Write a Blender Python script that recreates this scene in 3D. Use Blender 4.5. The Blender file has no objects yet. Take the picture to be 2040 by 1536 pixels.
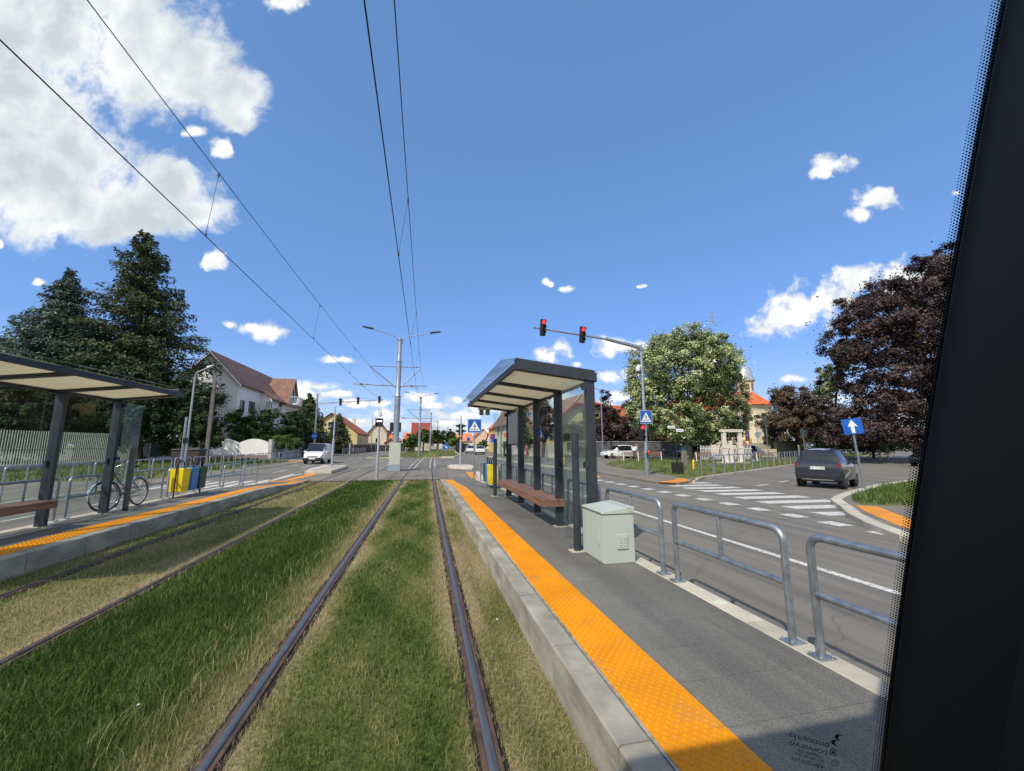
import bpy, math, random
import numpy as np
from mathutils import Vector, Matrix, Euler

sc = bpy.context.scene
COL = sc.collection
PI = math.pi
R = math.radians
rnd = random.Random(7)
rng = np.random.default_rng(11)

# ------------------------------------------------------------------ materials
MATS = {}
def mat(name, base=(.5, .5, .5), rough=.6, metal=0, var=.12, scale=6., bump=0, bscale=40., emit=None, estr=0,
        base2=None, spec=.5, coat=0, mix_lo=.35, mix_hi=.65, detail=6, stretch=None, generated=False):
    """Principled material whose colour and roughness wander with noise."""
    if name in MATS: return MATS[name]
    m = bpy.data.materials.new(name); m.use_nodes = True
    nt = m.node_tree; N = nt.nodes; L = nt.links
    b = N['Principled BSDF']
    tc = N.new('ShaderNodeTexCoord'); src = tc.outputs['Object']
    if stretch:
        mp = N.new('ShaderNodeMapping'); mp.inputs['Scale'].default_value = stretch
        L.new(src, mp.inputs['Vector']); src = mp.outputs['Vector']
    nz = N.new('ShaderNodeTexNoise'); nz.inputs['Scale'].default_value = scale; nz.inputs['Detail'].default_value = detail
    L.new(src, nz.inputs['Vector'])
    rp = N.new('ShaderNodeValToRGB')
    c2 = base2 if base2 else tuple(min(1, c * (1 + var)) for c in base)
    c1 = base if base2 else tuple(c * (1 - var) for c in base)
    rp.color_ramp.elements[0].position = mix_lo; rp.color_ramp.elements[0].color = (*c1, 1)
    rp.color_ramp.elements[1].position = mix_hi; rp.color_ramp.elements[1].color = (*c2, 1)
    L.new(nz.outputs['Fac'], rp.inputs['Fac']); L.new(rp.outputs['Color'], b.inputs['Base Color'])
    mr = N.new('ShaderNodeMapRange'); mr.inputs['To Min'].default_value = max(0, rough - .08); mr.inputs['To Max'].default_value = min(1, rough + .08)
    L.new(nz.outputs['Fac'], mr.inputs['Value']); L.new(mr.outputs['Result'], b.inputs['Roughness'])
    b.inputs['Metallic'].default_value = metal
    b.inputs['Specular IOR Level'].default_value = spec
    b.inputs['Coat Weight'].default_value = coat
    if bump:
        n2 = N.new('ShaderNodeTexNoise'); n2.inputs['Scale'].default_value = bscale; n2.inputs['Detail'].default_value = 4
        L.new(src, n2.inputs['Vector'])
        bp = N.new('ShaderNodeBump'); bp.inputs['Strength'].default_value = bump; bp.inputs['Distance'].default_value = .01
        L.new(n2.outputs['Fac'], bp.inputs['Height']); L.new(bp.outputs['Normal'], b.inputs['Normal'])
    if emit:
        b.inputs['Emission Color'].default_value = (*emit, 1); b.inputs['Emission Strength'].default_value = estr
    MATS[name] = m
    return m

def glass_mat(name, tint=(.9, .95, .95), rough=.02, clear=.85, dirt=.04):
    if name in MATS: return MATS[name]
    m = bpy.data.materials.new(name); m.use_nodes = True
    nt = m.node_tree; N = nt.nodes; L = nt.links
    for n in list(N): N.remove(n)
    out = N.new('ShaderNodeOutputMaterial')
    tr = N.new('ShaderNodeBsdfTransparent'); tr.inputs['Color'].default_value = (*tint, 1)
    gl = N.new('ShaderNodeBsdfGlossy'); gl.inputs['Roughness'].default_value = rough
    df = N.new('ShaderNodeBsdfDiffuse'); df.inputs['Color'].default_value = (.5, .5, .48, 1)
    lw = N.new('ShaderNodeLayerWeight'); lw.inputs['Blend'].default_value = .5; pw = N.new('ShaderNodeMath'); pw.operation = 'POWER'; pw.inputs[1].default_value = 4.5; L.new(lw.outputs['Facing'], pw.inputs[0]); fr = N.new('ShaderNodeMath'); fr.operation = 'MULTIPLY_ADD'; fr.inputs[1].default_value = .40; fr.inputs[2].default_value = .04; L.new(pw.outputs[0], fr.inputs[0])
    m1 = N.new('ShaderNodeMixShader'); m2 = N.new('ShaderNodeMixShader')
    nz = N.new('ShaderNodeTexNoise'); nz.inputs['Scale'].default_value = 1.2; nz.inputs['Detail'].default_value = 3
    tc = N.new('ShaderNodeTexCoord'); L.new(tc.outputs['Object'], nz.inputs['Vector'])
    mr = N.new('ShaderNodeMapRange'); mr.inputs['From Min'].default_value = .4; mr.inputs['From Max'].default_value = .75
    mr.inputs['To Min'].default_value = dirt * .5; mr.inputs['To Max'].default_value = dirt * 2
    L.new(nz.outputs['Fac'], mr.inputs['Value'])
    L.new(fr.outputs[0], m1.inputs['Fac']); L.new(tr.outputs[0], m1.inputs[1]); L.new(gl.outputs[0], m1.inputs[2])
    L.new(mr.outputs['Result'], m2.inputs['Fac']); L.new(m1.outputs[0], m2.inputs[1]); L.new(df.outputs[0], m2.inputs[2])
    L.new(m2.outputs[0], out.inputs['Surface'])
    MATS[name] = m
    return m

def leaf_mat(name, cols, trans=.3, rough=.55, clump=.35):
    """Leaf material: every leaf its own shade (random per island) plus broad clumps of lighter and darker colour."""
    if name in MATS: return MATS[name]
    m = bpy.data.materials.new(name); m.use_nodes = True
    nt = m.node_tree; N = nt.nodes; L = nt.links
    b = N['Principled BSDF']; out = N['Material Output']
    ge = N.new('ShaderNodeNewGeometry'); rp = N.new('ShaderNodeValToRGB'); rp.color_ramp.interpolation = 'LINEAR'
    e = rp.color_ramp.elements
    e[0].position = 0; e[0].color = (*cols[0], 1); e[1].position = 1; e[1].color = (*cols[-1], 1)
    for i, c in enumerate(cols[1:-1]):
        q = e.new((i + 1) / (len(cols) - 1)); q.color = (*c, 1)
    tc = N.new('ShaderNodeTexCoord'); nz = N.new('ShaderNodeTexNoise'); nz.inputs['Scale'].default_value = clump; nz.inputs['Detail'].default_value = 3
    L.new(tc.outputs['Object'], nz.inputs['Vector'])
    ad = N.new('ShaderNodeMath'); ad.operation = 'MULTIPLY_ADD'
    L.new(nz.outputs['Fac'], ad.inputs[0]); ad.inputs[1].default_value = 1.3; ad.inputs[2].default_value = -.65
    a2 = N.new('ShaderNodeMath'); a2.operation = 'ADD'; a2.use_clamp = True
    L.new(ad.outputs[0], a2.inputs[0]); L.new(ge.outputs['Random Per Island'], a2.inputs[1])
    L.new(a2.outputs[0], rp.inputs['Fac'])
    L.new(rp.outputs['Color'], b.inputs['Base Color']); b.inputs['Roughness'].default_value = rough
    b.inputs['Specular IOR Level'].default_value = .3
    t = N.new('ShaderNodeBsdfTranslucent'); L.new(rp.outputs['Color'], t.inputs['Color'])
    mx = N.new('ShaderNodeMixShader'); mx.inputs['Fac'].default_value = trans
    L.new(b.outputs[0], mx.inputs[1]); L.new(t.outputs[0], mx.inputs[2]); L.new(mx.outputs[0], out.inputs['Surface'])
    MATS[name] = m
    return m

# ------------------------------------------------------------------ objects
def tag(o, label=None, cat=None, group=None, kind=None):
    if label: o['label'] = label
    if cat: o['category'] = cat
    if group: o['group'] = group
    if kind: o['kind'] = kind
    return o

def thing(name, label, cat, loc=(0, 0, 0), rz=0, group=None):
    o = bpy.data.objects.new(name, None); COL.objects.link(o)
    o.location = loc; o.rotation_euler = (0, 0, rz); o.empty_display_size = .2
    return tag(o, label, cat, group)

def link(name, me, parent=None):
    o = bpy.data.objects.new(name, me); COL.objects.link(o)
    if parent: o.parent = parent
    return o

class MB:
    def __init__(s): s.v = []; s.f = []; s.mi = []; s.cur = 0
    def add(s, vs, fs):
        n = len(s.v); s.v += [tuple(v) for v in vs]; s.f += [tuple(i + n for i in f) for f in fs]; s.mi += [s.cur] * len(fs)
    def bx(s, x0, x1, y0, y1, z0, z1):
        s.add([(x0, y0, z0), (x1, y0, z0), (x1, y1, z0), (x0, y1, z0), (x0, y0, z1), (x1, y0, z1), (x1, y1, z1), (x0, y1, z1)],
              [(0, 3, 2, 1), (4, 5, 6, 7), (0, 1, 5, 4), (1, 2, 6, 5), (2, 3, 7, 6), (3, 0, 4, 7)]); return s
    def box(s, c, d, rz=0, M=None):
        M = M or (Matrix.Translation(c) @ Matrix.Rotation(rz, 4, 'Z'))
        h = [a / 2 for a in d]
        vs = [M @ Vector((x * h[0], y * h[1], z * h[2])) for z in (-1, 1) for x, y in ((-1, -1), (1, -1), (1, 1), (-1, 1))]
        s.add(vs, [(0, 3, 2, 1), (4, 5, 6, 7), (0, 1, 5, 4), (1, 2, 6, 5), (2, 3, 7, 6), (3, 0, 4, 7)]); return s
    def beam(s, p0, p1, w, h):
        """box-section bar from p0 to p1, w across, h in the vertical-ish direction"""
        p0, p1 = Vector(p0), Vector(p1); d = p1 - p0; L_ = d.length; d.normalize()
        up = Vector((0, 0, 1)) if abs(d.z) < .95 else Vector((0, 1, 0))
        x = d.cross(up).normalized(); z = x.cross(d)
        M = Matrix((( x.x, d.x, z.x, 0), (x.y, d.y, z.y, 0), (x.z, d.z, z.z, 0), (0, 0, 0, 1))); M.translation = (p0 + p1) / 2
        return s.box(None, (w, L_, h), M=M)
    def tube(s, pts, r, n=10, caps=True, closed=False):
        pts = [Vector(p) for p in pts]; m = len(pts); rr = r if isinstance(r, (list, tuple)) else [r] * m
        rings = []; prev = None
        for i, p in enumerate(pts):
            if closed: t = (pts[(i + 1) % m] - pts[i - 1]).normalized()
            else: t = (pts[min(i + 1, m - 1)] - pts[max(i - 1, 0)]).normalized()
            if prev is None:
                a = Vector((0, 0, 1)) if abs(t.z) < .9 else Vector((1, 0, 0)); u = t.cross(a).normalized()
            else:
                u = prev - t * prev.dot(t); u = u.normalized() if u.length > 1e-6 else prev
            prev = u; w = t.cross(u)
            rings.append([p + (u * math.cos(2 * PI * k / n) + w * math.sin(2 * PI * k / n)) * rr[i] for k in range(n)])
        vs = [v for ring in rings for v in ring]; fs = []
        for i in range(m if closed else m - 1):
            j = (i + 1) % m
            for k in range(n): fs.append((i * n + k, i * n + (k + 1) % n, j * n + (k + 1) % n, j * n + k))
        if caps and not closed: fs.append(tuple(range(n))[::-1]); fs.append(tuple((m - 1) * n + k for k in range(n)))
        s.add(vs, fs); return s
    def lathe(s, prof, c=(0, 0, 0), n=20, M=None, caps=True):
        M = M or Matrix.Translation(c)
        vs = []; fs = []
        for (r, z) in prof:
            for k in range(n): vs.append(M @ Vector((r * math.cos(2 * PI * k / n), r * math.sin(2 * PI * k / n), z)))
        for i in range(len(prof) - 1):
            for k in range(n): fs.append((i * n + k, i * n + (k + 1) % n, (i + 1) * n + (k + 1) % n, (i + 1) * n + k))
        if caps: fs.append(tuple(range(n))[::-1]); fs.append(tuple((len(prof) - 1) * n + k for k in range(n)))
        s.add(vs, fs); return s
    def ext(s, poly, vec):
        """closed polygon of 3-D points extruded along vec"""
        n = len(poly); P = [Vector(p) for p in poly]; Q = [p + Vector(vec) for p in P]
        s.add(P + Q, [tuple(range(n))[::-1], tuple(range(n, 2 * n))] + [(i, (i + 1) % n, n + (i + 1) % n, n + i) for i in range(n)]); return s
    def flat(s, poly, z): return s.add([(x, y, z) for x, y in poly], [tuple(range(len(poly)))]) or s
    def slab(s, poly, z0, z1): return s.ext([(x, y, z0) for x, y in poly], (0, 0, z1 - z0))
    def build(s, name, m, parent=None, smooth=None, bevel=0, offset=None):
        me = bpy.data.meshes.new(name)
        vs = s.v
        if offset is not None: vs = [(a - offset[0], b - offset[1], c - offset[2]) for a, b, c in vs]
        me.from_pydata(vs, [], s.f); me.update()
        for q in (m if isinstance(m, (list, tuple)) else [m]): me.materials.append(q)
        if max(s.mi or [0]) > 0: me.polygons.foreach_set('material_index', s.mi)
        o = link(name, me, parent)
        if smooth is not None:
            me.polygons.foreach_set('use_smooth', [True] * len(me.polygons))
            try: me.set_sharp_from_angle(angle=R(smooth))
            except Exception: pass
        if bevel:
            bv = o.modifiers.new('Bevel', 'BEVEL'); bv.width = bevel; bv.segments = 2; bv.limit_method = 'ANGLE'; bv.angle_limit = R(40)
        return o

def single(mb, name, m, label, cat, loc=(0, 0, 0), rz=0, group=None, **k):
    o = mb.build(name, m, **k); o.location = loc; o.rotation_euler = (0, 0, rz)
    return tag(o, label, cat, group)
def struct(mb, name, m, **k): return tag(mb.build(name, m, **k), kind='structure')

def np_mesh(name, V, F, m, parent=None, smooth=False, attr=None):
    """V (n,3) float, F (m,k) int"""
    me = bpy.data.meshes.new(name); V = np.ascontiguousarray(V, np.float32); F = np.ascontiguousarray(F, np.int32)
    k = F.shape[1]
    me.vertices.add(len(V)); me.vertices.foreach_set('co', V.ravel())
    me.loops.add(F.size); me.loops.foreach_set('vertex_index', F.ravel())
    me.polygons.add(len(F)); me.polygons.foreach_set('loop_start', np.arange(0, F.size, k, dtype=np.int32))
    try: me.polygons.foreach_set('loop_total', np.full(len(F), k, np.int32))
    except Exception: pass
    if smooth: me.polygons.foreach_set('use_smooth', np.ones(len(F), bool))
    if attr is not None:
        for an, av in attr.items():
            a = me.attributes.new(an, 'FLOAT', 'POINT'); a.data.foreach_set('value', np.ascontiguousarray(av, np.float32))
    me.update(calc_edges=True); me.materials.append(m)
    return link(name, me, parent)

def copy_tree(o, parent=None):
    c = o.copy(); COL.objects.link(c)
    if parent: c.parent = parent
    for ch in o.children: copy_tree(ch, c)
    return c

def text_mb(txt, size, depth=.0015, align='CENTER', mirror=False):
    cu = bpy.data.curves.new('lettering', 'FONT'); cu.body = txt; cu.size = size; cu.extrude = depth; cu.align_x = align; cu.align_y = 'CENTER'
    cu.resolution_u = 3
    o = bpy.data.objects.new('lettering', cu); COL.objects.link(o)
    dg = bpy.context.evaluated_depsgraph_get(); me = bpy.data.meshes.new_from_object(o.evaluated_get(dg))
    mb = MB(); sx = -1 if mirror else 1
    mb.add([(v.co.x * sx, v.co.y, v.co.z) for v in me.vertices], [tuple(p.vertices)[::sx] for p in me.polygons])
    bpy.data.objects.remove(o); bpy.data.curves.remove(cu); bpy.data.meshes.remove(me)
    return mb
def place(mb, M):
    r = MB(); r.v = [tuple(M @ Vector(v)) for v in mb.v]; r.f = mb.f; r.mi = mb.mi; return r
FACE_S = Matrix.Rotation(R(90), 4, 'X')       # xy-plane lettering turned to stand up and face -y

def sstep(a, b, x):
    t = min(1, max(0, (x - a) / (b - a))); return t * t * (3 - 2 * t)

# ------------------------------------------------------------------ palette
M_galv = mat('galvanised_steel', (.33, .37, .40), .42, .75, var=.18, scale=14, bump=.15, bscale=60)
M_galv_d = mat('painted_grey_steel', (.36, .39, .42), .5, .3, var=.12, scale=5)
M_anthr = mat('anthracite_paint', (.028, .036, .048), .45, .0, var=.2, scale=5, bump=.05)
M_black = mat('black_plastic', (.012, .012, .014), .5, var=.3)
M_white = mat('white_paint', (.78, .78, .76), .5, var=.05)
M_blue = mat('sign_blue', (.006, .10, .42), .35, var=.08, scale=3)
M_signw = mat('sign_white', (.75, .76, .78), .35, var=.04)
M_orange = mat('tactile_orange', (.74, .275, .004), .6, var=.10, scale=2.2, bump=.12, bscale=120)
M_orange_s = mat('orange_paving', (.70, .26, .02), .7, var=.12, scale=3)
M_kerb = mat('kerb_concrete', (.36, .33, .27), .85, base2=(.48, .45, .37), scale=3, bump=.35, bscale=80)
M_kerb_l = mat('kerb_light_stone', (.46, .42, .33), .85, base2=(.60, .55, .44), scale=4, bump=.35, bscale=70)
M_wood = mat('bench_wood', (.15, .075, .048), .5, base2=(.27, .15, .10), scale=3, stretch=(9, .7, 9), bump=.2, bscale=20)
M_rubber = mat('tyre_rubber', (.018, .018, .02), .8, var=.2)
M_glass = glass_mat('shelter_glass', (.88, .93, .93), .01, dirt=.018)
M_glass_f = glass_mat('frosted_canopy_glass', (.90, .95, .96), .05, dirt=.16)
M_glass_c = glass_mat('clear_roof_sheet', (.95, .96, .95), .05, dirt=.05)
def opal_mat(name, c, tr=.65):
    m = bpy.data.materials.new(name); m.use_nodes = True; nt = m.node_tree; N = nt.nodes; L = nt.links; b_ = N['Principled BSDF']; out = N['Material Output']
    b_.inputs['Base Color'].default_value = (*c, 1); b_.inputs['Roughness'].default_value = .5
    tc = N.new('ShaderNodeTexCoord'); nz = N.new('ShaderNodeTexNoise'); nz.inputs['Scale'].default_value = 1.5; nz.inputs['Detail'].default_value = 6; L.new(tc.outputs['Object'], nz.inputs['Vector'])
    rp = N.new('ShaderNodeValToRGB'); rp.color_ramp.elements[0].color = (*[q * .85 for q in c], 1); rp.color_ramp.elements[1].color = (*c, 1); L.new(nz.outputs['Fac'], rp.inputs['Fac']); L.new(rp.outputs[0], b_.inputs['Base Color'])
    t_ = N.new('ShaderNodeBsdfTranslucent'); L.new(rp.outputs[0], t_.inputs['Color']); mx = N.new('ShaderNodeMixShader'); mx.inputs['Fac'].default_value = tr
    L.new(b_.outputs[0], mx.inputs[1]); L.new(t_.outputs[0], mx.inputs[2]); L.new(mx.outputs[0], out.inputs['Surface']); return m
M_opal = opal_mat('opal_ceiling_panel', (.88, .83, .68))
M_carglass = mat('car_glass', (.012, .016, .02), .06, 0, var=.2, spec=.9)
M_chrome = mat('chrome', (.7, .7, .72), .15, 1, var=.05)
M_plate = mat('number_plate', (.75, .75, .73), .4, var=.03)
M_red_off = mat('tail_lamp_red', (.30, .012, .012), .2, var=.1)
M_headlamp = mat('headlamp_lit', (.9, .85, .7), .2, emit=(1, .78, .45), estr=2.2)
M_red_on = mat('signal_red_lit', (.8, .02, .02), .3, emit=(1, .02, .03), estr=3.0)
M_white_on = mat('signal_white_lit', (.9, .9, .9), .3, emit=(1, .86, .9), estr=3.5)
M_green_off = mat('signal_green_dark', (.01, .07, .06), .3)
M_grass = None

# asphalt with aggregate, stains and cracks
def asphalt(name, c1, c2, big=.35, bs=160, cracks=.7):
    m = mat(name, c1, .88, base2=c2, scale=big, detail=9, mix_lo=.3, mix_hi=.7)
    nt = m.node_tree; N = nt.nodes; L = nt.links; b = N['Principled BSDF']
    tc = N.new('ShaderNodeTexCoord')
    fine = N.new('ShaderNodeTexNoise'); fine.inputs['Scale'].default_value = bs; fine.inputs['Detail'].default_value = 3
    L.new(tc.outputs['Object'], fine.inputs['Vector'])
    st = N.new('ShaderNodeTexNoise'); st.inputs['Scale'].default_value = 1.3; st.inputs['Detail'].default_value = 6; st.inputs['Distortion'].default_value = 1.2
    mp = N.new('ShaderNodeMapping'); mp.inputs['Scale'].default_value = (1.6, .12, 1); L.new(tc.outputs['Object'], mp.inputs['Vector']); L.new(mp.outputs[0], st.inputs['Vector'])
    old = b.inputs['Base Color'].links[0].from_socket
    mx = N.new('ShaderNodeMix'); mx.data_type = 'RGBA'; mx.blend_type = 'MULTIPLY'; mx.inputs[0].default_value = .75
    r2 = N.new('ShaderNodeValToRGB'); r2.color_ramp.elements[0].position = .30; r2.color_ramp.elements[0].color = (.45, .45, .47, 1)
    r2.color_ramp.elements[1].position = .66; r2.color_ramp.elements[1].color = (1.35, 1.33, 1.28, 1)
    L.new(fine.outputs['Fac'], r2.inputs['Fac']); L.new(old, mx.inputs[6]); L.new(r2.outputs['Color'], mx.inputs[7])
    m2 = N.new('ShaderNodeMix'); m2.data_type = 'RGBA'; m2.blend_type = 'MULTIPLY'; m2.inputs[0].default_value = .8
    r3 = N.new('ShaderNodeValToRGB'); r3.color_ramp.elements[0].position = .36; r3.color_ramp.elements[0].color = (.72, .72, .76, 1)
    r3.color_ramp.elements[1].position = .6; r3.color_ramp.elements[1].color = (1.06, 1.05, 1.02, 1)
    L.new(st.outputs['Fac'], r3.inputs['Fac']); L.new(mx.outputs[2], m2.inputs[6]); L.new(r3.outputs['Color'], m2.inputs[7])
    # fine cracks
    vo = N.new('ShaderNodeTexVoronoi'); vo.feature = 'DISTANCE_TO_EDGE'; vo.inputs['Scale'].default_value = .22
    ds = N.new('ShaderNodeTexNoise'); ds.inputs['Scale'].default_value = 2.5; L.new(tc.outputs['Object'], ds.inputs['Vector'])
    va = N.new('ShaderNodeVectorMath'); va.operation = 'MULTIPLY_ADD'; va.inputs[1].default_value = (.5, .5, .5)
    L.new(ds.outputs['Color'], va.inputs[0]); L.new(tc.outputs['Object'], va.inputs[2]); L.new(va.outputs[0], vo.inputs['Vector'])
    r4 = N.new('ShaderNodeValToRGB'); r4.color_ramp.elements[0].position = .0; r4.color_ramp.elements[0].color = (.55, .55, .55, 1)
    r4.color_ramp.elements[1].position = .004; r4.color_ramp.elements[1].color = (1, 1, 1, 1)
    L.new(vo.outputs['Distance'], r4.inputs['Fac'])
    m3 = N.new('ShaderNodeMix'); m3.data_type = 'RGBA'; m3.blend_type = 'MULTIPLY'; m3.inputs[0].default_value = cracks
    L.new(m2.outputs[2], m3.inputs[6]); L.new(r4.outputs['Color'], m3.inputs[7]); L.new(m3.outputs[2], b.inputs['Base Color'])
    bp = N.new('ShaderNodeBump'); bp.inputs['Strength'].default_value = .5; bp.inputs['Distance'].default_value = .004
    L.new(fine.outputs['Fac'], bp.inputs['Height']); L.new(bp.outputs['Normal'], b.inputs['Normal'])
    b.inputs['Specular IOR Level'].default_value = .3
    return m
M_asph = asphalt('road_asphalt', (.172, .160, .138), (.222, .208, .180))
M_pav = asphalt('platform_asphalt', (.150, .146, .130), (.200, .195, .176), big=.9, bs=120, cracks=0)
M_pave = asphalt('pavement_asphalt', (.19, .17, .14), (.25, .225, .185), big=.5, bs=90)

def grime(m, scale, lo, hi, col, amt=.8, stretch=None):
    nt = m.node_tree; N = nt.nodes; L = nt.links; b = N['Principled BSDF']; old = b.inputs['Base Color'].links[0].from_socket
    tc = N.new('ShaderNodeTexCoord'); mp = N.new('ShaderNodeMapping'); mp.inputs['Scale'].default_value = stretch or (1, 1, 1); L.new(tc.outputs['Object'], mp.inputs['Vector'])
    nz = N.new('ShaderNodeTexNoise'); nz.inputs['Scale'].default_value = scale; nz.inputs['Detail'].default_value = 8; nz.inputs['Roughness'].default_value = .65; L.new(mp.outputs[0], nz.inputs['Vector'])
    rp = N.new('ShaderNodeMapRange'); rp.inputs['From Min'].default_value = lo; rp.inputs['From Max'].default_value = hi; rp.inputs['To Max'].default_value = amt; L.new(nz.outputs['Fac'], rp.inputs['Value'])
    mx = N.new('ShaderNodeMix'); mx.data_type = 'RGBA'; L.new(rp.outputs[0], mx.inputs[0]); L.new(old, mx.inputs[6]); mx.inputs[7].default_value = (*col, 1); L.new(mx.outputs[2], b.inputs['Base Color']); return m
def island_tone(m, amt=.16):
    nt = m.node_tree; N = nt.nodes; L = nt.links; b = N['Principled BSDF']; old = b.inputs['Base Color'].links[0].from_socket
    ge = N.new('ShaderNodeNewGeometry'); mr = N.new('ShaderNodeMapRange'); mr.inputs['To Min'].default_value = 1 - amt; mr.inputs['To Max'].default_value = 1 + amt * .5; L.new(ge.outputs['Random Per Island'], mr.inputs['Value'])
    mx = N.new('ShaderNodeVectorMath'); mx.operation = 'SCALE'; L.new(old, mx.inputs[0]); L.new(mr.outputs[0], mx.inputs['Scale']); L.new(mx.outputs[0], b.inputs['Base Color']); return m
M_orange.node_tree.nodes['Principled BSDF'].inputs['Specular IOR Level'].default_value = .2
grime(M_orange, 3.5, .56, .75, (.36, .20, .08), .65); grime(M_orange, 38, .60, .72, (.34, .24, .16), .6)
grime(M_kerb, 5, .52, .72, (.16, .15, .12), .6); grime(M_kerb_l, 4, .55, .75, (.24, .22, .17), .6); island_tone(M_kerb_l); island_tone(M_kerb)
def slabs(m, w, h, dark=.62):
    nt = m.node_tree; N = nt.nodes; L = nt.links; b = N['Principled BSDF']; old = b.inputs['Base Color'].links[0].from_socket
    tc = N.new('ShaderNodeTexCoord'); br = N.new('ShaderNodeTexBrick'); br.inputs['Scale'].default_value = 1; br.inputs['Brick Width'].default_value = w; br.inputs['Row Height'].default_value = h; br.inputs['Mortar Size'].default_value = .004; br.inputs['Mortar Smooth'].default_value = .6
    br.inputs['Color1'].default_value = (.93, .93, .93, 1); br.inputs['Color2'].default_value = (1.07, 1.07, 1.05, 1); br.inputs['Mortar'].default_value = (dark, dark, dark, 1)
    L.new(tc.outputs['Object'], br.inputs['Vector']); mx = N.new('ShaderNodeMix'); mx.data_type = 'RGBA'; mx.blend_type = 'MULTIPLY'; mx.inputs[0].default_value = .85
    L.new(old, mx.inputs[6]); L.new(br.outputs['Color'], mx.inputs[7]); L.new(mx.outputs[2], b.inputs['Base Color'])
slabs(M_pav, .80, .40); grime(M_pav, 1.6, .56, .74, (.085, .083, .078), .5); grime(M_pav, 14, .66, .74, (.30, .29, .26), .5)
def paint_mat(name, c):
    """road paint worn through by traffic"""
    m = mat(name, c, .7, var=.1, scale=5)
    nt = m.node_tree; N = nt.nodes; L = nt.links; b = N['Principled BSDF']
    tc = N.new('ShaderNodeTexCoord'); nz = N.new('ShaderNodeTexNoise'); nz.inputs['Scale'].default_value = 22; nz.inputs['Detail'].default_value = 8
    L.new(tc.outputs['Object'], nz.inputs['Vector'])
    old = b.inputs['Base Color'].links[0].from_socket
    rp = N.new('ShaderNodeValToRGB'); rp.color_ramp.elements[0].position = .34; rp.color_ramp.elements[0].color = (.30, .30, .31, 1)
    rp.color_ramp.elements[1].position = .5; rp.color_ramp.elements[1].color = (1, 1, 1, 1)
    L.new(nz.outputs['Fac'], rp.inputs['Fac'])
    mx = N.new('ShaderNodeMix'); mx.data_type = 'RGBA'; mx.blend_type = 'MULTIPLY'; mx.inputs[0].default_value = 1
    L.new(old, mx.inputs[6]); L.new(rp.outputs['Color'], mx.inputs[7]); L.new(mx.outputs[2], b.inputs['Base Color'])
    return m
M_mark = paint_mat('road_marking_paint', (.62, .61, .56))

# ------------------------------------------------------------------ camera, world, sun
CH = 1.70; FPX = 790.0; PITCH = 8.566; YAW = 12.765
cam = bpy.data.cameras.new('camera'); co = bpy.data.objects.new('camera', cam); COL.objects.link(co); sc.camera = co
cam.sensor_width = 36; cam.sensor_fit = 'HORIZONTAL'; cam.lens = FPX / 2040 * 36; cam.clip_start = .02; cam.clip_end = 3000
co.location = (0, 0, CH); co.rotation_euler = (R(90 + PITCH), 0, R(-YAW))

sun = bpy.data.lights.new('sun', 'SUN'); so = bpy.data.objects.new('sun', sun); COL.objects.link(so)
sun.energy = 3.5; sun.angle = R(.55); sun.color = (1, .92, .78)
el = R(45.5); sd = Vector((-math.cos(el) * .70, -math.cos(el) * .714, math.sin(el)))
so.rotation_euler = sd.to_track_quat('Z', 'Y').to_euler(); so.location = (-20, -20, 40)

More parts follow.
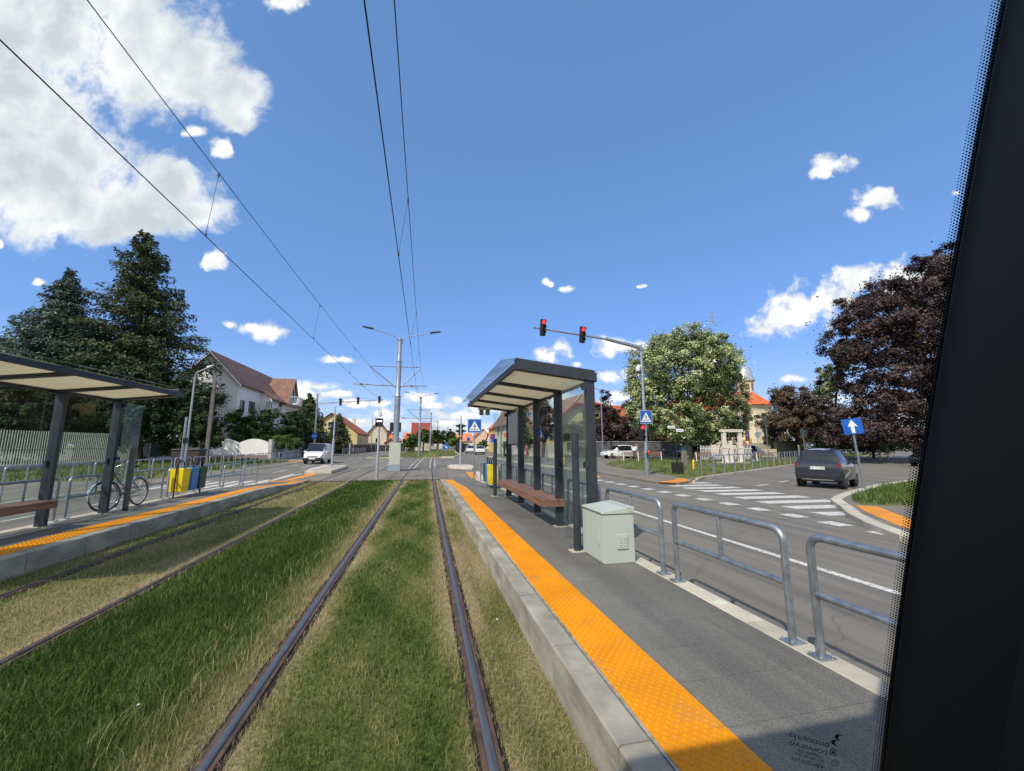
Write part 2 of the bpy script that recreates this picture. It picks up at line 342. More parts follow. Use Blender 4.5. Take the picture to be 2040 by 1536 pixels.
def world():
    w = bpy.data.worlds.new('World'); sc.world = w; w.use_nodes = True
    nt = w.node_tree; N = nt.nodes; L = nt.links
    for n in list(N): N.remove(n)
    out = N.new('ShaderNodeOutputWorld'); bg = N.new('ShaderNodeBackground'); L.new(bg.outputs[0], out.inputs[0])
    sky = N.new('ShaderNodeTexSky'); sky.sky_type = 'NISHITA'; sky.sun_disc = False; sky.sun_elevation = el; sky.sun_rotation = R(225)
    sky.altitude = 100; sky.air_density = 1.0; sky.dust_density = .6; sky.ozone_density = 1.6
    bg.inputs['Strength'].default_value = .143
    sc_ = N.new('ShaderNodeSeparateColor'); L.new(sky.outputs[0], sc_.inputs[0]); hs = N.new('ShaderNodeCombineColor')
    for i_, (g_, k_) in enumerate(((.50, .90), (.46, 1.51), (.596, 2.12))):      # evens out the sky's range the way the phone's exposure does
        pw = N.new('ShaderNodeMath'); pw.operation = 'POWER'; L.new(sc_.outputs[i_], pw.inputs[0]); pw.inputs[1].default_value = g_
        ml_ = N.new('ShaderNodeMath'); ml_.operation = 'MULTIPLY'; L.new(pw.outputs[0], ml_.inputs[0]); ml_.inputs[1].default_value = k_
        L.new(ml_.outputs[0], hs.inputs[i_])
    tc = N.new('ShaderNodeTexCoord'); D = tc.outputs['Generated']
    cy, sy, cp, sp = math.cos(R(YAW)), math.sin(R(YAW)), math.cos(R(PITCH)), math.sin(R(PITCH))
    fw = (sy * cp, cy * cp, sp); rt = (cy, -sy, 0); up = (-sy * sp, -cy * sp, cp)   # a fixed tangent frame of the sky
    def dot(v):
        n = N.new('ShaderNodeVectorMath'); n.operation = 'DOT_PRODUCT'; n.inputs[1].default_value = v; L.new(D, n.inputs[0]); return n.outputs['Value']
    def math_(op, a, b=None, c=None, clamp=False):
        n = N.new('ShaderNodeMath'); n.operation = op; n.use_clamp = clamp
        for i, q in enumerate((a, b, c)):
            if q is None: continue
            if isinstance(q, (int, float)): n.inputs[i].default_value = q
            else: L.new(q, n.inputs[i])
        return n.outputs[0]
    f = math_('MAXIMUM', dot(fw), .02)
    a = math_('DIVIDE', dot(rt), f); b = math_('DIVIDE', dot(up), f)
    cb = N.new('ShaderNodeCombineXYZ'); L.new(a, cb.inputs[0]); L.new(b, cb.inputs[1])
    Q = cb.outputs[0]
    def noise(scale, detail, vec, rough=.55, dist=0):
        n = N.new('ShaderNodeTexNoise'); n.inputs['Scale'].default_value = scale; n.inputs['Detail'].default_value = detail
        n.inputs['Roughness'].default_value = rough; n.inputs['Distortion'].default_value = dist; L.new(vec, n.inputs['Vector']); return n
    wob = noise(3.2, 5, Q)
    wv = N.new('ShaderNodeVectorMath'); wv.operation = 'SUBTRACT'; L.new(wob.outputs['Color'], wv.inputs[0]); wv.inputs[1].default_value = (.5, .5, .5)
    wm = N.new('ShaderNodeVectorMath'); wm.operation = 'MULTIPLY_ADD'; L.new(wv.outputs[0], wm.inputs[0]); wm.inputs[1].default_value = (.16, .12, 0); L.new(Q, wm.inputs[2])
    QW = wm.outputs[0]
    wob2 = noise(20, 6, Q); w2 = N.new('ShaderNodeVectorMath'); w2.operation = 'SUBTRACT'; L.new(wob2.outputs['Color'], w2.inputs[0]); w2.inputs[1].default_value = (.5, .5, .5)
    w3 = N.new('ShaderNodeVectorMath'); w3.operation = 'MULTIPLY_ADD'; L.new(w2.outputs[0], w3.inputs[0]); w3.inputs[1].default_value = (.040, .022, 0); L.new(Q, w3.inputs[2])
    QS = w3.outputs[0]
    big = [(50, 60, 230, 200), (285, 95, 140, 130), (385, 125, 85, 115), (455, 190, 62, 66), (478, 232, 34, 30), (60, 330, 190, 150), (150, 410, 160, 70),
           (350, 370, 92, 84), (405, 435, 66, 44), (255, 420, 120, 60), (50, 190, 150, 120)]
    small = [(430, 512, 30, 22), (443, 297, 24, 22), (383, 262, 22, 12), (560, 6, 42, 16), (1660, 325, 44, 22), (1640, 345, 30, 14), (1745, 395, 48, 24), (1715, 428, 28, 14),
             (1655, 595, 92, 42), (1700, 565, 52, 34), (1565, 636, 78, 34), (1600, 610, 70, 34), (1790, 565, 70, 44), (1850, 560, 60, 30), (522, 662, 38, 20), (500, 655, 22, 20), (455, 648, 17, 12), (78, 560, 18, 10),
             (668, 718, 32, 9), (1088, 560, 9, 7), (1098, 565, 10, 6), (1132, 576, 26, 9), (1274, 571, 9, 4), (1285, 568, 8, 5), (1240, 688, 58, 20), (1210, 697, 34, 14), (1100, 706, 34, 19), (1115, 692, 16, 16), (1222, 750, 40, 14), (1250, 742, 30, 12), (1152, 727, 14, 7),
             (622, 772, 46, 14), (600, 784, 50, 14), (660, 786, 34, 9), (720, 803, 62, 9), (768, 822, 34, 14), (838, 792, 34, 14), (866, 808, 34, 11), (915, 795, 26, 8), (925, 828, 38, 11), (952, 812, 30, 14),
             (985, 800, 24, 10), (890, 842, 40, 7), (700, 838, 46, 7), (1580, 756, 22, 8), (0, 486, 14, 11), (1240, 790, 26, 12), (1900, 385, 12, 6), (1130, 795, 50, 26), (1200, 812, 30, 18)]
    def field(lst, coord):
        cur = None
        for (px, py, rx, ry) in lst:
            ca, cbv = (px - 1020) / 790, -(py - 768) / 790
            n = N.new('ShaderNodeVectorMath'); n.operation = 'SUBTRACT'; L.new(coord, n.inputs[0]); n.inputs[1].default_value = (ca, cbv, 0)
            s_ = N.new('ShaderNodeVectorMath'); s_.operation = 'MULTIPLY'; L.new(n.outputs[0], s_.inputs[0]); s_.inputs[1].default_value = (790 / rx, 790 / ry, 0)
            l_ = N.new('ShaderNodeVectorMath'); l_.operation = 'LENGTH'; L.new(s_.outputs[0], l_.inputs[0])
            cur = l_.outputs['Value'] if cur is None else math_('SMOOTH_MIN', cur, l_.outputs['Value'], .25)
        return cur
    nb = noise(5.5, 12, QW, .62).outputs['Fac']
    FB = math_('ADD', field(big, QW), math_('MULTIPLY', math_('SUBTRACT', nb, .5), 2.7))
    ns = noise(19, 7, QS, .52).outputs['Fac']
    FS = math_('ADD', field(small, QS), math_('MULTIPLY', math_('SUBTRACT', ns, .5), 3.0))
    # thin ragged band of distant cumulus near the horizon
    sep = N.new('ShaderNodeSeparateXYZ'); L.new(D, sep.inputs[0]); dz = sep.outputs['Z']
    ms = N.new('ShaderNodeVectorMath'); ms.operation = 'MULTIPLY'; L.new(D, ms.inputs[0]); ms.inputs[1].default_value = (9, 9, 30)
    nh = noise(1.0, 9, ms.outputs[0], .6).outputs['Fac']
    hb = N.new('ShaderNodeMapRange'); L.new(dz, hb.inputs['Value']); hb.inputs['From Min'].default_value = .02; hb.inputs['From Max'].default_value = .20; hb.inputs['To Min'].default_value = .62; hb.inputs['To Max'].default_value = .28
    hband = N.new('ShaderNodeMapRange'); hband.interpolation_type = 'SMOOTHSTEP'; L.new(math_('ADD', math_('SUBTRACT', nh, .5), hb.outputs[0]), hband.inputs['Value'])
    hband.inputs['From Min'].default_value = .50; hband.inputs['From Max'].default_value = .66; hband.inputs['To Max'].default_value = .85
    hz = N.new('ShaderNodeMapRange'); hz.interpolation_type = 'SMOOTHSTEP'; L.new(dz, hz.inputs['Value']); hz.inputs['From Min'].default_value = .24; hz.inputs['From Max'].default_value = .0; hz.inputs['To Max'].default_value = .62
    pal = N.new('ShaderNodeMix'); pal.data_type = 'RGBA'; L.new(hz.outputs[0], pal.inputs[0]); L.new(hs.outputs[0], pal.inputs[6]); pal.inputs[7].default_value = (3.7, 4.7, 5.9, 1)
    def cover(Fv, lo, hi):
        n = N.new('ShaderNodeMapRange'); n.interpolation_type = 'SMOOTHSTEP'; L.new(Fv, n.inputs['Value'])
        n.inputs['From Min'].default_value = lo; n.inputs['From Max'].default_value = hi; n.inputs['To Min'].default_value = 1; n.inputs['To Max'].default_value = 0
        return n.outputs[0]
    mB = cover(FB, .54, 1.16); mS = cover(FS, .44, 1.15)
    mask = math_('MAXIMUM', math_('MAXIMUM', mB, mS), hband.outputs[0])
    mask = math_('MULTIPLY', mask, math_('GREATER_THAN', dot(fw), .05))
    # body shading: thick parts go grey, billows stay white
    nsh = noise(4.2, 7, QW, .55).outputs['Fac']
    sh = N.new('ShaderNodeMapRange'); L.new(nsh, sh.inputs['Value']); sh.inputs['From Min'].default_value = .36; sh.inputs['From Max'].default_value = .62
    thick = N.new('ShaderNodeMapRange'); L.new(FB, thick.inputs['Value']); thick.inputs['From Min'].default_value = .1; thick.inputs['From Max'].default_value = .85
    lit = math_('MAXIMUM', math_('MULTIPLY_ADD', sh.outputs[0], .62, math_('MULTIPLY', thick.outputs[0], .38)), math_('MULTIPLY', mS, .92), clamp=True)
    # the puffs' undersides
    under = noise(11, 6, QS, .5).outputs['Fac']
    lit2 = math_('SUBTRACT', lit, math_('MULTIPLY', math_('MULTIPLY', math_('SUBTRACT', .62, under, clamp=True), 1.4), .9), clamp=True)
    cr = N.new('ShaderNodeValToRGB'); cr.color_ramp.elements[0].position = 0; cr.color_ramp.elements[0].color = (3.7, 4.15, 4.5, 1)
    cr.color_ramp.elements[1].position = 1; cr.color_ramp.elements[1].color = (7.0, 6.95, 6.7, 1)
    q = cr.color_ramp.elements.new(.45); q.color = (5.1, 5.4, 5.5, 1)
    L.new(lit2, cr.inputs['Fac'])
    mx = N.new('ShaderNodeMix'); mx.data_type = 'RGBA'; L.new(mask, mx.inputs[0]); L.new(pal.outputs[2], mx.inputs[6]); L.new(cr.outputs['Color'], mx.inputs[7])
    # unseen broken cloud added behind the viewer to lift and warm the fill light
    nbk = noise(2.6, 8, D, .55).outputs['Fac']; cbk = N.new('ShaderNodeMapRange'); cbk.interpolation_type = 'SMOOTHSTEP'; L.new(nbk, cbk.inputs['Value']); cbk.inputs['From Min'].default_value = .44; cbk.inputs['From Max'].default_value = .56
    fbk = N.new('ShaderNodeMapRange'); fbk.interpolation_type = 'SMOOTHSTEP'; L.new(dot(fw), fbk.inputs['Value']); fbk.inputs['From Min'].default_value = .42; fbk.inputs['From Max'].default_value = .15; fbk.inputs['To Max'].default_value = .9
    mbk = N.new('ShaderNodeMix'); mbk.data_type = 'RGBA'; L.new(math_('MULTIPLY', cbk.outputs[0], fbk.outputs[0]), mbk.inputs[0]); L.new(mx.outputs[2], mbk.inputs[6]); mbk.inputs[7].default_value = (6.4, 6.3, 6.0, 1)
    L.new(mbk.outputs[2], bg.inputs['Color'])
world()
sc.view_settings.view_transform = 'Standard'; sc.view_settings.look = 'None'; sc.view_settings.exposure = .2; sc.view_settings.gamma = 1
sc.render.engine = 'CYCLES'
sc.cycles.max_bounces = 6; sc.cycles.transparent_max_bounces = 16; sc.cycles.use_denoising = True
sc.cycles.caustics_reflective = False; sc.cycles.caustics_refractive = False
try: sc.cycles.use_adaptive_sampling = True
except Exception: pass
# ------------------------------------------------------------------ ground, roads
def off(y): return .0003 * y * y + .006 * y if y > 0 else 0
def offl(y): return off(y) * sstep(22, 85, y)
YG = 20.9                                        # far end of the grassed track bed
g = MB(); g.flat([(-900, -300), (900, -300), (900, 1500), (-900, 1500)], -.16)
m_dirt = mat('bare_earth', (.13, .115, .06), .95, base2=(.10, .14, .045), scale=.15, bump=.3, bscale=5)
struct(g, 'ground', m_dirt)
XL, XR = -5.18, .985                             # platform faces either side of the track bed
a = MB()
a.flat([(XR, -60), (140, -60), (140, YG), (XR, YG)], 0)
a.flat([(-90, -60), (XL, -60), (XL, YG), (-90, YG)], 0)
a.flat([(-90, YG), (140, YG), (140, 420), (-90, 420)], 0)
struct(a, 'road', M_asph)

def sweep(mb, prof, xf, ys, close=False):
    n = len(prof); vs = []; fs = []
    for y in ys:
        x = xf(y); vs += [(x + p[0], y, p[1]) for p in prof]
    for i in range(len(ys) - 1):
        for k in range(n if close else n - 1):
            fs.append((i * n + k, i * n + (k + 1) % n, (i + 1) * n + (k + 1) % n, (i + 1) * n + k))
    mb.add(vs, fs)
ys = [-14 + i * 1.0 for i in range(70)] + [56 + i * 4 for i in range(38)]
# dryness of the turf at a place: 1 = straw, 0 = lush
def hashn(x, y, s):
    return (np.sin(x * 1.7 * s + 1.3) * np.cos(y * .9 * s + .4) + np.sin(x * 3.1 * s - y * 1.1 * s) + .6 * np.sin(y * 2.3 * s + x * 5.1 * s + 2)) / 2.6
RLX = [-4.655, -3.195, -1.10, .42]
def dry(x, y):
    d = np.full_like(x, .5)
    o = .0003 * y * y + .006 * y
    rr = [RLX[0] + 0 * y, RLX[1] + 0 * y, RLX[2] + o, RLX[3] + o]
    w = hashn(x, y, 1.0) * .5 + hashn(x + 3, y + 7, 2.7) * .3
    mid = (x > rr[1]) & (x < rr[2]); d = np.where(mid, .06 + .26 * w, d)
    d = np.where(mid, d + .95 * np.clip(1 - (rr[2] - x) / .62, 0, 1) ** 1.3 + .9 * np.clip(1 - (x - rr[1]) / .16, 0, 1), d)
    rt = (x >= rr[2]) & (x <= rr[3]); d = np.where(rt, .30 + .60 * w, d)
    d = np.where(rt, d + .8 * np.clip(1 - (x - rr[2]) / .36, 0, 1) + .8 * np.clip(1 - (rr[3] - x) / .33, 0, 1), d)
    ou = x > rr[3]; d = np.where(ou, .74 + .60 * w + .3 * np.clip(1 - (x - rr[3]) / .25, 0, 1), d)
    lf = (x >= rr[0]) & (x <= rr[1]); d = np.where(lf, .60 + .45 * w + .55 * np.clip(1 - (rr[1] - x) / .3, 0, 1) + .35 * np.clip(1 - (x - rr[0]) / .15, 0, 1), d)
    ol = x < rr[0]; d = np.where(ol, .55 + .4 * w, d)
    return np.clip(d, 0, 1)

# turf bed under the blades
def turf_mat():
    m = bpy.data.materials.new('turf_soil'); m.use_nodes = True
    nt = m.node_tree; N = nt.nodes; L = nt.links; b = N['Principled BSDF']; b.inputs['Roughness'].default_value = .95; b.inputs['Specular IOR Level'].default_value = .1
    at = N.new('ShaderNodeAttribute'); at.attribute_name = 'dry'
    tc = N.new('ShaderNodeTexCoord'); nz = N.new('ShaderNodeTexNoise'); nz.inputs['Scale'].default_value = 30; nz.inputs['Detail'].default_value = 8; L.new(tc.outputs['Object'], nz.inputs['Vector'])
    ad = N.new('ShaderNodeMath'); ad.operation = 'MULTIPLY_ADD'; L.new(nz.outputs['Fac'], ad.inputs[0]); ad.inputs[1].default_value = .9; ad.inputs[2].default_value = -.45
    a2 = N.new('ShaderNodeMath'); a2.operation = 'ADD'; a2.use_clamp = True; L.new(ad.outputs[0], a2.inputs[0]); L.new(at.outputs['Fac'], a2.inputs[1])
    rp = N.new('ShaderNodeValToRGB'); e = rp.color_ramp.elements
    e[0].color = (.035, .075, .014, 1); e[1].color = (.32, .26, .15, 1); q = e.new(.5); q.color = (.14, .15, .05, 1)
    L.new(a2.outputs[0], rp.inputs['Fac']); L.new(rp.outputs['Color'], b.inputs['Base Color'])
    bp = N.new('ShaderNodeBump'); bp.inputs['Strength'].default_value = 1; bp.inputs['Distance'].default_value = .03; L.new(nz.outputs['Fac'], bp.inputs['Height']); L.new(bp.outputs['Normal'], b.inputs['Normal'])
    return m
M_turf = turf_mat()
gx, gy = np.meshgrid(np.linspace(XL - .02, XR + .02, 80), np.linspace(-14, YG, 140))
V = np.stack([gx.ravel(), gy.ravel(), -.035 + .008 * hashn(gx.ravel(), gy.ravel(), 6)], 1)
idx = np.arange(len(V)).reshape(gx.shape)
F = np.stack([idx[:-1, :-1], idx[:-1, 1:], idx[1:, 1:], idx[1:, :-1]], -1).reshape(-1, 4)
tag(np_mesh('track_bed_soil', V, F, M_turf, attr={'dry': dry(gx.ravel(), gy.ravel())}), kind='structure')

def grass_mat():
    m = bpy.data.materials.new('grass_blades'); m.use_nodes = True
    nt = m.node_tree; N = nt.nodes; L = nt.links; b = N['Principled BSDF']; out = N['Material Output']
    b.inputs['Roughness'].default_value = .55; b.inputs['Specular IOR Level'].default_value = .25
    at = N.new('ShaderNodeAttribute'); at.attribute_name = 'dry'
    ge = N.new('ShaderNodeNewGeometry')
    ad = N.new('ShaderNodeMath'); ad.operation = 'MULTIPLY_ADD'; L.new(ge.outputs['Random Per Island'], ad.inputs[0]); ad.inputs[1].default_value = .55; ad.inputs[2].default_value = -.27
    a2 = N.new('ShaderNodeMath'); a2.operation = 'ADD'; a2.use_clamp = True; L.new(ad.outputs[0], a2.inputs[0]); L.new(at.outputs['Fac'], a2.inputs[1])
    rp = N.new('ShaderNodeValToRGB'); e = rp.color_ramp.elements
    e[0].color = (.036, .080, .013, 1); e[1].color = (.46, .37, .205, 1)
    for p, c in ((.22, (.095, .165, .024)), (.45, (.20, .235, .065)), (.68, (.38, .325, .16))):
        q = e.new(p); q.color = (*c, 1)
    L.new(a2.outputs[0], rp.inputs['Fac']); L.new(rp.outputs['Color'], b.inputs['Base Color'])
    t = N.new('ShaderNodeBsdfTranslucent'); L.new(rp.outputs['Color'], t.inputs['Color'])
    mx = N.new('ShaderNodeMixShader'); mx.inputs['Fac'].default_value = .35
    L.new(b.outputs[0], mx.inputs[1]); L.new(t.outputs[0], mx.inputs[2]); L.new(mx.outputs[0], out.inputs['Surface'])
    return m
M_grass = grass_mat()

def blades(x, y, z, h, w, lean=.5):
    """bent six-point blades as two quads each"""
    n = len(x); th = rng.uniform(0, 2 * PI, n); ph = rng.uniform(0, 2 * PI, n)
    dx, dy = np.cos(th) * w / 2, np.sin(th) * w / 2
    ln = rng.uniform(.1, 1, n) * lean * h; lx, ly = np.cos(ph) * ln, np.sin(ph) * ln
    P = np.zeros((n, 6, 3), np.float32)
    P[:, 0] = np.stack([x - dx, y - dy, z], 1); P[:, 1] = np.stack([x + dx, y + dy, z], 1)
    P[:, 2] = np.stack([x + dx * .8 + lx * .35, y + dy * .8 + ly * .35, z + h * .55], 1); P[:, 3] = np.stack([x - dx * .8 + lx * .35, y - dy * .8 + ly * .35, z + h * .55], 1)
    P[:, 4] = np.stack([x + dx * .12 + lx, y + dy * .12 + ly, z + h * (1 - .25 * (ln / h))], 1); P[:, 5] = np.stack([x - dx * .12 + lx, y - dy * .12 + ly, z + h * (1 - .25 * (ln / h))], 1)
    base = np.arange(n)[:, None] * 6
    Fq = np.stack([base + [0, 1, 2, 3], base + [3, 2, 4, 5]], 1).reshape(-1, 4)
    return P.reshape(-1, 3), Fq

def bed_grass():
    Vs = []; Fs = []; Ds = []; nv = 0
    for (y0, y1, dens, ws) in ((1.0, 3.2, 5200, .0042), (3.2, 5.5, 3000, .0058), (5.5, 9, 1500, .008), (9, 14, 700, .013), (14, YG - .05, 420, .02)):
        n = int((XR - XL) * (y1 - y0) * dens)
        x = rng.uniform(XL + .01, XR - .015, n); y = rng.uniform(y0, y1, n)
        o = .0003 * y * y + .006 * y
        d = dry(x, y)
        rail = np.minimum.reduce([np.abs(x - RLX[0]), np.abs(x - RLX[1]), np.abs(x - (RLX[2] + o)), np.abs(x - (RLX[3] + o))])
        keep = (rail > .052 + .02 * rng.random(n)) & (rng.random(n) < np.where(x > RLX[2] + o, .9, 1.0)) & ((d < .8) | (rng.random(n) < .8))
        patch = hashn(x, y, 2.1) + .5 * hashn(x + 9, y, 5.3)
        keep &= rng.random(n) < np.clip(.85 + .3 * patch, .45, 1)
        x, y, d, rail, patch, o = x[keep], y[keep], d[keep], rail[keep], patch[keep], o[keep]; n = len(x)
        mid = (x > RLX[1]) & (x < RLX[2] + o)
        h = np.where(mid, .058, .028) * (1 - .45 * d) * rng.uniform(.55, 1.35, n) * (1 + .25 * patch)
        tall = (mid & (x > RLX[2] + o - .75)) | (rng.random(n) < .02); st = tall & (rng.random(n) < .16)
        h = np.where(st, h * 1.8, h); d = np.where(st, np.clip(d + .35, 0, 1), d)
        h = np.where(rail < .14, np.minimum(h, .038), h); h = np.maximum(h, .015)
        P, Fq = blades(x, y, np.full(n, -.04), h + .03, ws * rng.uniform(.7, 1.3, n), .75)
        Vs.append(P); Fs.append(Fq + nv); nv += len(P); Ds.append(np.repeat(np.clip(d + rng.normal(0, .05, n), 0, 1), 6))
    o = np_mesh('grass', np.concatenate(Vs), np.concatenate(Fs), M_grass, attr={'dry': np.concatenate(Ds)})
    tag(o, 'green and straw-coloured grass grown between the tram rails', 'grass', kind='stuff')
bed_grass()

def in_poly(x, y, poly):
    r = np.zeros(len(x), bool); n = len(poly); j = n - 1
    for i in range(n):
        xi, yi = poly[i]; xj, yj = poly[j]
        c = ((yi > y) != (yj > y)) & (x < (xj - xi) * (y - yi) / ((yj - yi) or 1e-9) + xi)
        r ^= c; j = i
    return r
def lawn(name, poly, z, n, h, w, label, dryv=.25, soil=True):
    xs = [p[0] for p in poly]; yy = [p[1] for p in poly]
    x = rng.uniform(min(xs), max(xs), n * 4); y = rng.uniform(min(yy), max(yy), n * 4)
    # more blades near the viewer
    dist = np.hypot(x, y); k = in_poly(x, y, poly) & (rng.random(n * 4) < np.clip((dist.min() / dist) ** 1.2, .12, 1)); x, y = x[k][:n], y[k][:n]; m_ = len(x)
    pt = hashn(x, y, .8) * .5 + hashn(x, y, 2.2) * .5
    d = np.clip(dryv + .3 * pt + rng.normal(0, .1, m_), 0, 1)
    dist = np.hypot(x, y)
    P, Fq = blades(x, y, np.full(m_, z - .01), h * rng.uniform(.5, 1.5, m_) * (1 + .35 * pt), w * dist / dist.min() * rng.uniform(.7, 1.3, m_), .7)
    tag(np_mesh(name, P, Fq, M_grass, attr={'dry': np.repeat(d, 6)}), label, 'grass', kind='stuff')

# ---- rails
M_railtop = mat('worn_rail_steel', (.20, .195, .20), .45, .75, var=.2, scale=8, stretch=(30, .6, 1), bump=.1)
M_railside = mat('rusty_rail_flank', (.052, .034, .026), .85, base2=(.13, .075, .05), scale=9, bump=.4)
M_raildull = mat('dull_brown_rail_head', (.045, .036, .032), .7, .2, base2=(.09, .075, .068), scale=9)
M_gap = mat('dark_rail_gap', (.015, .012, .010), .95, var=.3)
lab = ['outermost rail of the far left track, beside the left platform kerb', 'inner rail of the far left track, edged with straw grass',
       'left rail of the near right track, shiny steel top', 'right rail of the near track, next to the orange-edged platform']
xfs = [lambda y: RLX[0] + offl(y), lambda y: RLX[1] + offl(y), lambda y: RLX[2] + off(y), lambda y: RLX[3] + off(y)]
for i, xf in enumerate(xfs):
    t = thing('tram_rail', lab[i], 'rail', (xf(0), 0, 0), 0, 'tram rails')
    h = MB(); sweep(h, [(-.027, -.03), (-.027, -.003), (-.021, .003), (0, .006), (.021, .003), (.027, -.003), (.027, -.03)], xf, ys)
    h.build('rail_head', M_railtop if i > 1 else M_raildull, t, smooth=50, offset=(xf(0), 0, 0))
    q = MB(); sweep(q, [(-.062, -.045), (-.058, -.012), (-.028, -.012), (-.028, -.045)], xf, ys); sweep(q, [(.028, -.045), (.028, -.009), (.055, -.011), (.062, -.045)], xf, ys)
    q.build('rail_flange', M_railside, t, offset=(xf(0), 0, 0))
    q = MB(); sweep(q, [(-.088, -.026), (.088, -.026)], xf, [y for y in ys if y < YG]); sweep(q, [(-.075, .003), (-.03, .003)], xf, [y for y in ys if y >= YG - 1])
    q.build('groove', M_gap, t, offset=(xf(0), 0, 0))
# pale concrete strips beside the rails in the junction and small longitudinal joints
st = MB()
for i, xf in enumerate(xfs):
    for s in (-1, 1):
        sweep(st, [(s * .20 - .055, .004), (s * .20 + .055, .004)], xf, [y for y in ys if 31 <= y <= 56])
struct(st, 'road_joint', mat('pale_joint_concrete', (.40, .36, .27), .8, var=.2, scale=2))

# ---- platforms
def platform(xa, xb, name, y0, y1, yr0, yr1, H=.25, side=1):
    """xa track side, xb road side; surface slab ramps down between yr0 and yr1"""
    def zz(y): return H + (0.035 - H) * sstep(yr0, yr1, y)
    yl = [y0 + i for i in range(int(yr0 - y0))] + [yr0 + (yr1 - yr0) * k / 10 for k in range(11)] + [y1]
    mb = MB(); n = len(yl)
    vs = []
    for y in yl:
        z = zz(y); vs += [(xa, y, -.1), (xa, y, z - .002), (xb, y, z - .002), (xb, y, -.1)]
    fs = []
    for i in range(n - 1):
        for k in range(3): fs.append((i * 4 + k, i * 4 + k + 1, (i + 1) * 4 + k + 1, (i + 1) * 4 + k))
    fs.append(((n - 1) * 4, (n - 1) * 4 + 1, (n - 1) * 4 + 2, (n - 1) * 4 + 3))
    mb.add(vs, fs); struct(mb, name, M_pav)
    return zz
zR = platform(XR + .05, 2.84, 'platform_right', -14, 21.0, 13.5, 19.5)
zL = platform(XL - .05, -6.93, 'platform_left', -14, 21.6, 15, 20.5, side=-1)

def kerb_row(xa, xb, y0, y1, L_, zf, name, m, gap=.011, zb=-.09, jit=.0015, ch=.012):
    """a row of kerb stones with chamfered arrises and open joints"""
    mb = MB(); y = y0; lo, hi = min(xa, xb), max(xa, xb)
    while y < y1 - .05:
        ya, yb = y + gap / 2, min(y + L_, y1) - gap / 2
        jz = rnd.uniform(-jit, jit); jx = rnd.uniform(-jit, jit)
        vs = []
        for yy in (ya, yb):
            z = zf(yy) + .004 + jz
            vs += [(lo + jx, yy, zb), (lo + jx, yy, z - ch), (lo + jx + ch, yy, z), (hi + jx - ch, yy, z), (hi + jx, yy, z - ch), (hi + jx, yy, zb)]
        mb.add(vs, [(0, 1, 7, 6), (1, 2, 8, 7), (2, 3, 9, 8), (3, 4, 10, 9), (4, 5, 11, 10), (0, 5, 4, 3, 2, 1), (6, 7, 8, 9, 10, 11)])
        y += L_
    return struct(mb, name, m)
# stained concrete for the platform walls
M_wallk = mat('platform_edge_concrete', (.25, .235, .195), .88, base2=(.44, .41, .33), scale=2.2, bump=.35, bscale=60, stretch=(1, 1, 2.2))
grime(M_wallk, 3, .50, .70, (.17, .155, .12), .65, (1, .6, 3)); island_tone(M_wallk)
kerb_row(XR, XR + .18, -14, 20.2, 1.0, zR, 'platform_edge_kerb', M_wallk)
kerb_row(XL, XL - .18, -14, 20.4, 1.0, zL, 'platform_edge_kerb', M_wallk)
kerb_row(2.66, 2.86, -14, 20.6, 1.0, zR, 'road_kerb', M_kerb_l)
kerb_row(-6.75, -6.95, -14, 20.9, 1.0, zL, 'road_kerb', M_kerb_l)
# dirt seam between kerb and tactile strip
sm = MB()
for (xa, xb, zf, ye) in ((XR + .182, XR + .2, zR, 20), (XL - .2, XL - .182, zL, 20)):
    sweep(sm, [(xa, 0), (xb, 0)], lambda y: 0, [0])if False else None
    vs = []; fs = []
    yy = [-14 + .5 * k for k in range(int((ye + 14) * 2) + 1)]
    for y in yy: vs += [(xa, y, zf(y) + .002), (xb, y, zf(y) + .002)]
    for i in range(len(yy) - 1): fs.append((2 * i, 2 * i + 1, 2 * i + 3, 2 * i + 2))
    sm.add(vs, fs)
struct(sm, 'pavement_joint', mat('sandy_joint', (.42, .40, .34), .95, base2=(.16, .15, .13), scale=14))

# tactile strips: 0.4 m tiles with truncated domes
def tactile(xa, w, y0, y1, zf, name, domes_to, mt):
    mb = MB(); y = y0
    while y < y1 - .01:
        ya, yb = y + .0012, min(y + .4, y1) - .0012
        za, zb_ = zf(ya) + .006, zf(yb) + .006
        mb.add([(xa, ya, za), (xa + w, ya, za), (xa + w, yb, zb_), (xa, yb, zb_), (xa, ya, za - .006), (xa + w, ya, za - .006), (xa + w, yb, zb_ - .006), (xa, yb, zb_ - .006)],
               [(0, 1, 2, 3), (0, 4, 5, 1), (1, 5, 6, 2), (2, 6, 7, 3), (3, 7, 4, 0)])
        y += .4
    # domes
    n = 10; pr = [(.0150, 0), (.0138, .0034), (.0095, .0058), (.004, .0062)]
    sp = .060; k = 0; yy = y0 + .02; vsall = []; fsall = []; cnt = 0
    while yy < domes_to:
        z = zf(yy) + .006
        xo = .014 if k % 2 == 0 else .014 + sp / 2
        nn = 7 if k % 2 == 0 else 6
        for j in range(nn):
            cx = xa + xo + .002 + j * sp * .985
            if cx > xa + w - .012: continue
            b = len(vsall)
            for (r_, h_) in pr:
                for q in range(n): vsall.append((cx + r_ * math.cos(2 * PI * q / n), yy + r_ * math.sin(2 * PI * q / n), z + h_))
            for i in range(3):
                for q in range(n): fsall.append((b + i * n + q, b + i * n + (q + 1) % n, b + (i + 1) * n + (q + 1) % n, b + (i + 1) * n + q))
            fsall.append(tuple(b + 3 * n + q for q in range(n)))
        yy += .0335; k += 1
    mb.add(vsall, fsall)
    return struct(mb, name, mt)
tactile(XR + .20, .405, .4, 20.0, zR, 'tactile_paving', 12.5, M_orange)
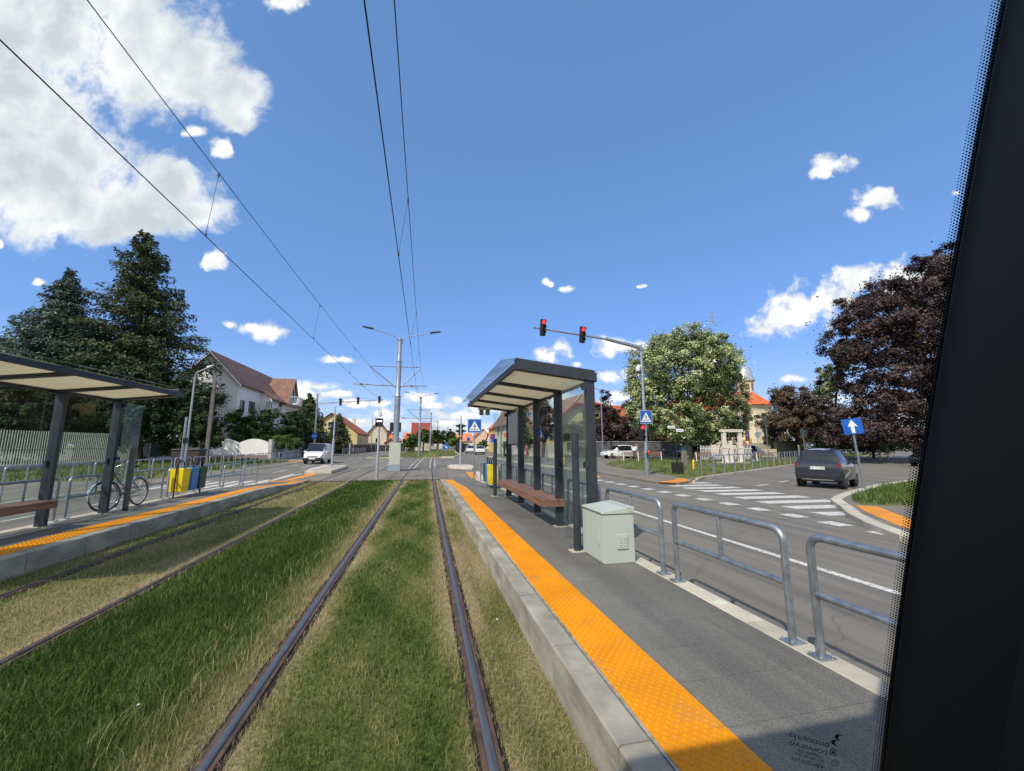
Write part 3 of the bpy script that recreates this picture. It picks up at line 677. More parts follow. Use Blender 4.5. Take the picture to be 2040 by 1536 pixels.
tactile(XL - .20 - .405, .405, 2.0, 20.8, zL, 'tactile_paving', 10.5, M_orange)
def patch(name, poly, z, m): mb = MB(); mb.flat(poly, z); return struct(mb, name, m)
patch('tactile_paving', [(2.57, 21.1), (2.95, 21.3), (3.25, 25.6), (2.8, 25.7)], .016, M_orange_s)
patch('tactile_paving', [(-6.9, 20.95), (-5.2, 20.95), (-5.2, 20.55), (-6.0, 20.5), (-6.6, 20.4)], .05, M_orange_s)
patch('tactile_paving', [(-6.5, 20.9), (-6.15, 20.9), (-5.85, 25.6), (-6.5, 26.6)], .012, M_orange_s)
patch('pavement', [(1.3, 20.95), (3.2, 20.95), (3.6, 25.9), (2.6, 28.2), (1.9, 28.2)], .008, M_pave)
patch('pavement', [(-7.0, 21.5), (1.3, 20.95), (1.6, 26.2), (-6.9, 26.6)], .002, M_pave)
# pale kerb wedges at the platform noses
mb = MB(); mb.slab([(2.86, 19.5), (3.05, 19.2), (3.72, 25.4), (3.45, 25.6), (2.9, 21)], 0, .05); struct(mb, 'kerb', M_kerb_l)
mb = MB(); mb.slab([(-6.95, 20.6), (-6.78, 20.6), (-6.72, 26), (-6.9, 26)], 0, .04); struct(mb, 'kerb', M_kerb_l)

# islands in the junction
def island(poly, h, lbl):
    mb = MB(); mb.slab(poly, 0, h); o = mb.build('traffic_island', M_kerb_l, bevel=.02); return tag(o, kind='structure')
island([(2.1, 29.7), (3.5, 28.1), (3.95, 29.2), (3.95, 33.2), (2.4, 33.4), (2.0, 31)], .15, '')
island([(-6.65, 26.0), (-5.2, 26.1), (-5.25, 31), (-5.55, 33.2), (-6.4, 33.4), (-7.15, 33.6), (-7.1, 29)], .2, '')
patch('pavement', [(-6.45, 26.3), (-5.4, 26.3), (-5.5, 32), (-6.7, 32.6)], .206, mat('island_paving', (.40, .34, .29), .85, var=.15, scale=3))

# ---- road markings
mk = MB()
def line(x0, y0, x1, y1, w, z=.005):
    d = Vector((x1 - x0, y1 - y0)); d.normalize(); n = Vector((-d.y, d.x)) * w / 2
    mk.add([(x0 - n.x, y0 - n.y, z), (x1 - n.x, y1 - n.y, z), (x1 + n.x, y1 + n.y, z), (x0 + n.x, y0 + n.y, z)], [(3, 2, 1, 0)])
line(5.45, -20, 5.45, 19.5, .13)
for k in range(14): line(8.72 - .035 * abs(k - 3), 5.2 + k * 1.02, 9.12 - .035 * abs(k - 3), 5.2 + k * 1.02, .5)
for (xl, xr, y) in ((11.6, 12.9, 16.05), (10.3, 12.6, 15.02), (10.3, 12.65, 14.05), (10.25, 12.7, 13.05), (10.2, 12.65, 12.1), (10.1, 12.6, 11.1), (10.0, 12.5, 10.08), (9.9, 11.55, 9.1), (9.75, 10.7, 8.1)):
    mk.add([(xl, y - .02, .005), (xr, y - .16, .005), (xr, y + .36, .005), (xl, y + .5, .005)], [(0, 1, 2, 3)])
line(10.5, 16.4, 10.95, 23.2, .12)
line(10.95, 23.2, 9.6, 34, .10)
for k in range(18):                                             # centre dashes of the side street
    t = k * 2.9; x = 13.9 + t * .83; y = 14.5 + t * .40 + .0035 * t * t
    line(x, y, x + 1.1, y + .52 + .008 * t, .13)
for pts in ([(29, 18.0), (31.2, 18.9), (33, 18.3)],):            # faded arrow on the side street
    for (p, q) in zip(pts, pts[1:]): line(*p, *q, .28)
# left road
for k in range(7):
    x = -7.25 - k * .62; line(x, 18.6, x, 21.6 + (.7 if k == 0 else .3), .32)
line(-6.98, 20.9, -7.35, 26.5, .22)
for y in range(-10, 17, 3): line(-9.15, y, -9.15, y + 1.5, .12)
for y in range(28, 110, 6): line(-9.0 + offl(y), y, -9.0 + offl(y), y + 2.6, .12)
line(-11.05, -10, -11.05, 44, .12)
for x0 in (-10.8, -9.6, -8.4): line(x0, 37.5, x0 + .6, 37.5, .35)
for k in range(9): line(-10.6 + k * .9, 44 + k * .3, -10.1 + k * .9, 44 + k * .3, .4)
for y in range(34, 120, 7): line(6.3 + off(y) * .95, y, 6.3 + off(y + 3) * .95, y + 3, .12)
line(1.6, 27.2, 2.6, 27.2, .1); line(-2.8, 27.4, 1.9, 27.2, .07); line(1.1, 38.5, 3.6, 38.5, .09); line(.9, 44, 2.2, 44, .12); line(3.2, 47, 5.2, 47, .12)
struct(mk, 'road_marking', M_mark)
# tar seams across the junction, utility covers
tr = MB(); _mk = mk; mk = tr
line(-7, 33.5, 4.5, 34.4, .07, .0045); line(-7, 27.9, 1.9, 27.7, .05, .0045); line(-1.5, 21, -1.35, 33, .03, .0045)
struct(tr, 'road_seam', mat('tar_seam', (.04, .04, .042), .7)); mk = _mk

# ---- far grassed reserve with the curving tracks
YM = 56
lft = [(-7.4 + offl(y) + .4, y) for y in range(YM, 201, 6)]; rgt = [(3.1 + off(y) + min(1.6, (y - YM) * .12), y) for y in range(YM, 201, 6)]
M_med = mat('reserve_turf', (.10, .13, .03), .95, base2=(.17, .17, .06), scale=.7, bump=.4, bscale=9)
mb = MB(); poly = lft + rgt[::-1]; mb.slab(poly, 0, .012); struct(mb, 'reserve', M_med)
mb = MB(); poly2 = [(RLX[2] - .2 + off(y), y) for y in range(YM, 201, 6)] + [(RLX[3] + .3 + off(y), y) for y in range(200, YM - 1, -6)]
mb.flat(poly2, .016); struct(mb, 'track_strip', mat('straw_turf', (.36, .34, .13), .95, base2=(.26, .28, .09), scale=1.2))
lawn('grass', poly, .012, 16000, .16, .03, 'rough green grass on the tram reserve beyond the junction', .35)
kb = MB()
for a_, b_ in zip(rgt, rgt[1:]): kb.beam((*a_, .06), (*b_, .06), .22, .14)
kb.beam((3.1, YM - .2, .06), (1.9, YM - .6, .06), .25, .14); kb.beam((-7, YM, .06), (-2.4, YM - .4, .06), .2, .10)
struct(kb, 'kerb', M_kerb_l)
mb = MB(); mb.slab([(2.6, YM - 1.1), (4.4, YM - 1.3), (4.6, YM + 1), (3.0, YM + 1)], 0, .16); struct(mb, 'traffic_island', M_kerb_l)

# ---- right-hand pavement, corner lawn, side-street island
PC = [(9.75, 60), (9.4, 50), (9.2, 41), (9.45, 34), (10.3, 27), (10.5, 24), (10.2, 16.1), (10.9, 15.5), (12.15, 16.3)]
SS = [(12.9, 17.0), (14.1, 18.0), (17.6, 20.1), (21.8, 22.6), (27.5, 26.1), (34.4, 30.2), (45, 36.5), (60, 45), (80, 56)]
pv = MB(); pv.slab([(9.75, 60), (12 + off(90), 120), (60, 120), (80, 56)][::1] + SS[::-1] + PC[::-1][:-1], -.02, .10); struct(pv, 'pavement', M_pave)
LP = [(15.2, 31.5), (14.2, 28.5), (13.75, 25.5), (13.5, 22.5), (12.9, 18.8), (12.55, 17.6), (12.95, 17.2)] + [(x + .05, y + .12) for x, y in SS[1:]] + [(80, 62), (62, 60), (40, 44), (30, 43), (21, 40)]
mb = MB(); mb.slab(LP, 0, .115); struct(mb, 'lawn_soil', M_med)
lawn('grass', LP, .12, 52000, .13, .016, 'green lawn with daisies and straw patches on the street corner', .30)
pth = MB(); pth.slab([(14.1, 28.2), (15.0, 27.9), (19.5, 33.5), (18.9, 34.3)], .11, .122); struct(pth, 'path', M_pave)
def kerb_path(pts, w, z0, z1, m, L_=.95, name='kerb'):
    mb = MB()
    for (p, q) in zip(pts, pts[1:]):
        p, q = Vector(p), Vector(q); n = max(1, int((q - p).length / L_)); d = (q - p) / n; u = d.normalized()
        for i in range(n):
            a_, b_ = p + d * i + u * .006, p + d * (i + 1) - u * .006
            mb.beam((a_.x, a_.y, (z0 + z1) / 2), (b_.x, b_.y, (z0 + z1) / 2), w, z1 - z0)
    return struct(mb, name, m, bevel=.012)
kerb_path(SS, .16, -.02, .135, M_kerb)
kerb_path([(12.15, 16.3), (12.9, 17.0)], .16, -.02, .10, M_kerb_l)
kerb_path(PC[:-3], .18, -.02, .12, M_kerb_l)
patch('tactile_paving', [(10.2, 16.0), (10.7, 15.5), (12.1, 16.35), (12.55, 17.5), (12.2, 17.5), (11.6, 16.8)], .106, M_orange_s)
patch('tactile_paving', [(8.6 + .6, 21.6), (8.7, 19.7), (9.2, 19.6), (9.9, 21.6)], .012, M_orange_s)
IS = [(7.75, -12), (7.75, 1), (7.95, 3.6), (8.47, 5.6), (9.2, 6.7), (10.0, 7.65), (10.83, 8.45), (11.4, 9.05), (12.1, 9.75), (13.0, 10.3), (14.3, 11.0), (15.6, 11.6), (17.8, 12.65), (21.4, 13.9), (28, 16.0), (40, 19.5), (70, 27)]
mb = MB(); mb.slab(IS + [(70, -12)], -.02, .10); struct(mb, 'pavement', M_pave)
kerb_path(IS[:13] + IS[13:], .26, -.02, .125, M_kerb_l)
GI = [(11.75, 8.75), (12.3, 9.45), (13.1, 10.05), (14.4, 10.75), (15.7, 11.35), (17.9, 12.35), (21.5, 13.6), (28, 15.6), (40, 19.1), (40, 6), (24, 4.4), (13.9, 7.6)]
mb = MB(); mb.slab(GI, 0, .115); struct(mb, 'lawn_soil', M_med)
lawn('grass', GI, .12, 26000, .17, .016, 'thick green grass on the corner island beside the leaning arrow sign', .16)
patch('tactile_paving', [(11.45, 8.72), (11.75, 8.38), (10.35, 6.72), (9.2, 5.2), (8.4, 3.2), (8.0, 3.4), (8.75, 5.4), (9.5, 6.5), (10.6, 7.85)], .106, M_orange_s)
# left-hand pavement and verge
PL = [(-11.25, -14), (-11.25, 40), (-11.6, 46), (-11.9, 52), (-11.6 + offl(80), 80), (-11.6 + offl(120), 120)]
mb = MB(); mb.slab(PL + [(-60, 120), (-60, -14)], -.02, .10); struct(mb, 'pavement', M_pave)
kerb_path([(x, y) for x, y in PL], .16, -.02, .12, M_kerb_l)
VL = [(-12.6, 22), (-12.6, 44), (-16.5, 49), (-22, 49), (-26, 49), (-26, 22)]
mb = MB(); mb.slab(VL, 0, .11); struct(mb, 'verge_soil', M_med)
lawn('grass', VL, .11, 9000, .2, .03, 'overgrown verge grass by the scalloped white wall', .25)
patch('tactile_paving', [(-13.2, 44.5), (-11.8, 44.3), (-11.9, 46.5), (-13.4, 46.7)], .106, M_orange_s)
# ------------------------------------------------------------------ platform furniture
def arc(cx, cz, r, a0, a1, n=6):
    return [(cx + r * math.cos(a0 + (a1 - a0) * k / n), cz + r * math.sin(a0 + (a1 - a0) * k / n)) for k in range(n + 1)]
def make_railing(L_=1.37, h=.83, r=.027, mid=.41, label='', group='', m=None, plates=True, n=12, rc=.09):
    m = m or M_galv
    t = thing('guard_rail', label, 'railing', group=group)
    path = [(0, 0, 0)] + [(0, y, z) for y, z in arc(rc, h - r - rc, rc, PI, PI / 2)] + [(0, y, z) for y, z in arc(L_ - rc, h - r - rc, rc, PI / 2, 0)] + [(0, L_, 0)]
    MB().tube(path, r, n).build('frame', m, t, smooth=50)
    MB().tube([(0, .0, mid), (0, L_, mid)], r * .88, n).build('middle_bar', m, t, smooth=50)
    MB().tube([(0, L_ / 2, mid), (0, L_ / 2, h - r)], r * .85, n).build('upright', m, t, smooth=50)
    if plates:
        for y in (0, L_):
            mb = MB(); mb.bx(-.07, .07, y - .055, y + .055, 0, .010)
            for sx in (-1, 1):
                for sy in (-1, 1): mb.lathe([(.011, .010), (.011, .020), (.006, .026)], (sx * .05, y + sy * .038, 0), 8)
            mb.build('base_plate', m, t, bevel=.003)
    return t
def shared_rows(proto, spots, labels):
    for i, (loc, rz) in enumerate(spots):
        o = proto if i == 0 else copy_tree(proto)
        o.location = loc; o.rotation_euler = (0, 0, rz); o['label'] = labels[i] if isinstance(labels, list) else labels
GR = 'galvanised railings along the right platform kerb'
ord_ = ['first', 'second', 'third', 'fourth', 'fifth', 'sixth', 'seventh', 'eighth', 'ninth', 'tenth', 'eleventh', 'twelfth', 'thirteenth', 'fourteenth', 'fifteenth', 'sixteenth', 'seventeenth', 'eighteenth', 'nineteenth', 'twentieth']
spots = [((2.745, y, zR(y + .7) + .004), 0) for y in [1.07] + [1.03 + 1.63 * k for k in range(1, 11)]]
labs = ['nearest tubular steel railing on the right platform kerb, cut off by the dark window pillar', 'big tubular steel railing right of the pale cabinet, the last one shown whole',
        'tubular steel railing partly hidden by the pale grey cabinet', 'tubular railing behind the near end frame of the right shelter'] + \
       ['%s tubular railing along the right platform kerb counted from the near end, behind the shelter' % ord_[k] for k in range(4, 8)] + \
       ['tubular railing behind the yellow bin on the right platform', 'last but one tubular railing on the right platform, just beyond the bins', 'farthest tubular railing of the right platform, by its far nose']
shared_rows(make_railing(group=GR), spots, labs)
GL = 'galvanised railings along the left platform kerb'
spots = [((-6.85, y, zL(y + .7) + .004), 0) for y in [3.4, 5.03, 6.66, 8.29, 9.92, 11.55, 13.18, 14.81, 16.44, 18.07]]
labs = ['%s railing from the left edge of the photo, seen through the left shelter glass' % ord_[k] for k in range(4)] + \
       ['tubular railing right behind the leaning bicycle on the left platform', 'tubular railing just past the bicycle, before the yellow bin', 'tubular railing behind the yellow, blue and green bins',
        'first tubular railing past the green bin on the left platform', 'second tubular railing past the green bin on the left platform', 'last tubular railing at the far nose of the left platform']
shared_rows(make_railing(group=GL), spots, labs)
GF = 'railings along the far kerb of the left road'
spots = [((-11.6, y, .11), 0) for y in [8.0 + 1.63 * k for k in range(19)]]
labs = ['%s railing on the far kerb of the left road, counted from the left edge' % ord_[k] for k in range(19)]
shared_rows(make_railing(group=GF, plates=False, n=8, h=1.0, mid=.52), spots, labs)
GC = 'railings along the kerb of the street corner lawn'
pts = []
A_, B_ = Vector((14.15, 18.2)), Vector((34.8, 30.6)); dd = (B_ - A_); nn = 14; dd /= nn
rz = math.atan2(-(dd.x), dd.y)
spots = [((A_.x + dd.x * k, A_.y + dd.y * k, .12), rz) for k in range(nn)]
labs = ['nearest railing of the corner lawn row, beside the black planter box'] + ['%s railing of the corner lawn row, counted from the black planter box' % ord_[k] for k in range(1, nn)]
shared_rows(make_railing(L_=dd.length - .12, group=GC, plates=False, n=8, h=1.05, mid=.50), spots, labs)
GD = 'railings on the left pavement beyond the white van'
spots = [((-12.6 + offl(y), y, .11), 0) for y in [64 + 1.9 * k for k in range(9)]]
labs = ['%s white railing beyond the white van on the left pavement, nearest first' % ord_[k] for k in range(9)]
shared_rows(make_railing(L_=1.75, group=GD, plates=False, n=6, h=1.1, mid=.55, r=.03), spots, labs)

# ---- tram shelter, local frame: track side is -x, near end y = 0, back wall at x = 0, bays of 1.45
def make_shelter(label):
    t = thing('tram_shelter', label, 'shelter', group='tram stop shelters')
    W = .15; B = 1.45; nb = 4; XF = -1.17; ZB = 2.43; ZF = 2.56      # beam underside at back, at front (above platform)
    for k in range(nb + 1):
        y = k * B
        mb = MB(); mb.bx(-W / 2, W / 2, y - .042, y + .042, 0, ZB + .02)
        mb.build('post', M_anthr, t, bevel=.006)
        mb = MB(); mb.bx(-W / 2 - .035, W / 2 + .035, y - .085, y + .085, 0, .008); mb.build('post_base', M_kerb_l, t)
    def zu(x): return ZB + (ZF - ZB) * (x / XF)
    for k in range(nb + 1):
        y = k * B; w = .066 if k not in (0, nb) else .072
        hh = .10 if k not in (0, nb) else .17
        mb = MB(); x0, x1 = (W / 2, XF)
        mb.ext([(x0, y - w, zu(x0)), (x1, y - w, zu(x1)), (x1, y - w, zu(x1) + hh), (x0, y - w, zu(x0) + hh)], (0, 2 * w, 0))
        mb.build('roof_beam', M_anthr, t, bevel=.005)
    y0, y1 = -.075, nb * B + .075
    mb = MB(); mb.bx(XF - .05, XF - .0005, y0 - .006, y1 + .006, ZF - .012, ZF + .085); mb.build('front_fascia', M_anthr, t, bevel=.008)
    mb = MB(); mb.bx(W / 2 + .0005, W / 2 + .03, y0, y1, ZB - .015, ZB + .13); mb.build('back_fascia', M_anthr, t, bevel=.006)
    for k in range(nb):
        mb = MB(); ya, yb = k * B + .073, (k + 1) * B - .073
        mb.ext([(W / 2, ya, zu(W / 2) + .05), (XF, ya, zu(XF) + .05), (XF, ya, zu(XF) + .062), (W / 2, ya, zu(W / 2) + .062)], (0, yb - ya, 0))
        mb.build('ceiling_panel', M_opal, t)
    mb = MB(); mb.ext([(.07, y0 + .16, zu(.07) + .105), (XF + .002, y0 + .16, zu(XF) + .105), (XF + .002, y0 + .16, zu(XF) + .113), (.07, y0 + .16, zu(.07) + .113)], (0, y1 - y0 - .32, 0)); mb.build('roof_sheet', M_glass_c, t)
    # tilted glass eave towards the track
    for k in range(nb):
        mb = MB(); ya, yb = k * B - .05 + (0 if k else -.05), (k + 1) * B - .055
        mb.ext([(XF + .03, ya, ZF + .165), (XF - .24, ya, ZF + .115), (XF - .24, ya, ZF + .123), (XF + .03, ya, ZF + .173)], (0, yb - ya, 0)); mb.build('glass_eave', M_glass_f, t)
    # back glazing and clamps
    for k in range(nb):
        mb = MB(); ya, yb = k * B + .05, (k + 1) * B - .05
        mb.bx(.028, .038, ya, yb, .14, ZB - .03); p = mb.build('back_pane', M_glass, t)
        mb = MB()
        for zz in (1.12,):
            for yy in (ya, yb): mb.bx(.012, .054, yy - .03, yy + .03, zz - .05, zz + .05)
        mb.build('glass_clamp', M_anthr, p)
    # end pane towards the track with clamps
    for ye in (-.03, nb * B + .03):
        mb = MB(); mb.bx(-.46, -.082, ye - .005, ye + .005, .12, ZB - .01); p = mb.build('end_pane', M_glass, t)
        mb = MB(); mb.bx(-.13, -.0755, ye - .03, ye + .03, 1.12, 1.20); mb.bx(-.13, -.0755, ye - .03, ye + .03, ZB - .14, ZB - .05); mb.build('glass_clamp', M_anthr, p)
    # screen panel in the farthest bay
    mb = MB(); mb.bx(-.05, .027, 3 * B + .09, 4 * B - .09, 1.45, 2.36); p = mb.build('notice_case', M_anthr, t, bevel=.008)
    mb = MB(); mb.bx(-.056, -.0505, 3 * B + .13, 4 * B - .13, 1.49, 2.32); mb.build('notice_sheet', mat('faded_notice_sheet', (.28, .31, .35), .25, base2=(.38, .40, .42), scale=1.5), p)
    # bench of wooden slats
    b = thing('bench', '', 'bench')
    return t
def make_bench(ya, yb, label):
    b = thing('bench', label, 'bench', group='wooden benches under the tram shelters')
    w = .42; n = 4; sw = (w - .012 * (n - 1)) / n
    for k in range(n):
        x0 = -w / 2 + k * (sw + .012); mb = MB(); mb.bx(x0, x0 + sw, ya, yb, .445, .49); mb.build('seat_slat', M_wood, b, bevel=.005)
    mb = MB(); mb.bx(-w / 2 - .001, -w / 2 + .028, ya - .002, yb + .002, .36, .444); mb.bx(-w / 2, w / 2, ya, ya + .03, .36, .444); mb.build('front_rail', M_wood, b, bevel=.004)
    for y in [ya + .25 + k * (yb - ya - .5) / 3 for k in range(4)]:
        mb = MB(); mb.bx(-w / 2 + .06, w / 2 - .02, y - .03, y + .03, .39, .444); mb.build('bracket', M_anthr, b)
    return b
sh = make_shelter('dark grey framed shelter on the right platform, next to the pale cabinet')
for o in list(bpy.data.objects):
    if o.name.startswith('bench') and o.type == 'EMPTY' and not o.children: bpy.data.objects.remove(o)
sh.location = (2.5, 5.65, zR(6) + .0)
sl = copy_tree(sh); sl.location = (-6.62, 10.55, .25); sl.rotation_euler = (0, 0, PI); sl['label'] = 'dark framed shelter with cream ceiling on the left platform, bicycle behind it'
b = make_bench(1.33, 5.55, 'long brown slatted bench under the right shelter'); b.location = (2.5 - .16, 5.65, .25)
b2 = copy_tree(b); b2.location = (-6.62 + .16, 10.55 - .35, .25); b2.rotation_euler = (0, 0, PI); b2['label'] = 'red-brown wooden bench end in the left shelter, at the left edge of the photo'

# free-standing dark posts at the shelter ends
def end_post(x, y, z, h, label):
    t = thing('bollard', label, 'post', (x, y, z), 0, 'dark posts at the shelter ends')
    MB().tube([(0, 0, 0), (0, 0, h)], .052, 20).build('shaft', M_anthr, t, smooth=40)
    mb = MB(); mb.bx(-.11, .09, -.09, .09, -.002, .006); mb.build('foot_plate', M_kerb_l, t)
end_post(2.17, 5.45, .25, 1.62, 'dark round post between the near shelter end and the pale cabinet')
end_post(2.13, 11.62, .25, 1.64, 'thin dark post at the far end of the right shelter, in front of the bins')
end_post(-6.36, 10.78, .25, 1.66, 'dark post at the far end of the left shelter, in front of the bicycle')
# projector heads hanging below the far beam
for i, (x, y) in enumerate(((1.62, 11.05), (1.78, 10.95))):
    t = thing('floodlight', 'grey hanging floodlight head under the far roof end, %s one' % ('track-side' if i == 0 else 'platform-side'), 'floodlight', (x, y, 2.76), 0, 'floodlight heads under the shelter roof')
    mb = MB(); mb.lathe([(.035, -.02), (.09, -.04), (.10, -.08), (.04, -.10)], n=14); mb.build('mount', mat('light_grey_plastic', (.40, .41, .38), .5), t, smooth=40)
    mb = MB(); mb.box((0, 0, -.165), (.11, .13, .12)); mb.build('head', mat('lamp_head_grey', (.22, .19, .17), .5), t, bevel=.012)
# small CCTV style box on the third post
mb = MB(); mb.box((0, 0, 0), (.05, .10, .10)); single(mb, 'junction_box', mat('beige_box', (.5, .47, .38), .6), 'small beige junction box near the top of a right shelter post', 'box', (2.40, 10.0, 2.60), bevel=.006)

# ---- pale cabinet
M_cab = mat('cabinet_grey_green', (.47, .53, .47), .42, var=.035, scale=1.2, bump=.03, bscale=200)
M_cabd = mat('cabinet_shadow_gap', (.10, .11, .10), .6)
t = thing('utility_cabinet', 'pale grey-green electrical cabinet standing on the right platform beside the railings', 'cabinet', (2.235, 4.77, .25))
cw, cd, chh = .435, .64, .59
mb = MB(); mb.bx(.012, cw - .002, .004, cd - .004, 0, chh); mb.build('body', M_cab, t, bevel=.004)
mb = MB(); mb.ext([(-.006, -.010, chh + .004), (cw + .006, -.010, chh + .004), (cw + .006, -.010, chh + .085), (-.006, -.010, chh + .028)], (0, cd + .02, 0)); mb.build('lid', M_cab, t, bevel=.004)
mb = MB()
for k in range(14): mb.tube([(-.012, .02 + k * .044, chh + .012), (-.012, .048 + k * .044, chh + .012)], .005, 8)
mb.build('hinge', M_galv, t, smooth=40)
mb = MB(); mb.bx(0, .0115, .012, cd - .012, .01, chh - .008); dr = mb.build('door', M_cab, t, bevel=.003)
mb = MB(); mb.bx(-.014, -.0005, .085, .105, .24, .40); mb.bx(-.010, -.0005, .078, .112, .22, .43); mb.lathe([(.010, 0), (.010, .012)], n=12, M=Matrix.Translation((0, .095, .205)) @ Matrix.Rotation(R(-90), 4, 'Y')); mb.build('handle', M_cab, dr, bevel=.002)
mb = MB(); mb.bx(.19, .335, -.012, .0035, .17, .34)
v = mb.build('vent', M_cab, t, bevel=.003)
mb = MB()
for c in (.222, .282):
    for k in range(6): mb.add([(c, -.0125, .197 + k * .021), (c + .030, -.0125, .197 + k * .021), (c + .030, -.017, .201 + k * .021), (c, -.017, .201 + k * .021), (c, -.0125, .209 + k * .021), (c + .030, -.0125, .209 + k * .021)], [(0, 1, 2, 3), (3, 2, 5, 4), (0, 3, 4), (1, 5, 2)])
mb.build('louvre', M_cab, v)
mb = MB()
for c in (.222, .282):
    for k in range(6): mb.bx(c + .001, c + .029, -.0130, -.0122, .1935 + k * .021, .1965 + k * .021)
mb.build('slot', M_cabd, v)
# crumpled paper / pale tile on the kerb
mb = MB(); mb.bx(-.05, .05, -.045, .04, 0, .006); mb.bx(-.03, .025, -.02, .03, .006, .009); single(mb, 'paper_scrap', mat('pale_paper', (.60, .62, .50), .8, var=.1), 'flattened pale paper packet lying on the right platform kerb', 'litter', (2.76, 3.42, .255), .3)

# ---- litter bins on hoops
def make_bins(label_fmt, loc, rz, grp, h=.62):
    cols = [((.80, .60, .010), 'yellow'), ((.02, .20, .50), 'blue'), ((.010, .055, .035), 'dark green')]
    stand = thing('bin_stand', 'dark tubular stand with hoops carrying three recycling bins on the %s platform' % label_fmt, 'bin stand', loc, rz, grp + ' stands')
    MB().tube([(0, 0, 0), (0, 0, .86), (0, .06, .99), (0, .15, 1.04)], .018, 10).build('post', M_black, stand, smooth=40)
    MB().tube([(0, 1.36, 0), (0, 1.36, .86), (0, 1.30, .99), (0, 1.21, 1.04)], .018, 10).build('post', M_black, stand, smooth=40)
    for k in range(3):
        y = .22 + k * .46; MB().tube([(0, y - .15, .72)] + [(0, y + yy, zz) for yy, zz in arc(0, .86, .15, PI, 0, 10)] + [(0, y + .15, .72)], .014, 8).build('hoop', M_black, stand, smooth=40)
    for k, (c, nme) in enumerate(cols):
        y = .22 + k * .46
        b = thing('litter_bin', '%s square bin hanging on the stand on the %s platform' % (nme, label_fmt), 'bin', (0, 0, 0), 0, grp)
        M = Matrix.Translation(loc) @ Matrix.Rotation(rz, 4, 'Z') @ Matrix.Translation((0, y, 0)); b.matrix_world = M; b.location = M.translation; b.rotation_euler = (0, 0, rz)
        mt = mat('bin_' + nme.replace(' ', '_'), c, .45, var=.1, scale=4)
        mb = MB(); w, d_ = .19, .16
        vs = []
        for (z, s_) in ((.16, .86), (.18, .92), (.76, 1.0), (.80, 1.0)):
            vs += [(-d_ * s_, -w * s_, z), (d_ * s_, -w * s_, z), (d_ * s_, w * s_, z), (-d_ * s_, w * s_, z)]
        fs = [(0, 3, 2, 1)]
        for i in range(3): fs += [(i * 4 + k2, i * 4 + (k2 + 1) % 4, (i + 1) * 4 + (k2 + 1) % 4, (i + 1) * 4 + k2) for k2 in range(4)]
        vs2 = [(x * .94, yy * .94, z) for x, yy, z in vs[12:16]] + [(x * .88, yy * .88, .3) for x, yy, z in vs[12:16]]
        b0 = len(vs); vs += vs2; fs += [(12 + q, 12 + (q + 1) % 4, b0 + (q + 1) % 4, b0 + q) for q in range(4)] + [(b0 + q, b0 + (q + 1) % 4, b0 + 4 + (q + 1) % 4, b0 + 4 + q) for q in range(4)] + [(b0 + 7, b0 + 6, b0 + 5, b0 + 4)]
        mb.add(vs, fs); mb.build('bucket', mt, b, bevel=.012)
        mb = MB()
        for q in range(6): mb.bx(d_ * .93 + .001, d_ * .93 + .006, -.13 + q * .045, -.105 + q * .045, .27, .277)
        for q in range(6): mb.bx(-.13 + q * .045, -.105 + q * .045, -w * .93 - .006, -w * .93 - .001, .27, .277)
        mb.build('drain_slot', M_black, b)
    return stand
make_bins('left', (-6.62, 13.05, .25), 0, 'recycling bins of the left platform')
make_bins('right', (2.42, 13.5, zR(14)), 0, 'recycling bins of the right platform')

# ---- thin tall post on the left platform, edge-on sign
t = thing('sign_post', 'thin bare steel post on the left platform just before the yellow bin', 'post', (-6.98, 13.95, .2))
MB().tube([(0, 0, 0), (0, 0, 2.35)], .033, 12).build('pole', M_galv, t, smooth=40)
mb = MB(); mb.bx(.035, .05, -.12, .12, 1.55, 1.72); mb.build('bracket', M_black, t)

# ------------------------------------------------------------------ signs
def tri(cx, cz, w, h, y): return [(cx - w / 2, y, cz - h / 2), (cx + w / 2, y, cz - h / 2), (cx, y, cz + h / 2)]
def ped_face(parent, s):
    """blue square with white triangle, zebra bars and a walking figure; faces -y, centred on origin"""
    mb = MB(); mb.bx(-s / 2, s / 2, -.004, .004, -s / 2, s / 2); pl = mb.build('sign_plate', M_blue, parent, bevel=.002)
    mb = MB(); b_ = s / 2 * .985; w = s * .018
    for (x0, x1, z0, z1) in ((-b_, b_, b_ - w, b_), (-b_, b_, -b_, -b_ + w), (-b_, -b_ + w, -b_ + w, b_ - w), (b_ - w, b_, -b_ + w, b_ - w)): mb.bx(x0, x1, -.0065, -.0045, z0, z1)
    mb.ext(tri(0, .0, s * .82, s * .72, -.0045), (0, -.003, 0)); mb.build('white_triangle', M_signw, pl)
    mb = MB(); y = -.0082
    def q(*p): mb.ext([(x * s, y, z * s) for x, z in p], (0, -.001, 0))
    for k in range(5):
        x = -.235 + k * .108; sl_ = (-.235 + k * .108) * .5
        q((x - .018 + (-.0), -.30), (x + .034, -.30), (x + .022 - sl_ * .35, -.20), (x - .012 - sl_ * .35, -.20))
    q(*[(.026 * math.cos(a_) + .0, .125 + .026 * math.sin(a_)) for a_ in [2 * PI * k / 10 for k in range(10)]])
    q((-.028, .085), (.028, .085), (.034, -.02), (-.026, -.02))
    q((-.026, -.022), (.004, -.022), (-.045, -.185), (-.082, -.185)); q((.0, -.022), (.034, -.022), (.082, -.18), (.046, -.18))
    q((-.028, .082), (-.075, .0), (-.058, -.01), (-.018, .05)); q((.028, .082), (.078, .01), (.062, -.004), (.022, .05))
    mb.build('pictogram', M_black, pl)
    return pl
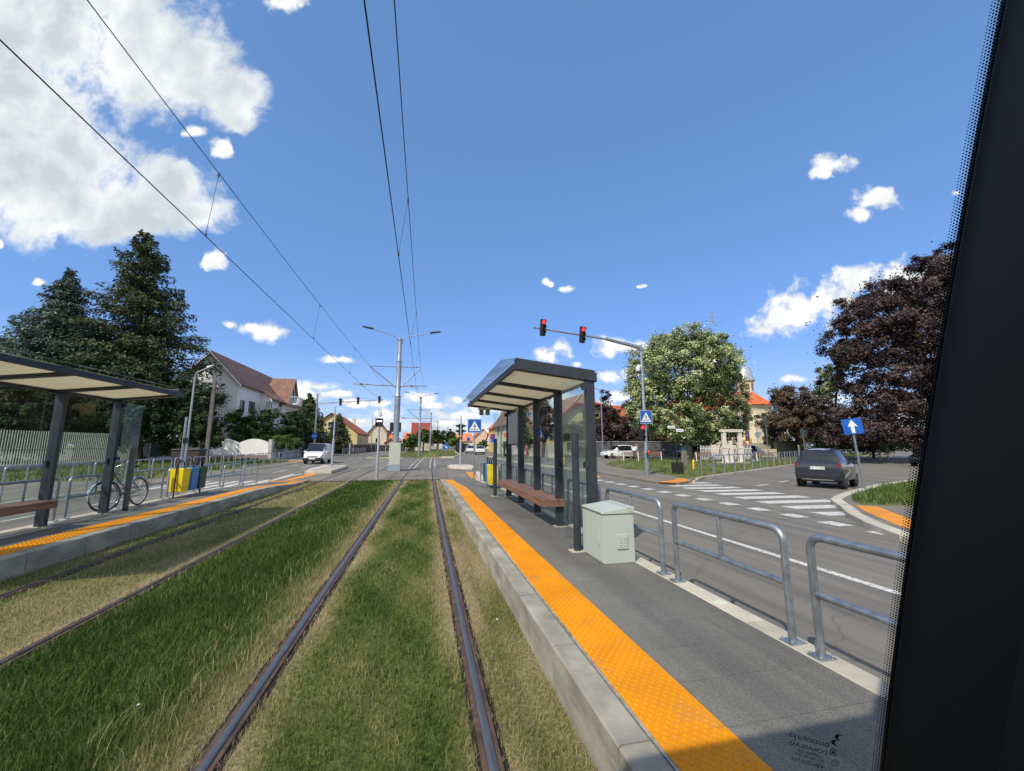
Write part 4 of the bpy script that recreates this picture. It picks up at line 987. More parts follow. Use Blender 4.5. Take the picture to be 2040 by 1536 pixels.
def ped_sign(loc, s, h, label, rz=0):
    t = thing('crossing_sign', label, 'road sign', loc, rz, 'pedestrian crossing signs')
    MB().tube([(0, 0, 0), (0, 0, h)], .03, 12).build('pole', M_galv, t, smooth=40)
    p = ped_face(t, s); p.location = (0, -.035, h - s / 2 + .01)
    mb = MB(); mb.bx(-.05, .05, -.029, .005, -.02, .02); c_ = mb.build('clamp', M_galv, p)
    return t
ped_sign((2.32, 17.9, zR(17.9)), .62, 2.86 - zR(17.9), 'blue pedestrian crossing sign on its own thin post at the right platform end', R(-4))

def arrow_sign():
    t = thing('direction_sign', 'crooked blue one-way sign with a white up arrow on the corner island', 'road sign', (15.95, 11.75, .1))
    top = Vector((-.24, .0, 2.50))
    MB().tube([(0, 0, 0), tuple(top)], .035, 12).build('pole', M_galv, t, smooth=40)
    M = Matrix.Translation(Vector((-.25, -.06, 2.30))) @ Matrix.Rotation(R(-50), 4, 'Z') @ Matrix.Rotation(R(-6), 4, 'Y')
    # face turned towards the viewer
    mb = MB(); mb.bx(-.30, .28, -.004, .004, -.29, .29); p = place(mb, M).build('sign_plate', M_blue, t)
    mb = MB(); w = .016
    for (x0, x1, z0, z1) in ((-.295, .275, .275, .285), (-.295, .275, -.285, -.275), (-.295, -.285, -.274, .274), (.265, .275, -.274, .274)): mb.bx(x0, x1, -.006, -.0045, z0, z1)
    place(mb, M).build('sign_border', M_blue, t)
    mb = MB(); mb.ext([(x * .78 - .01, -.0045, z * .82) for x, z in ((-.075, -.30), (.055, -.30), (.055, .02), (.19, -.02), (-.0, .30), (-.19, -.02), (-.075, .02))], (0, -.003, 0)); place(mb, M).build('arrow', M_signw, t)
arrow_sign()

def round_sign(loc, r, h, face, label, rz=0, back=False, m=None):
    t = thing('round_sign', label, 'road sign', loc, rz)
    MB().tube([(0, 0, 0), (0, 0, h)], .032, 10).build('pole', M_galv, t, smooth=40)
    mb = MB(); M = Matrix.Translation((0, -.04, h - r)) @ Matrix.Rotation(R(90), 4, 'X'); mb.lathe([(r, -.004), (r, .004)], n=28, M=M); p = mb.build('sign_disc', m or M_blue, t)
    if face == 'arrow':
        mb = MB(); mb.ext([(x * r, -.046, h - r + z * r) for x, z in ((-.5, .35), (-.35, .5), (.15, .02), (.35, .22), (.5, -.5), (-.22, -.35), (-.02, -.15))], (0, -.003, 0)); mb.build('arrow', M_signw, p)
    if face == 'two':
        mb = MB()
        for s_ in (-1, 1): mb.ext([(s_ * x * r, -.046, h - r + z * r) for x, z in ((.12, .55), (.30, .55), (.30, 0), (.45, 0), (.21, -.45), (-.03, 0), (.12, 0))], (0, -.003, 0))
        mb.build('symbol', M_signw, p)
    return t
round_sign((3.35, 56.2, .16), .42, 1.75, 'arrow', 'round blue keep-right sign on the nose of the grass reserve')

# ------------------------------------------------------------------ traffic lights
def head3(parent, M, lit=0, s=1.0, vis=True, name='signal_head'):
    """three-lens signal head facing -y; lit = index of the lit lens or None"""
    mb = MB(); mb.bx(-.15 * s, .15 * s, -.02 * s, .16 * s, -.46 * s, .46 * s); h = place(mb, M).build(name, M_black, parent, bevel=.03 * s)
    for k in range(3):
        z = (.30 - k * .30) * s
        on = lit == k
        mm = M @ Matrix.Translation((0, -.021 * s, z)) @ Matrix.Rotation(R(90), 4, 'X')
        mb = MB(); mb.lathe([(.105 * s, -.002), (.105 * s, .008), (.07 * s, .02 * s), (.02 * s, .026 * s)], n=18, M=mm)
        mb.build('lens', M_red_on if on and k == 0 else mat('lens_dark_%d' % k, ((.06, .008, .008), (.06, .035, .005), (.006, .04, .02))[k], .25), h, smooth=40)
        if vis:
            vs = []; fs = []; n = 12
            for i in range(n + 1):
                a_ = R(-10) + R(200) * i / n
                for (rr, yy) in ((.125 * s, -.02 * s), (.12 * s, -.17 * s)): vs.append(M @ Vector((rr * math.cos(a_), yy + (.05 * s if yy < -.1 * s and (i < 2 or i > n - 2) else 0), z + rr * math.sin(a_))))
            for i in range(n): fs.append((2 * i, 2 * i + 1, 2 * i + 3, 2 * i + 2))
            mb = MB(); mb.add(vs, fs); mb.build('visor', M_black, h)
    return h
# right gantry
t = thing('traffic_light_gantry', 'grey corner mast whose long arm holds two red lights over the right road', 'traffic light', (12.06, 19.9, .10))
MB().tube([(0, 0, 0), (0, 0, 1.2)], .125, 20).tube([(0, 0, 1.2), (0, 0, 1.35), (0, 0, 7.28)], [.125, .095, .075], 20).build('mast', M_galv, t, smooth=40)
MB().tube([(0, 0, 6.95), (-.1, 0, 7.12), (-2.2, 0, 7.50)], [.12, .11, .085], 14).tube([(-2.1, 0, 7.48), (-6.35, 0, 7.87)], [.06, .045], 12).build('arm', M_galv, t, smooth=40)
for (x, z) in ((-5.86, 7.86), (-3.60, 7.60)):
    head3(t, Matrix.Translation((x, -.18, z)) @ Matrix.Rotation(R(8), 4, 'Z') @ Matrix.Rotation(R(8), 4, 'X'), 0, .98)
h = head3(t, Matrix.Translation((-.22, -.10, 2.30)), 0, .95)
mb = MB(); mb.bx(-.20, -.06, -.03, .03, 2.55, 2.60); mb.bx(-.20, -.06, -.03, .03, 1.95, 2.0); mb.build('bracket', M_galv, t)
p = ped_face(t, .74); p.location = (.0, -.16, 3.14)
mb = MB(); mb.bx(-.10, .10, -.06, .06, .90, 1.16); mb = MB(); mb.bx(-.07, .07, -.24, -.13, .92, 1.34); hb = mb.build('low_signal_box', M_black, t, bevel=.02)
for k, mm in enumerate((M_red_on, mat('lens_amber_dim', (.30, .10, .02), .3), mat('lens_teal_dim', (.02, .20, .20), .3))):
    m_ = Matrix.Translation((0, -.241, 1.27 - k * .14)) @ Matrix.Rotation(R(90), 4, 'X'); mb = MB(); mb.lathe([(.05, 0), (.045, .012), (.015, .02)], n=14, M=m_); mb.build('lens', mm, hb, smooth=40)
mb = MB(); mb.bx(-.26, -.02, -.05, .05, 6.02, 6.1); mb.lathe([(.10, 5.72), (.13, 5.78), (.13, 5.95), (.07, 6.02)], (-.26, -.02, 0), 16); cmr = mb.build('camera_housing', mat('white_plastic', (.72, .73, .72), .4), t, smooth=35)
mb = MB(); mb.lathe([(.03, 5.62), (.09, 5.66), (.105, 5.72)], (-.26, -.02, 0), 14); mb.build('camera_dome', M_black, cmr, smooth=40)

# island signals seen from behind, with pole
def island_signal(loc, label, disc):
    t = thing('traffic_light', label, 'traffic light', loc, 0, 'traffic lights seen from behind on the junction islands')
    MB().tube([(0, 0, 0), (0, 0, 1.9)], .085, 14).tube([(0, 0, 1.9), (0, 0, 1.98), (0, 0, 3.8)], [.085, .055, .05], 12).build('pole', M_galv_d, t, smooth=40)
    mb = MB(); mb.bx(-.16, .16, -.02, .16, 2.28, 3.22); h = mb.build('signal_head', M_black, t, bevel=.04)
    for z in (3.02, 2.62):
        for s_ in (-1, 1): MB().ext([(s_ * .1605, .0, z - .10), (s_ * .42, -.08, z + .00), (s_ * .42, -.08, z + .09), (s_ * .1605, 0, z + .13)], (0, .2, 0)).build('visor', M_black, h)
    mb = MB(); mb.bx(-.14, -.01, -.05, .12, 1.98, 2.22); mb.bx(.01, .14, -.05, .12, 1.98, 2.22); mb.build('counter_box', M_black, t)
    if disc: mb = MB(); mb.lathe([(.42, 0), (.42, .008)], n=28, M=Matrix.Translation((0, .10, 1.52 - .15)) @ Matrix.Rotation(R(90), 4, 'X')); mb.build('sign_disc', M_black, t)
    return t
island_signal((3.0, 31.4, .15), 'traffic light with a black round plate on the small island right of the tracks', True)
island_signal((-6.05, 30.4, .2), 'traffic light on the pale island left of the tracks, beside the white van', False)

# tram signal with three white dots
t = thing('tram_signal', 'slim grey pole with a black box showing three white dots', 'tram signal', (-2.12, 21.35, -.05))
MB().tube([(0, 0, 0), (0, 0, 1.35)], .072, 16).tube([(0, 0, 1.35), (0, 0, 1.42), (0, 0, 2.7)], [.072, .058, .055], 14).build('pole', M_galv_d, t, smooth=40)
mb = MB(); mb.bx(-.17, .16, -.02, .12, 2.68, 3.10); h = mb.build('signal_box', M_black, t, bevel=.012)
mb = MB(); mb.bx(-.19, .18, -.16, -.0, 3.085, 3.10); mb.bx(-.19, -.178, -.14, 0, 2.78, 3.09); mb.bx(.168, .18, -.14, 0, 2.78, 3.09); mb.build('hood', M_black, h)
mb = MB()
for k in range(3): mb.lathe([(.040, 0), (.035, .008), (.01, .012)], n=12, M=Matrix.Translation((-.095 + k * .09, -.022, 2.97)) @ Matrix.Rotation(R(90), 4, 'X'))
mb.build('white_lamp', M_white_on, h)
mb = MB(); mb.tube([(0, .05, 3.1), (0, .05, 3.62)], .018, 8).tube([(-.075, .05, 3.25), (-.075, .05, 3.66)], .012, 6); mb.bx(.04, .10, .02, .08, 3.2, 3.45); mb.build('antenna', M_galv_d, t)

# left gantry in the distance
t = thing('traffic_light_gantry', 'distant thin gantry holding three small dark signal heads over the left road', 'traffic light', (-14.9, 62, .1))
MB().tube([(0, 0, 0), (0, 0, 2.5)], .17, 14).tube([(0, 0, 2.5), (0, 0, 9.0)], [.14, .12], 14).build('mast', M_galv, t, smooth=40)
MB().tube([(0, 0, 7.65), (3, 0, 7.85), (9.1, 0, 8.35)], [.085, .07, .045], 8).tube([(0, 0, 7.3), (3, 0, 7.85)], .03, 6).tube([(0, 0, 8.95), (6, 0, 8.45), (9.1, 0, 8.37)], .018, 5).build('arm', M_galv_d, t, smooth=40)
for x, z in ((3.2, 7.85), (5.6, 8.1), (8.6, 8.35)):
    mb = MB(); mb.bx(x - .17, x + .17, -.25, -.08, z - .52, z + .52); mb.bx(x - .2, x - .17, -.4, -.1, z + .2, z + .45); mb.bx(x + .17, x + .2, -.4, -.1, z + .2, z + .45); mb.build('signal_head', M_black, t, bevel=.05)
mb = MB(); mb.lathe([(.42, 0), (.42, .02)], n=24, M=Matrix.Translation((.0, -.18, 2.9)) @ Matrix.Rotation(R(90), 4, 'X')); p = mb.build('round_blue_sign', mat('sign_blue_bright', (.01, .16, .75), .3), t)
mb = MB(); mb.bx(-.25, -.05, -.215, -.205, 2.82, 2.98); mb.bx(.05, .25, -.215, -.205, 2.82, 2.98); mb.build('symbol', M_signw, p)

# ------------------------------------------------------------------ street lamps
def lamp(loc, h, rz, arm, label, r=.06, grp='street lamps along the pavements'):
    t = thing('street_lamp', label, 'street lamp', loc, rz, grp)
    MB().tube([(0, 0, 0), (0, 0, h * .9)] + [(.0, 0, h * .93), (.05 * arm, 0, h * .965), (.22 * arm, 0, h * .985), (arm, 0, h * 1.03)], [r, r * .7, r * .6, r * .55, r * .5, r * .45], 12).build('pole', M_galv, t, smooth=60)
    mb = MB(); mb.ext([(arm * .95, -.10, h * 1.02), (arm * 1.45, -.11, h * 1.05), (arm * 1.5, -.06, h * 1.062), (arm * .95, -.06, h * 1.045)], (0, .2, 0)); mb.build('lamp_head', M_galv_d, t, bevel=.01)
lamp((-11.85, 24, .1), 5.55, 0, .55, 'slender lamp post by the left road, in front of the dark conifers')
lamp((-14.4, 72, .1), 8.4, 0, 1.8, 'lamp post standing past the white van, beside the round blue sign gantry', .11)
lamp((-11.5, 100, .1), 8.4, 0, 1.8, 'more distant lamp post left of the tram signal, by the red-roofed yellow house', .11)
lamp((10.9, 55, .1), 8.2, R(15), 1.2, 'lamp post right of the crossing sign, before the brown tiled house', .10)
lamp((22.9, 48, .1), 9.0, R(160), 1.2, 'tall pale lamp post seen through the right shelter glass', .10)

# ------------------------------------------------------------------ catenary
M_mast = mat('mast_galvanised', (.30, .34, .39), .45, .6, var=.15, scale=3, bump=.1)
M_wire = mat('wire_dark', (.03, .03, .035), .6, .3)
def mast(x, y, label, k=1.0):
    t = thing('catenary_mast', label, 'tram mast', (x, y, 0), 0, 'tram line masts')
    MB().tube([(0, 0, 0), (0, 0, 5.1)], .20, 20).tube([(0, 0, 5.1), (0, 0, 5.16), (0, 0, 7.6)], [.20, .165, .165], 20).tube([(0, 0, 7.6), (0, 0, 7.66), (0, 0, 9.25)], [.165, .14, .135], 18).build('pole', M_mast, t, smooth=35)
    mb = MB(); mb.lathe([(.17, 7.55), (.19, 7.6), (.17, 7.68)], n=20); mb.lathe([(.205, 5.05), (.22, 5.1), (.17, 5.2)], n=20); mb.lathe([(.145, 9.15), (.16, 9.2), (.145, 9.28)], n=18); mb.build('collar', M_mast, t, smooth=40)
    for s_, L_, zt in ((-1, 2.60, 10.03), (1, 2.85, 9.98)):
        MB().tube([(s_ * .18, 0, 8.9), (s_ * .20, 0, 9.28), (s_ * .34, 0, 9.42), (s_ * (L_ - .5), 0, zt - .12)], .028, 8).tube([(0, 0, 8.95), (s_ * .2, 0, 8.95)], .02, 6).tube([(0, 0, 9.2), (s_ * .2, 0, 9.2)], .02, 6).build('lamp_arm', M_mast, t, smooth=50)
        mb = MB(); mb.ext([(s_ * (L_ - .75), -.12, zt - .19), (s_ * L_, -.13, zt - .04), (s_ * L_, -.13, zt + .01), (s_ * (L_ - .75), -.12, zt - .09)], (0, .26, 0)); mb.build('lamp_head', M_black, t, bevel=.01)
    xl, xr = -1.98, 1.50
    MB().tube([(xl, 0, 7.20), (0, 0, 7.22), (xr, 0, 7.24)], .034, 8).tube([(xl, 0, 7.18), (-.15, 0, 5.72)], .04, 8).tube([(xr, 0, 7.22), (.15, 0, 5.72)], .04, 8).tube([(-2.98, 0, 5.90), (-.2, 0, 5.84)], .042, 8).tube([(.2, 0, 5.84), (2.0, 0, 5.92)], .042, 8).build('bracket_arms', M_mast, t, smooth=50)
    MB().tube([(-2.95, 0, 5.86), (-2.5, -.1, 5.80), (-2.15, -.1, 5.66)], .024, 6).tube([(.6, 0, 5.84), (1.0, -.1, 5.78), (1.45, -.1, 5.66)], .024, 6).build('steady_arm', M_mast, t, smooth=50)
    MB().lathe([(.055, -.08), (.075, -.04), (.05, 0), (.075, .04), (.055, .08)], n=10, M=Matrix.Translation((-2.45, 0, 5.89)) @ Matrix.Rotation(R(90), 4, 'Y')).lathe([(.055, -.08), (.075, -.04), (.05, 0), (.075, .04), (.055, .08)], n=10, M=Matrix.Translation((.9, 0, 5.87)) @ Matrix.Rotation(R(90), 4, 'Y')).build('insulator', mat('insulator_brown', (.10, .04, .03), .3), t, smooth=60)
    return t
MS = [(-1.72, 28.8), (-.30, 64), (2.05, 96), (4.9, 128), (10.5, 166)]
ml = ['nearest tall tram mast with two lamp arms, a pale cabinet at its foot', 'second tram mast along the line, at the start of the grass reserve', 'third tram mast along the line, on the grass reserve',
      'fourth tram mast along the line, on the grass reserve', 'farthest small tram mast at the curve of the line']
mast(*MS[0], ml[0]); p0 = [o for o in bpy.data.objects if o.get('category') == 'tram mast'][0]
for i in range(1, 5):
    c = copy_tree(p0); c.location = (*MS[i], 0); c['label'] = ml[i]
# cabinet at the foot of the mast
t = thing('utility_cabinet', 'tall pale cabinet with bluish base fixed to the foot of the nearest tram mast', 'cabinet', (-1.67, 27.95, 0))
mb = MB(); mb.bx(-.42, .36, -.2, .45, 0, .42); mb.build('plinth', mat('cabinet_plinth_blue', (.25, .31, .36), .6), t, bevel=.01)
mb = MB(); mb.bx(-.40, .34, -.19, .44, .425, 1.86); c_ = mb.build('body', mat('cabinet_beige_green', (.44, .47, .40), .55, var=.06), t, bevel=.012)
mb = MB(); mb.bx(-.06, .03, -.196, -.191, 1.72, 1.80); mb.build('label_plate', M_signw, c_)
mb = MB(); mb.ext([(-.06 , -.192, 1.42), (.06, -.192, 1.42), (.0, -.192, 1.53)], (0, -.003, 0)); mb.build('warning_triangle', mat('warning_yellow', (.7, .55, .05), .5), c_)
mb = MB()
for z in (.7, 1.6):
    mb.bx(-.42, -.39, -.215, -.185, z - .03, z + .03); mb.bx(.33, .36, -.215, -.185, z - .03, z + .03)
mb.build('hinge', M_black, c_)
mb = MB(); mb.bx(-.28, -.25, .02, .07, 2.2, 4.0) if False else mb.bx(-.46, .30, -.03, .03, 2.62, 3.28); s_ = single(mb, 'notice_board', M_black, 'black rectangular board behind the nearest tram mast', 'board', (-1.72, 29.1, 0))
# wires
def wire(name, pts, r, label, grp=None):
    x0, y0, z0 = pts[0]
    MBx = MB().tube([(x - x0, y - y0, z - z0) for x, y, z in pts], r, 6)
    return single(MBx, name, M_wire, label, 'overhead wire', pts[0], group='overhead tram wires', smooth=60)
def sag(p, q, s, n=10):
    p, q = Vector(p), Vector(q); return [tuple(p + (q - p) * (k / n) - Vector((0, 0, s * 4 * (k / n) * (1 - k / n)))) for k in range(n + 1)]
def spans(xs, z, s):
    out = []
    for (a_, b_) in zip(xs, xs[1:]):
        sp = sag((a_[0], a_[1], z), (b_[0], b_[1], z), s); out += sp if not out else sp[1:]
    return out
Rc = [(-.70, -8), (-.45, 28.7)] + [(x + 1.45 - (.2 if i % 2 else 0), y - .1) for i, (x, y) in enumerate(MS[1:])]
Lc = [(-4.25, -8), (-3.92, 28.7)] + [(x - 2.15, y - .1) for x, y in MS[1:]]
Rm = [(-.62, -8), (-.22, 28.8)] + [(x + 1.5, y) for x, y in MS[1:]]
Lm = [(-4.25, -8), (-3.70, 28.8)] + [(x - 1.98, y) for x, y in MS[1:]]
zc, zm = 5.63, 7.2
wire('contact_wire', spans(Rc, zc, .02), .0085, 'lower overhead wire above the near right track')
wire('contact_wire', spans(Lc, zc, .02), .0085, 'lower overhead wire above the far left track')
wire('carrier_wire', spans(Rm, zm, .28), .0075, 'upper sagging overhead wire above the near right track')
wire('carrier_wire', spans(Lm, zm, .28), .0075, 'upper sagging overhead wire above the far left track')
def interp(pts, y):
    for a_, b_ in zip(pts, pts[1:]):
        if a_[1] <= y <= b_[1]:
            t_ = (y - a_[1]) / (b_[1] - a_[1]); return [a_[i] + (b_[i] - a_[i]) * t_ for i in range(3)]
for (C_, M__, nm) in ((spans(Rc, zc, .02), spans(Rm, zm, .28), 'near right'), (spans(Lc, zc, .02), spans(Lm, zm, .28), 'far left')):
    for i, y in enumerate((.6, 8.1, 15.6, 23.0, 36, 43, 50, 57)):
        a_, b_ = interp(C_, y), interp(M__, y)
        mb = MB(); d_ = [b_[q] - a_[q] for q in range(3)]
        mb.tube([(0, 0, .02), tuple(d_)], .0045, 5); mb.lathe([(.014, -.01), (.018, .04), (.006, .09)], n=6)
        mb.lathe([(.006, -.09), (.018, -.04), (.014, .01)], tuple(d_), n=6)
        single(mb, 'dropper', M_wire, '%s thin dropper between the wires of the %s track' % (ord_[i], nm), 'overhead wire', tuple(a_), group='droppers of the overhead line')
# ------------------------------------------------------------------ survey helpers: sight line of a photo pixel met with a vertical plane
_cy, _sy, _cp, _sp = math.cos(R(YAW)), math.sin(R(YAW)), math.cos(R(PITCH)), math.sin(R(PITCH))
def _ray(px, py):
    a_ = (px - 1020) / 790; b_ = -(py - 768) / 790
    return (_sy * _cp + a_ * _cy - b_ * _sy * _sp, _cy * _cp - a_ * _sy - b_ * _cy * _sp, _sp + b_ * _cp)
def AY(px, py, Y): r_ = _ray(px, py); t_ = Y / r_[1]; return (r_[0] * t_, CH + r_[2] * t_)
def AX(px, py, X): r_ = _ray(px, py); t_ = X / r_[0]; return (r_[1] * t_, CH + r_[2] * t_)

# ------------------------------------------------------------------ trees
M_bark = mat('bark_brown', (.075, .055, .04), .95, base2=(.13, .10, .075), scale=5, stretch=(6, 6, 1), bump=.6, bscale=18)
M_bark_g = mat('bark_grey', (.14, .125, .105), .95, base2=(.22, .20, .17), scale=5, stretch=(6, 6, 1), bump=.6, bscale=18)
L_linden = leaf_mat('leaves_silver_linden', [(.022, .05, .012), (.075, .135, .032), (.26, .34, .11), (.58, .62, .32), (.80, .80, .54)], .28, clump=.8)
L_maple = leaf_mat('leaves_purple_maple', [(.012, .009, .012), (.034, .022, .025), (.066, .042, .042), (.12, .082, .072), (.19, .135, .115)], .22, clump=.5)
L_maple2 = leaf_mat('leaves_bronze_maple', [(.028, .022, .018), (.065, .045, .032), (.115, .078, .052), (.18, .13, .08), (.20, .16, .08)], .22, clump=.5)
L_green = leaf_mat('leaves_mid_green', [(.020, .048, .010), (.045, .10, .018), (.085, .16, .03), (.16, .24, .055)], .3, clump=.6)
L_dark = leaf_mat('leaves_dark_green', [(.012, .028, .012), (.026, .055, .018), (.045, .08, .024), (.08, .12, .035)], .25, clump=.6)
L_light = leaf_mat('leaves_light_green', [(.05, .10, .015), (.10, .18, .03), (.18, .26, .06), (.28, .34, .12)], .35, clump=.6)
L_spruce = leaf_mat('needles_spruce', [(.018, .035, .018), (.045, .072, .030), (.085, .115, .048), (.16, .18, .07)], .2, clump=.7)
L_cedar = leaf_mat('needles_blue_cedar', [(.026, .052, .040), (.06, .105, .08), (.11, .165, .12), (.20, .27, .20)], .2, clump=.7)

def leaf_quads(C_, size, nrm, jit=1.0, asp=.62):
    """diamond-shaped leaves at C_ (n,3), facing roughly nrm with jitter"""
    n = len(C_); a_ = nrm + rng.normal(0, jit, (n, 3)); a_ /= np.linalg.norm(a_, axis=1)[:, None] + 1e-9
    t = rng.normal(0, 1, (n, 3)); t -= a_ * (t * a_).sum(1)[:, None]; t /= np.linalg.norm(t, axis=1)[:, None] + 1e-9
    b_ = np.cross(a_, t); s = size * rng.uniform(.6, 1.35, n)
    P = np.stack([C_ - t * s[:, None] * .5, C_ + b_ * s[:, None] * .5 * asp - t * s[:, None] * .08, C_ + t * s[:, None] * .5, C_ - b_ * s[:, None] * .5 * asp - t * s[:, None] * .08], 1)
    return P.reshape(-1, 3), (np.arange(n)[:, None] * 4 + np.arange(4)).astype(np.int32)

def broadleaf(name, label, base, lobes, n, size, m, tr=.18, group=None, cat='tree', bark=None, cl=None, trunk=True, shell=.62, clr=.85, open_=.0, z0=.1):
    """crown grown as many small clumps over several lobes, with gaps between the clumps"""
    bx_, by_ = base; t = thing(name, label, cat, (bx_, by_, z0), 0, group)
    vol = np.array([l[3] * l[4] * l[5] for l in lobes]); vol = vol ** .67; pr = vol / vol.sum()
    ncl = cl or max(60, n // 130)
    which = rng.choice(len(lobes), ncl, p=pr); Lb = np.array(lobes)[which]
    d = rng.normal(0, 1, (ncl, 3)); d /= np.linalg.norm(d, axis=1)[:, None]
    lump = 1 + .16 * np.sin(d[:, 0] * 5 + which) * np.cos(d[:, 2] * 6 + which * 2) + np.clip(rng.normal(0, .05, ncl), -.1, .06); lump = np.minimum(lump, 1.13)
    rr = (rng.uniform(shell ** 3, 1, ncl)) ** (1 / 3)
    C0 = Lb[:, :3] + d * Lb[:, 3:6] * (rr * lump)[:, None]
    keep = rng.random(ncl) > open_; C0, d, Lb = C0[keep], d[keep], Lb[keep]; ncl = len(C0)
    meanr = float(np.mean([l[3] for l in lobes]))
    cr = meanr * .155 * rng.uniform(.6, 1.4, ncl) * clr * 1.3
    per = n // ncl; idx = np.repeat(np.arange(ncl), per)
    q = rng.normal(0, .55, (len(idx), 3)); q = np.clip(q, -1.05, 1.05); q[:, 2] *= .85
    Cc = C0[idx] + q * cr[idx][:, None]
    # a few inner leaves so the middle is not hollow
    ni = n // 7; w2 = rng.choice(len(lobes), ni, p=pr); L2 = np.array(lobes)[w2]; Ci = L2[:, :3] + rng.normal(0, .36, (ni, 3)) * L2[:, 3:6]
    nr = np.concatenate([d[idx] * .7 + [-.25, -.25, 1.0], rng.normal(0, 1, (ni, 3))])
    P, F_ = leaf_quads(np.concatenate([Cc, Ci]), size, nr, .55)
    P -= np.array([bx_, by_, z0]); np_mesh('crown', P, F_, m, t)
    if trunk:
        mb = MB(); zc_ = min(l[2] - l[5] * .3 for l in lobes) - z0; top = max(l[2] for l in lobes) - z0
        hl = max(lobes, key=lambda l: l[2]); cx = hl[0] - bx_; cyy = hl[1] - by_
        mb.tube([(0, 0, -.1), (.02, 0, zc_ * .5), (cx * .3, cyy * .3, zc_), (cx, cyy, top)], [tr * 1.25, tr, tr * .8, tr * .2], 9)
        for i in rng.choice(ncl, min(16, ncl), replace=False):
            e = C0[i] - [bx_, by_, z0]; s_ = Vector((cx * .3, cyy * .3, zc_ + (top - zc_) * rng.uniform(0, .5))); e = Vector(e)
            mb.tube([s_, s_.lerp(e, .5) + Vector((0, 0, .15)), e], [tr * .38, tr * .2, tr * .05], 5)
        mb.build('trunk', bark or M_bark, t, smooth=60)
    return t

def conifer(name, label, base, H, Rb, n, m, lean=(0, 0), zb=.06, droop=.25, size=.42, group=None, prof=1.0, up=.15, irr=.25, tr=.28, asp=.22, sparse=1.0, z0=.1, hang=.25):
    """whorled conifer: limbs carrying drooping needle sprays"""
    bx_, by_ = base; t = thing(name, label, 'tree', (bx_, by_, z0), 0, group)
    mb = MB(); axis = lambda f: Vector((lean[0] * f, lean[1] * f, H * f))
    mb.tube([axis(k / 8) for k in range(9)], [tr * (1 - k / 8.4) for k in range(9)], 8)
    nl = int(max(22, H * 4.2)); pts = []; nr = []; ln = []
    tot = 0; limbs = []
    for i in range(nl):
        f = zb + (1 - zb) * (i / nl) ** 1.05
        k = 5 if f < .9 else 4
        for j in range(k):
            th = j * 2 * PI / k + i * 2.4 + rnd.uniform(-.4, .4)
            L_ = Rb * max(.04, (1 - f)) ** prof * (1 - .12 * math.exp(-((f - zb) / .08) ** 2) * 3 * .5) * rnd.uniform(1 - irr, 1 + irr * .6)
            if rnd.random() > sparse: continue
            limbs.append((f, th, L_)); tot += L_
    for f, th, L_ in limbs:
        p0 = axis(f); m_ = max(4, int(n * L_ / tot)); dr = Vector((math.cos(th), math.sin(th), 0))
        q = [p0 + dr * (L_ * s_) + Vector((0, 0, L_ * (up * s_ * (1 + (.8 if f > .8 else 0)) - droop * s_ * s_))) for s_ in (0, .35, .7, 1)]
        if L_ > .8: mb.tube(q, [tr * .16 + .012, tr * .12, tr * .07, .01], 4, caps=False)
        s_ = rng.random(m_) ** .65; side = rng.uniform(-1, 1, m_) * (.30 * (1 - s_ * .55) + .06) * L_ * .9
        d2 = np.array([-dr.y, dr.x, 0])
        c = np.array(p0)[None] + np.outer(s_ * L_, np.array(dr)) + np.outer(side, d2)
        c[:, 2] += L_ * (up * s_ * (1 + (.8 if f > .8 else 0)) - droop * s_ * s_) - np.abs(side) * .25 + rng.normal(0, .03 + .03 * L_ * .4, m_) - rng.exponential(hang, m_)
        pts.append(c); tdir = np.outer(np.ones(m_), np.array(dr)) * .8 + np.outer(np.sign(side) * .8, d2) + np.array([0, 0, -.25 - hang * 1.6]) + rng.normal(0, .4, (m_, 3)); nr.append(tdir)
    C_ = np.concatenate(pts); T = np.concatenate(nr); T /= np.linalg.norm(T, axis=1)[:, None]
    n_ = len(C_); up_ = rng.normal(0, .5, (n_, 3)) + [0, 0, 1]; b_ = np.cross(T, up_); b_ /= np.linalg.norm(b_, axis=1)[:, None]
    s = size * rng.uniform(.5, 1.3, n_)[:, None]
    P = np.stack([C_ - T * s * .4, C_ + b_ * s * asp, C_ + T * s * .6, C_ - b_ * s * asp], 1).reshape(-1, 3)
    np_mesh('crown', P, (np.arange(n_)[:, None] * 4 + np.arange(4)).astype(np.int32), m, t)
    mb.build('trunk', M_bark, t, smooth=60)
    return t
def lobe(px, py, Y, rpx, rpy, dy=1.0, k=1.0):
    """a crown lobe centred on a pixel's sight line at depth Y, radii measured in pixels there"""
    x, z = AY(px, py, Y); x2, _ = AY(px + rpx, py, Y); _, z2 = AY(px, py - rpy, Y)
    return (x, Y, z, abs(x2 - x) * k, abs(x2 - x) * dy * k, abs(z2 - z) * k)

# left conifers
xa_, za_ = AY(290, 462, 50)
conifer('spruce_tree', 'tall loose dark spruce rising highest on the left, left of the white house', (xa_ + 2.4, 50), za_ - .1, 7.6, 70000, L_spruce, lean=(-2.4, 0), zb=.10, droop=.22, size=.36, up=.42, irr=.60, prof=.74, tr=.36, sparse=.74, hang=.26)
xa_, za_ = AY(152, 536, 47)
conifer('cedar_tree', 'blue-green layered cedar with a pointed top, left of the tallest spruce', (xa_ + .2, 47), za_ - .1, 8.8, 70000, L_cedar, lean=(-.6, 0), zb=.12, droop=.30, size=.34, up=.34, irr=.42, prof=.95, tr=.3, hang=.26)
conifer('cedar_tree', 'low blue-green cedar branches at the left edge above the shelter roof', (AY(30, 700, 46)[0] - 1, 46), 12.0, 6.5, 22000, L_cedar, zb=.1, droop=.3, size=.40, up=.25, irr=.3, prof=.75)
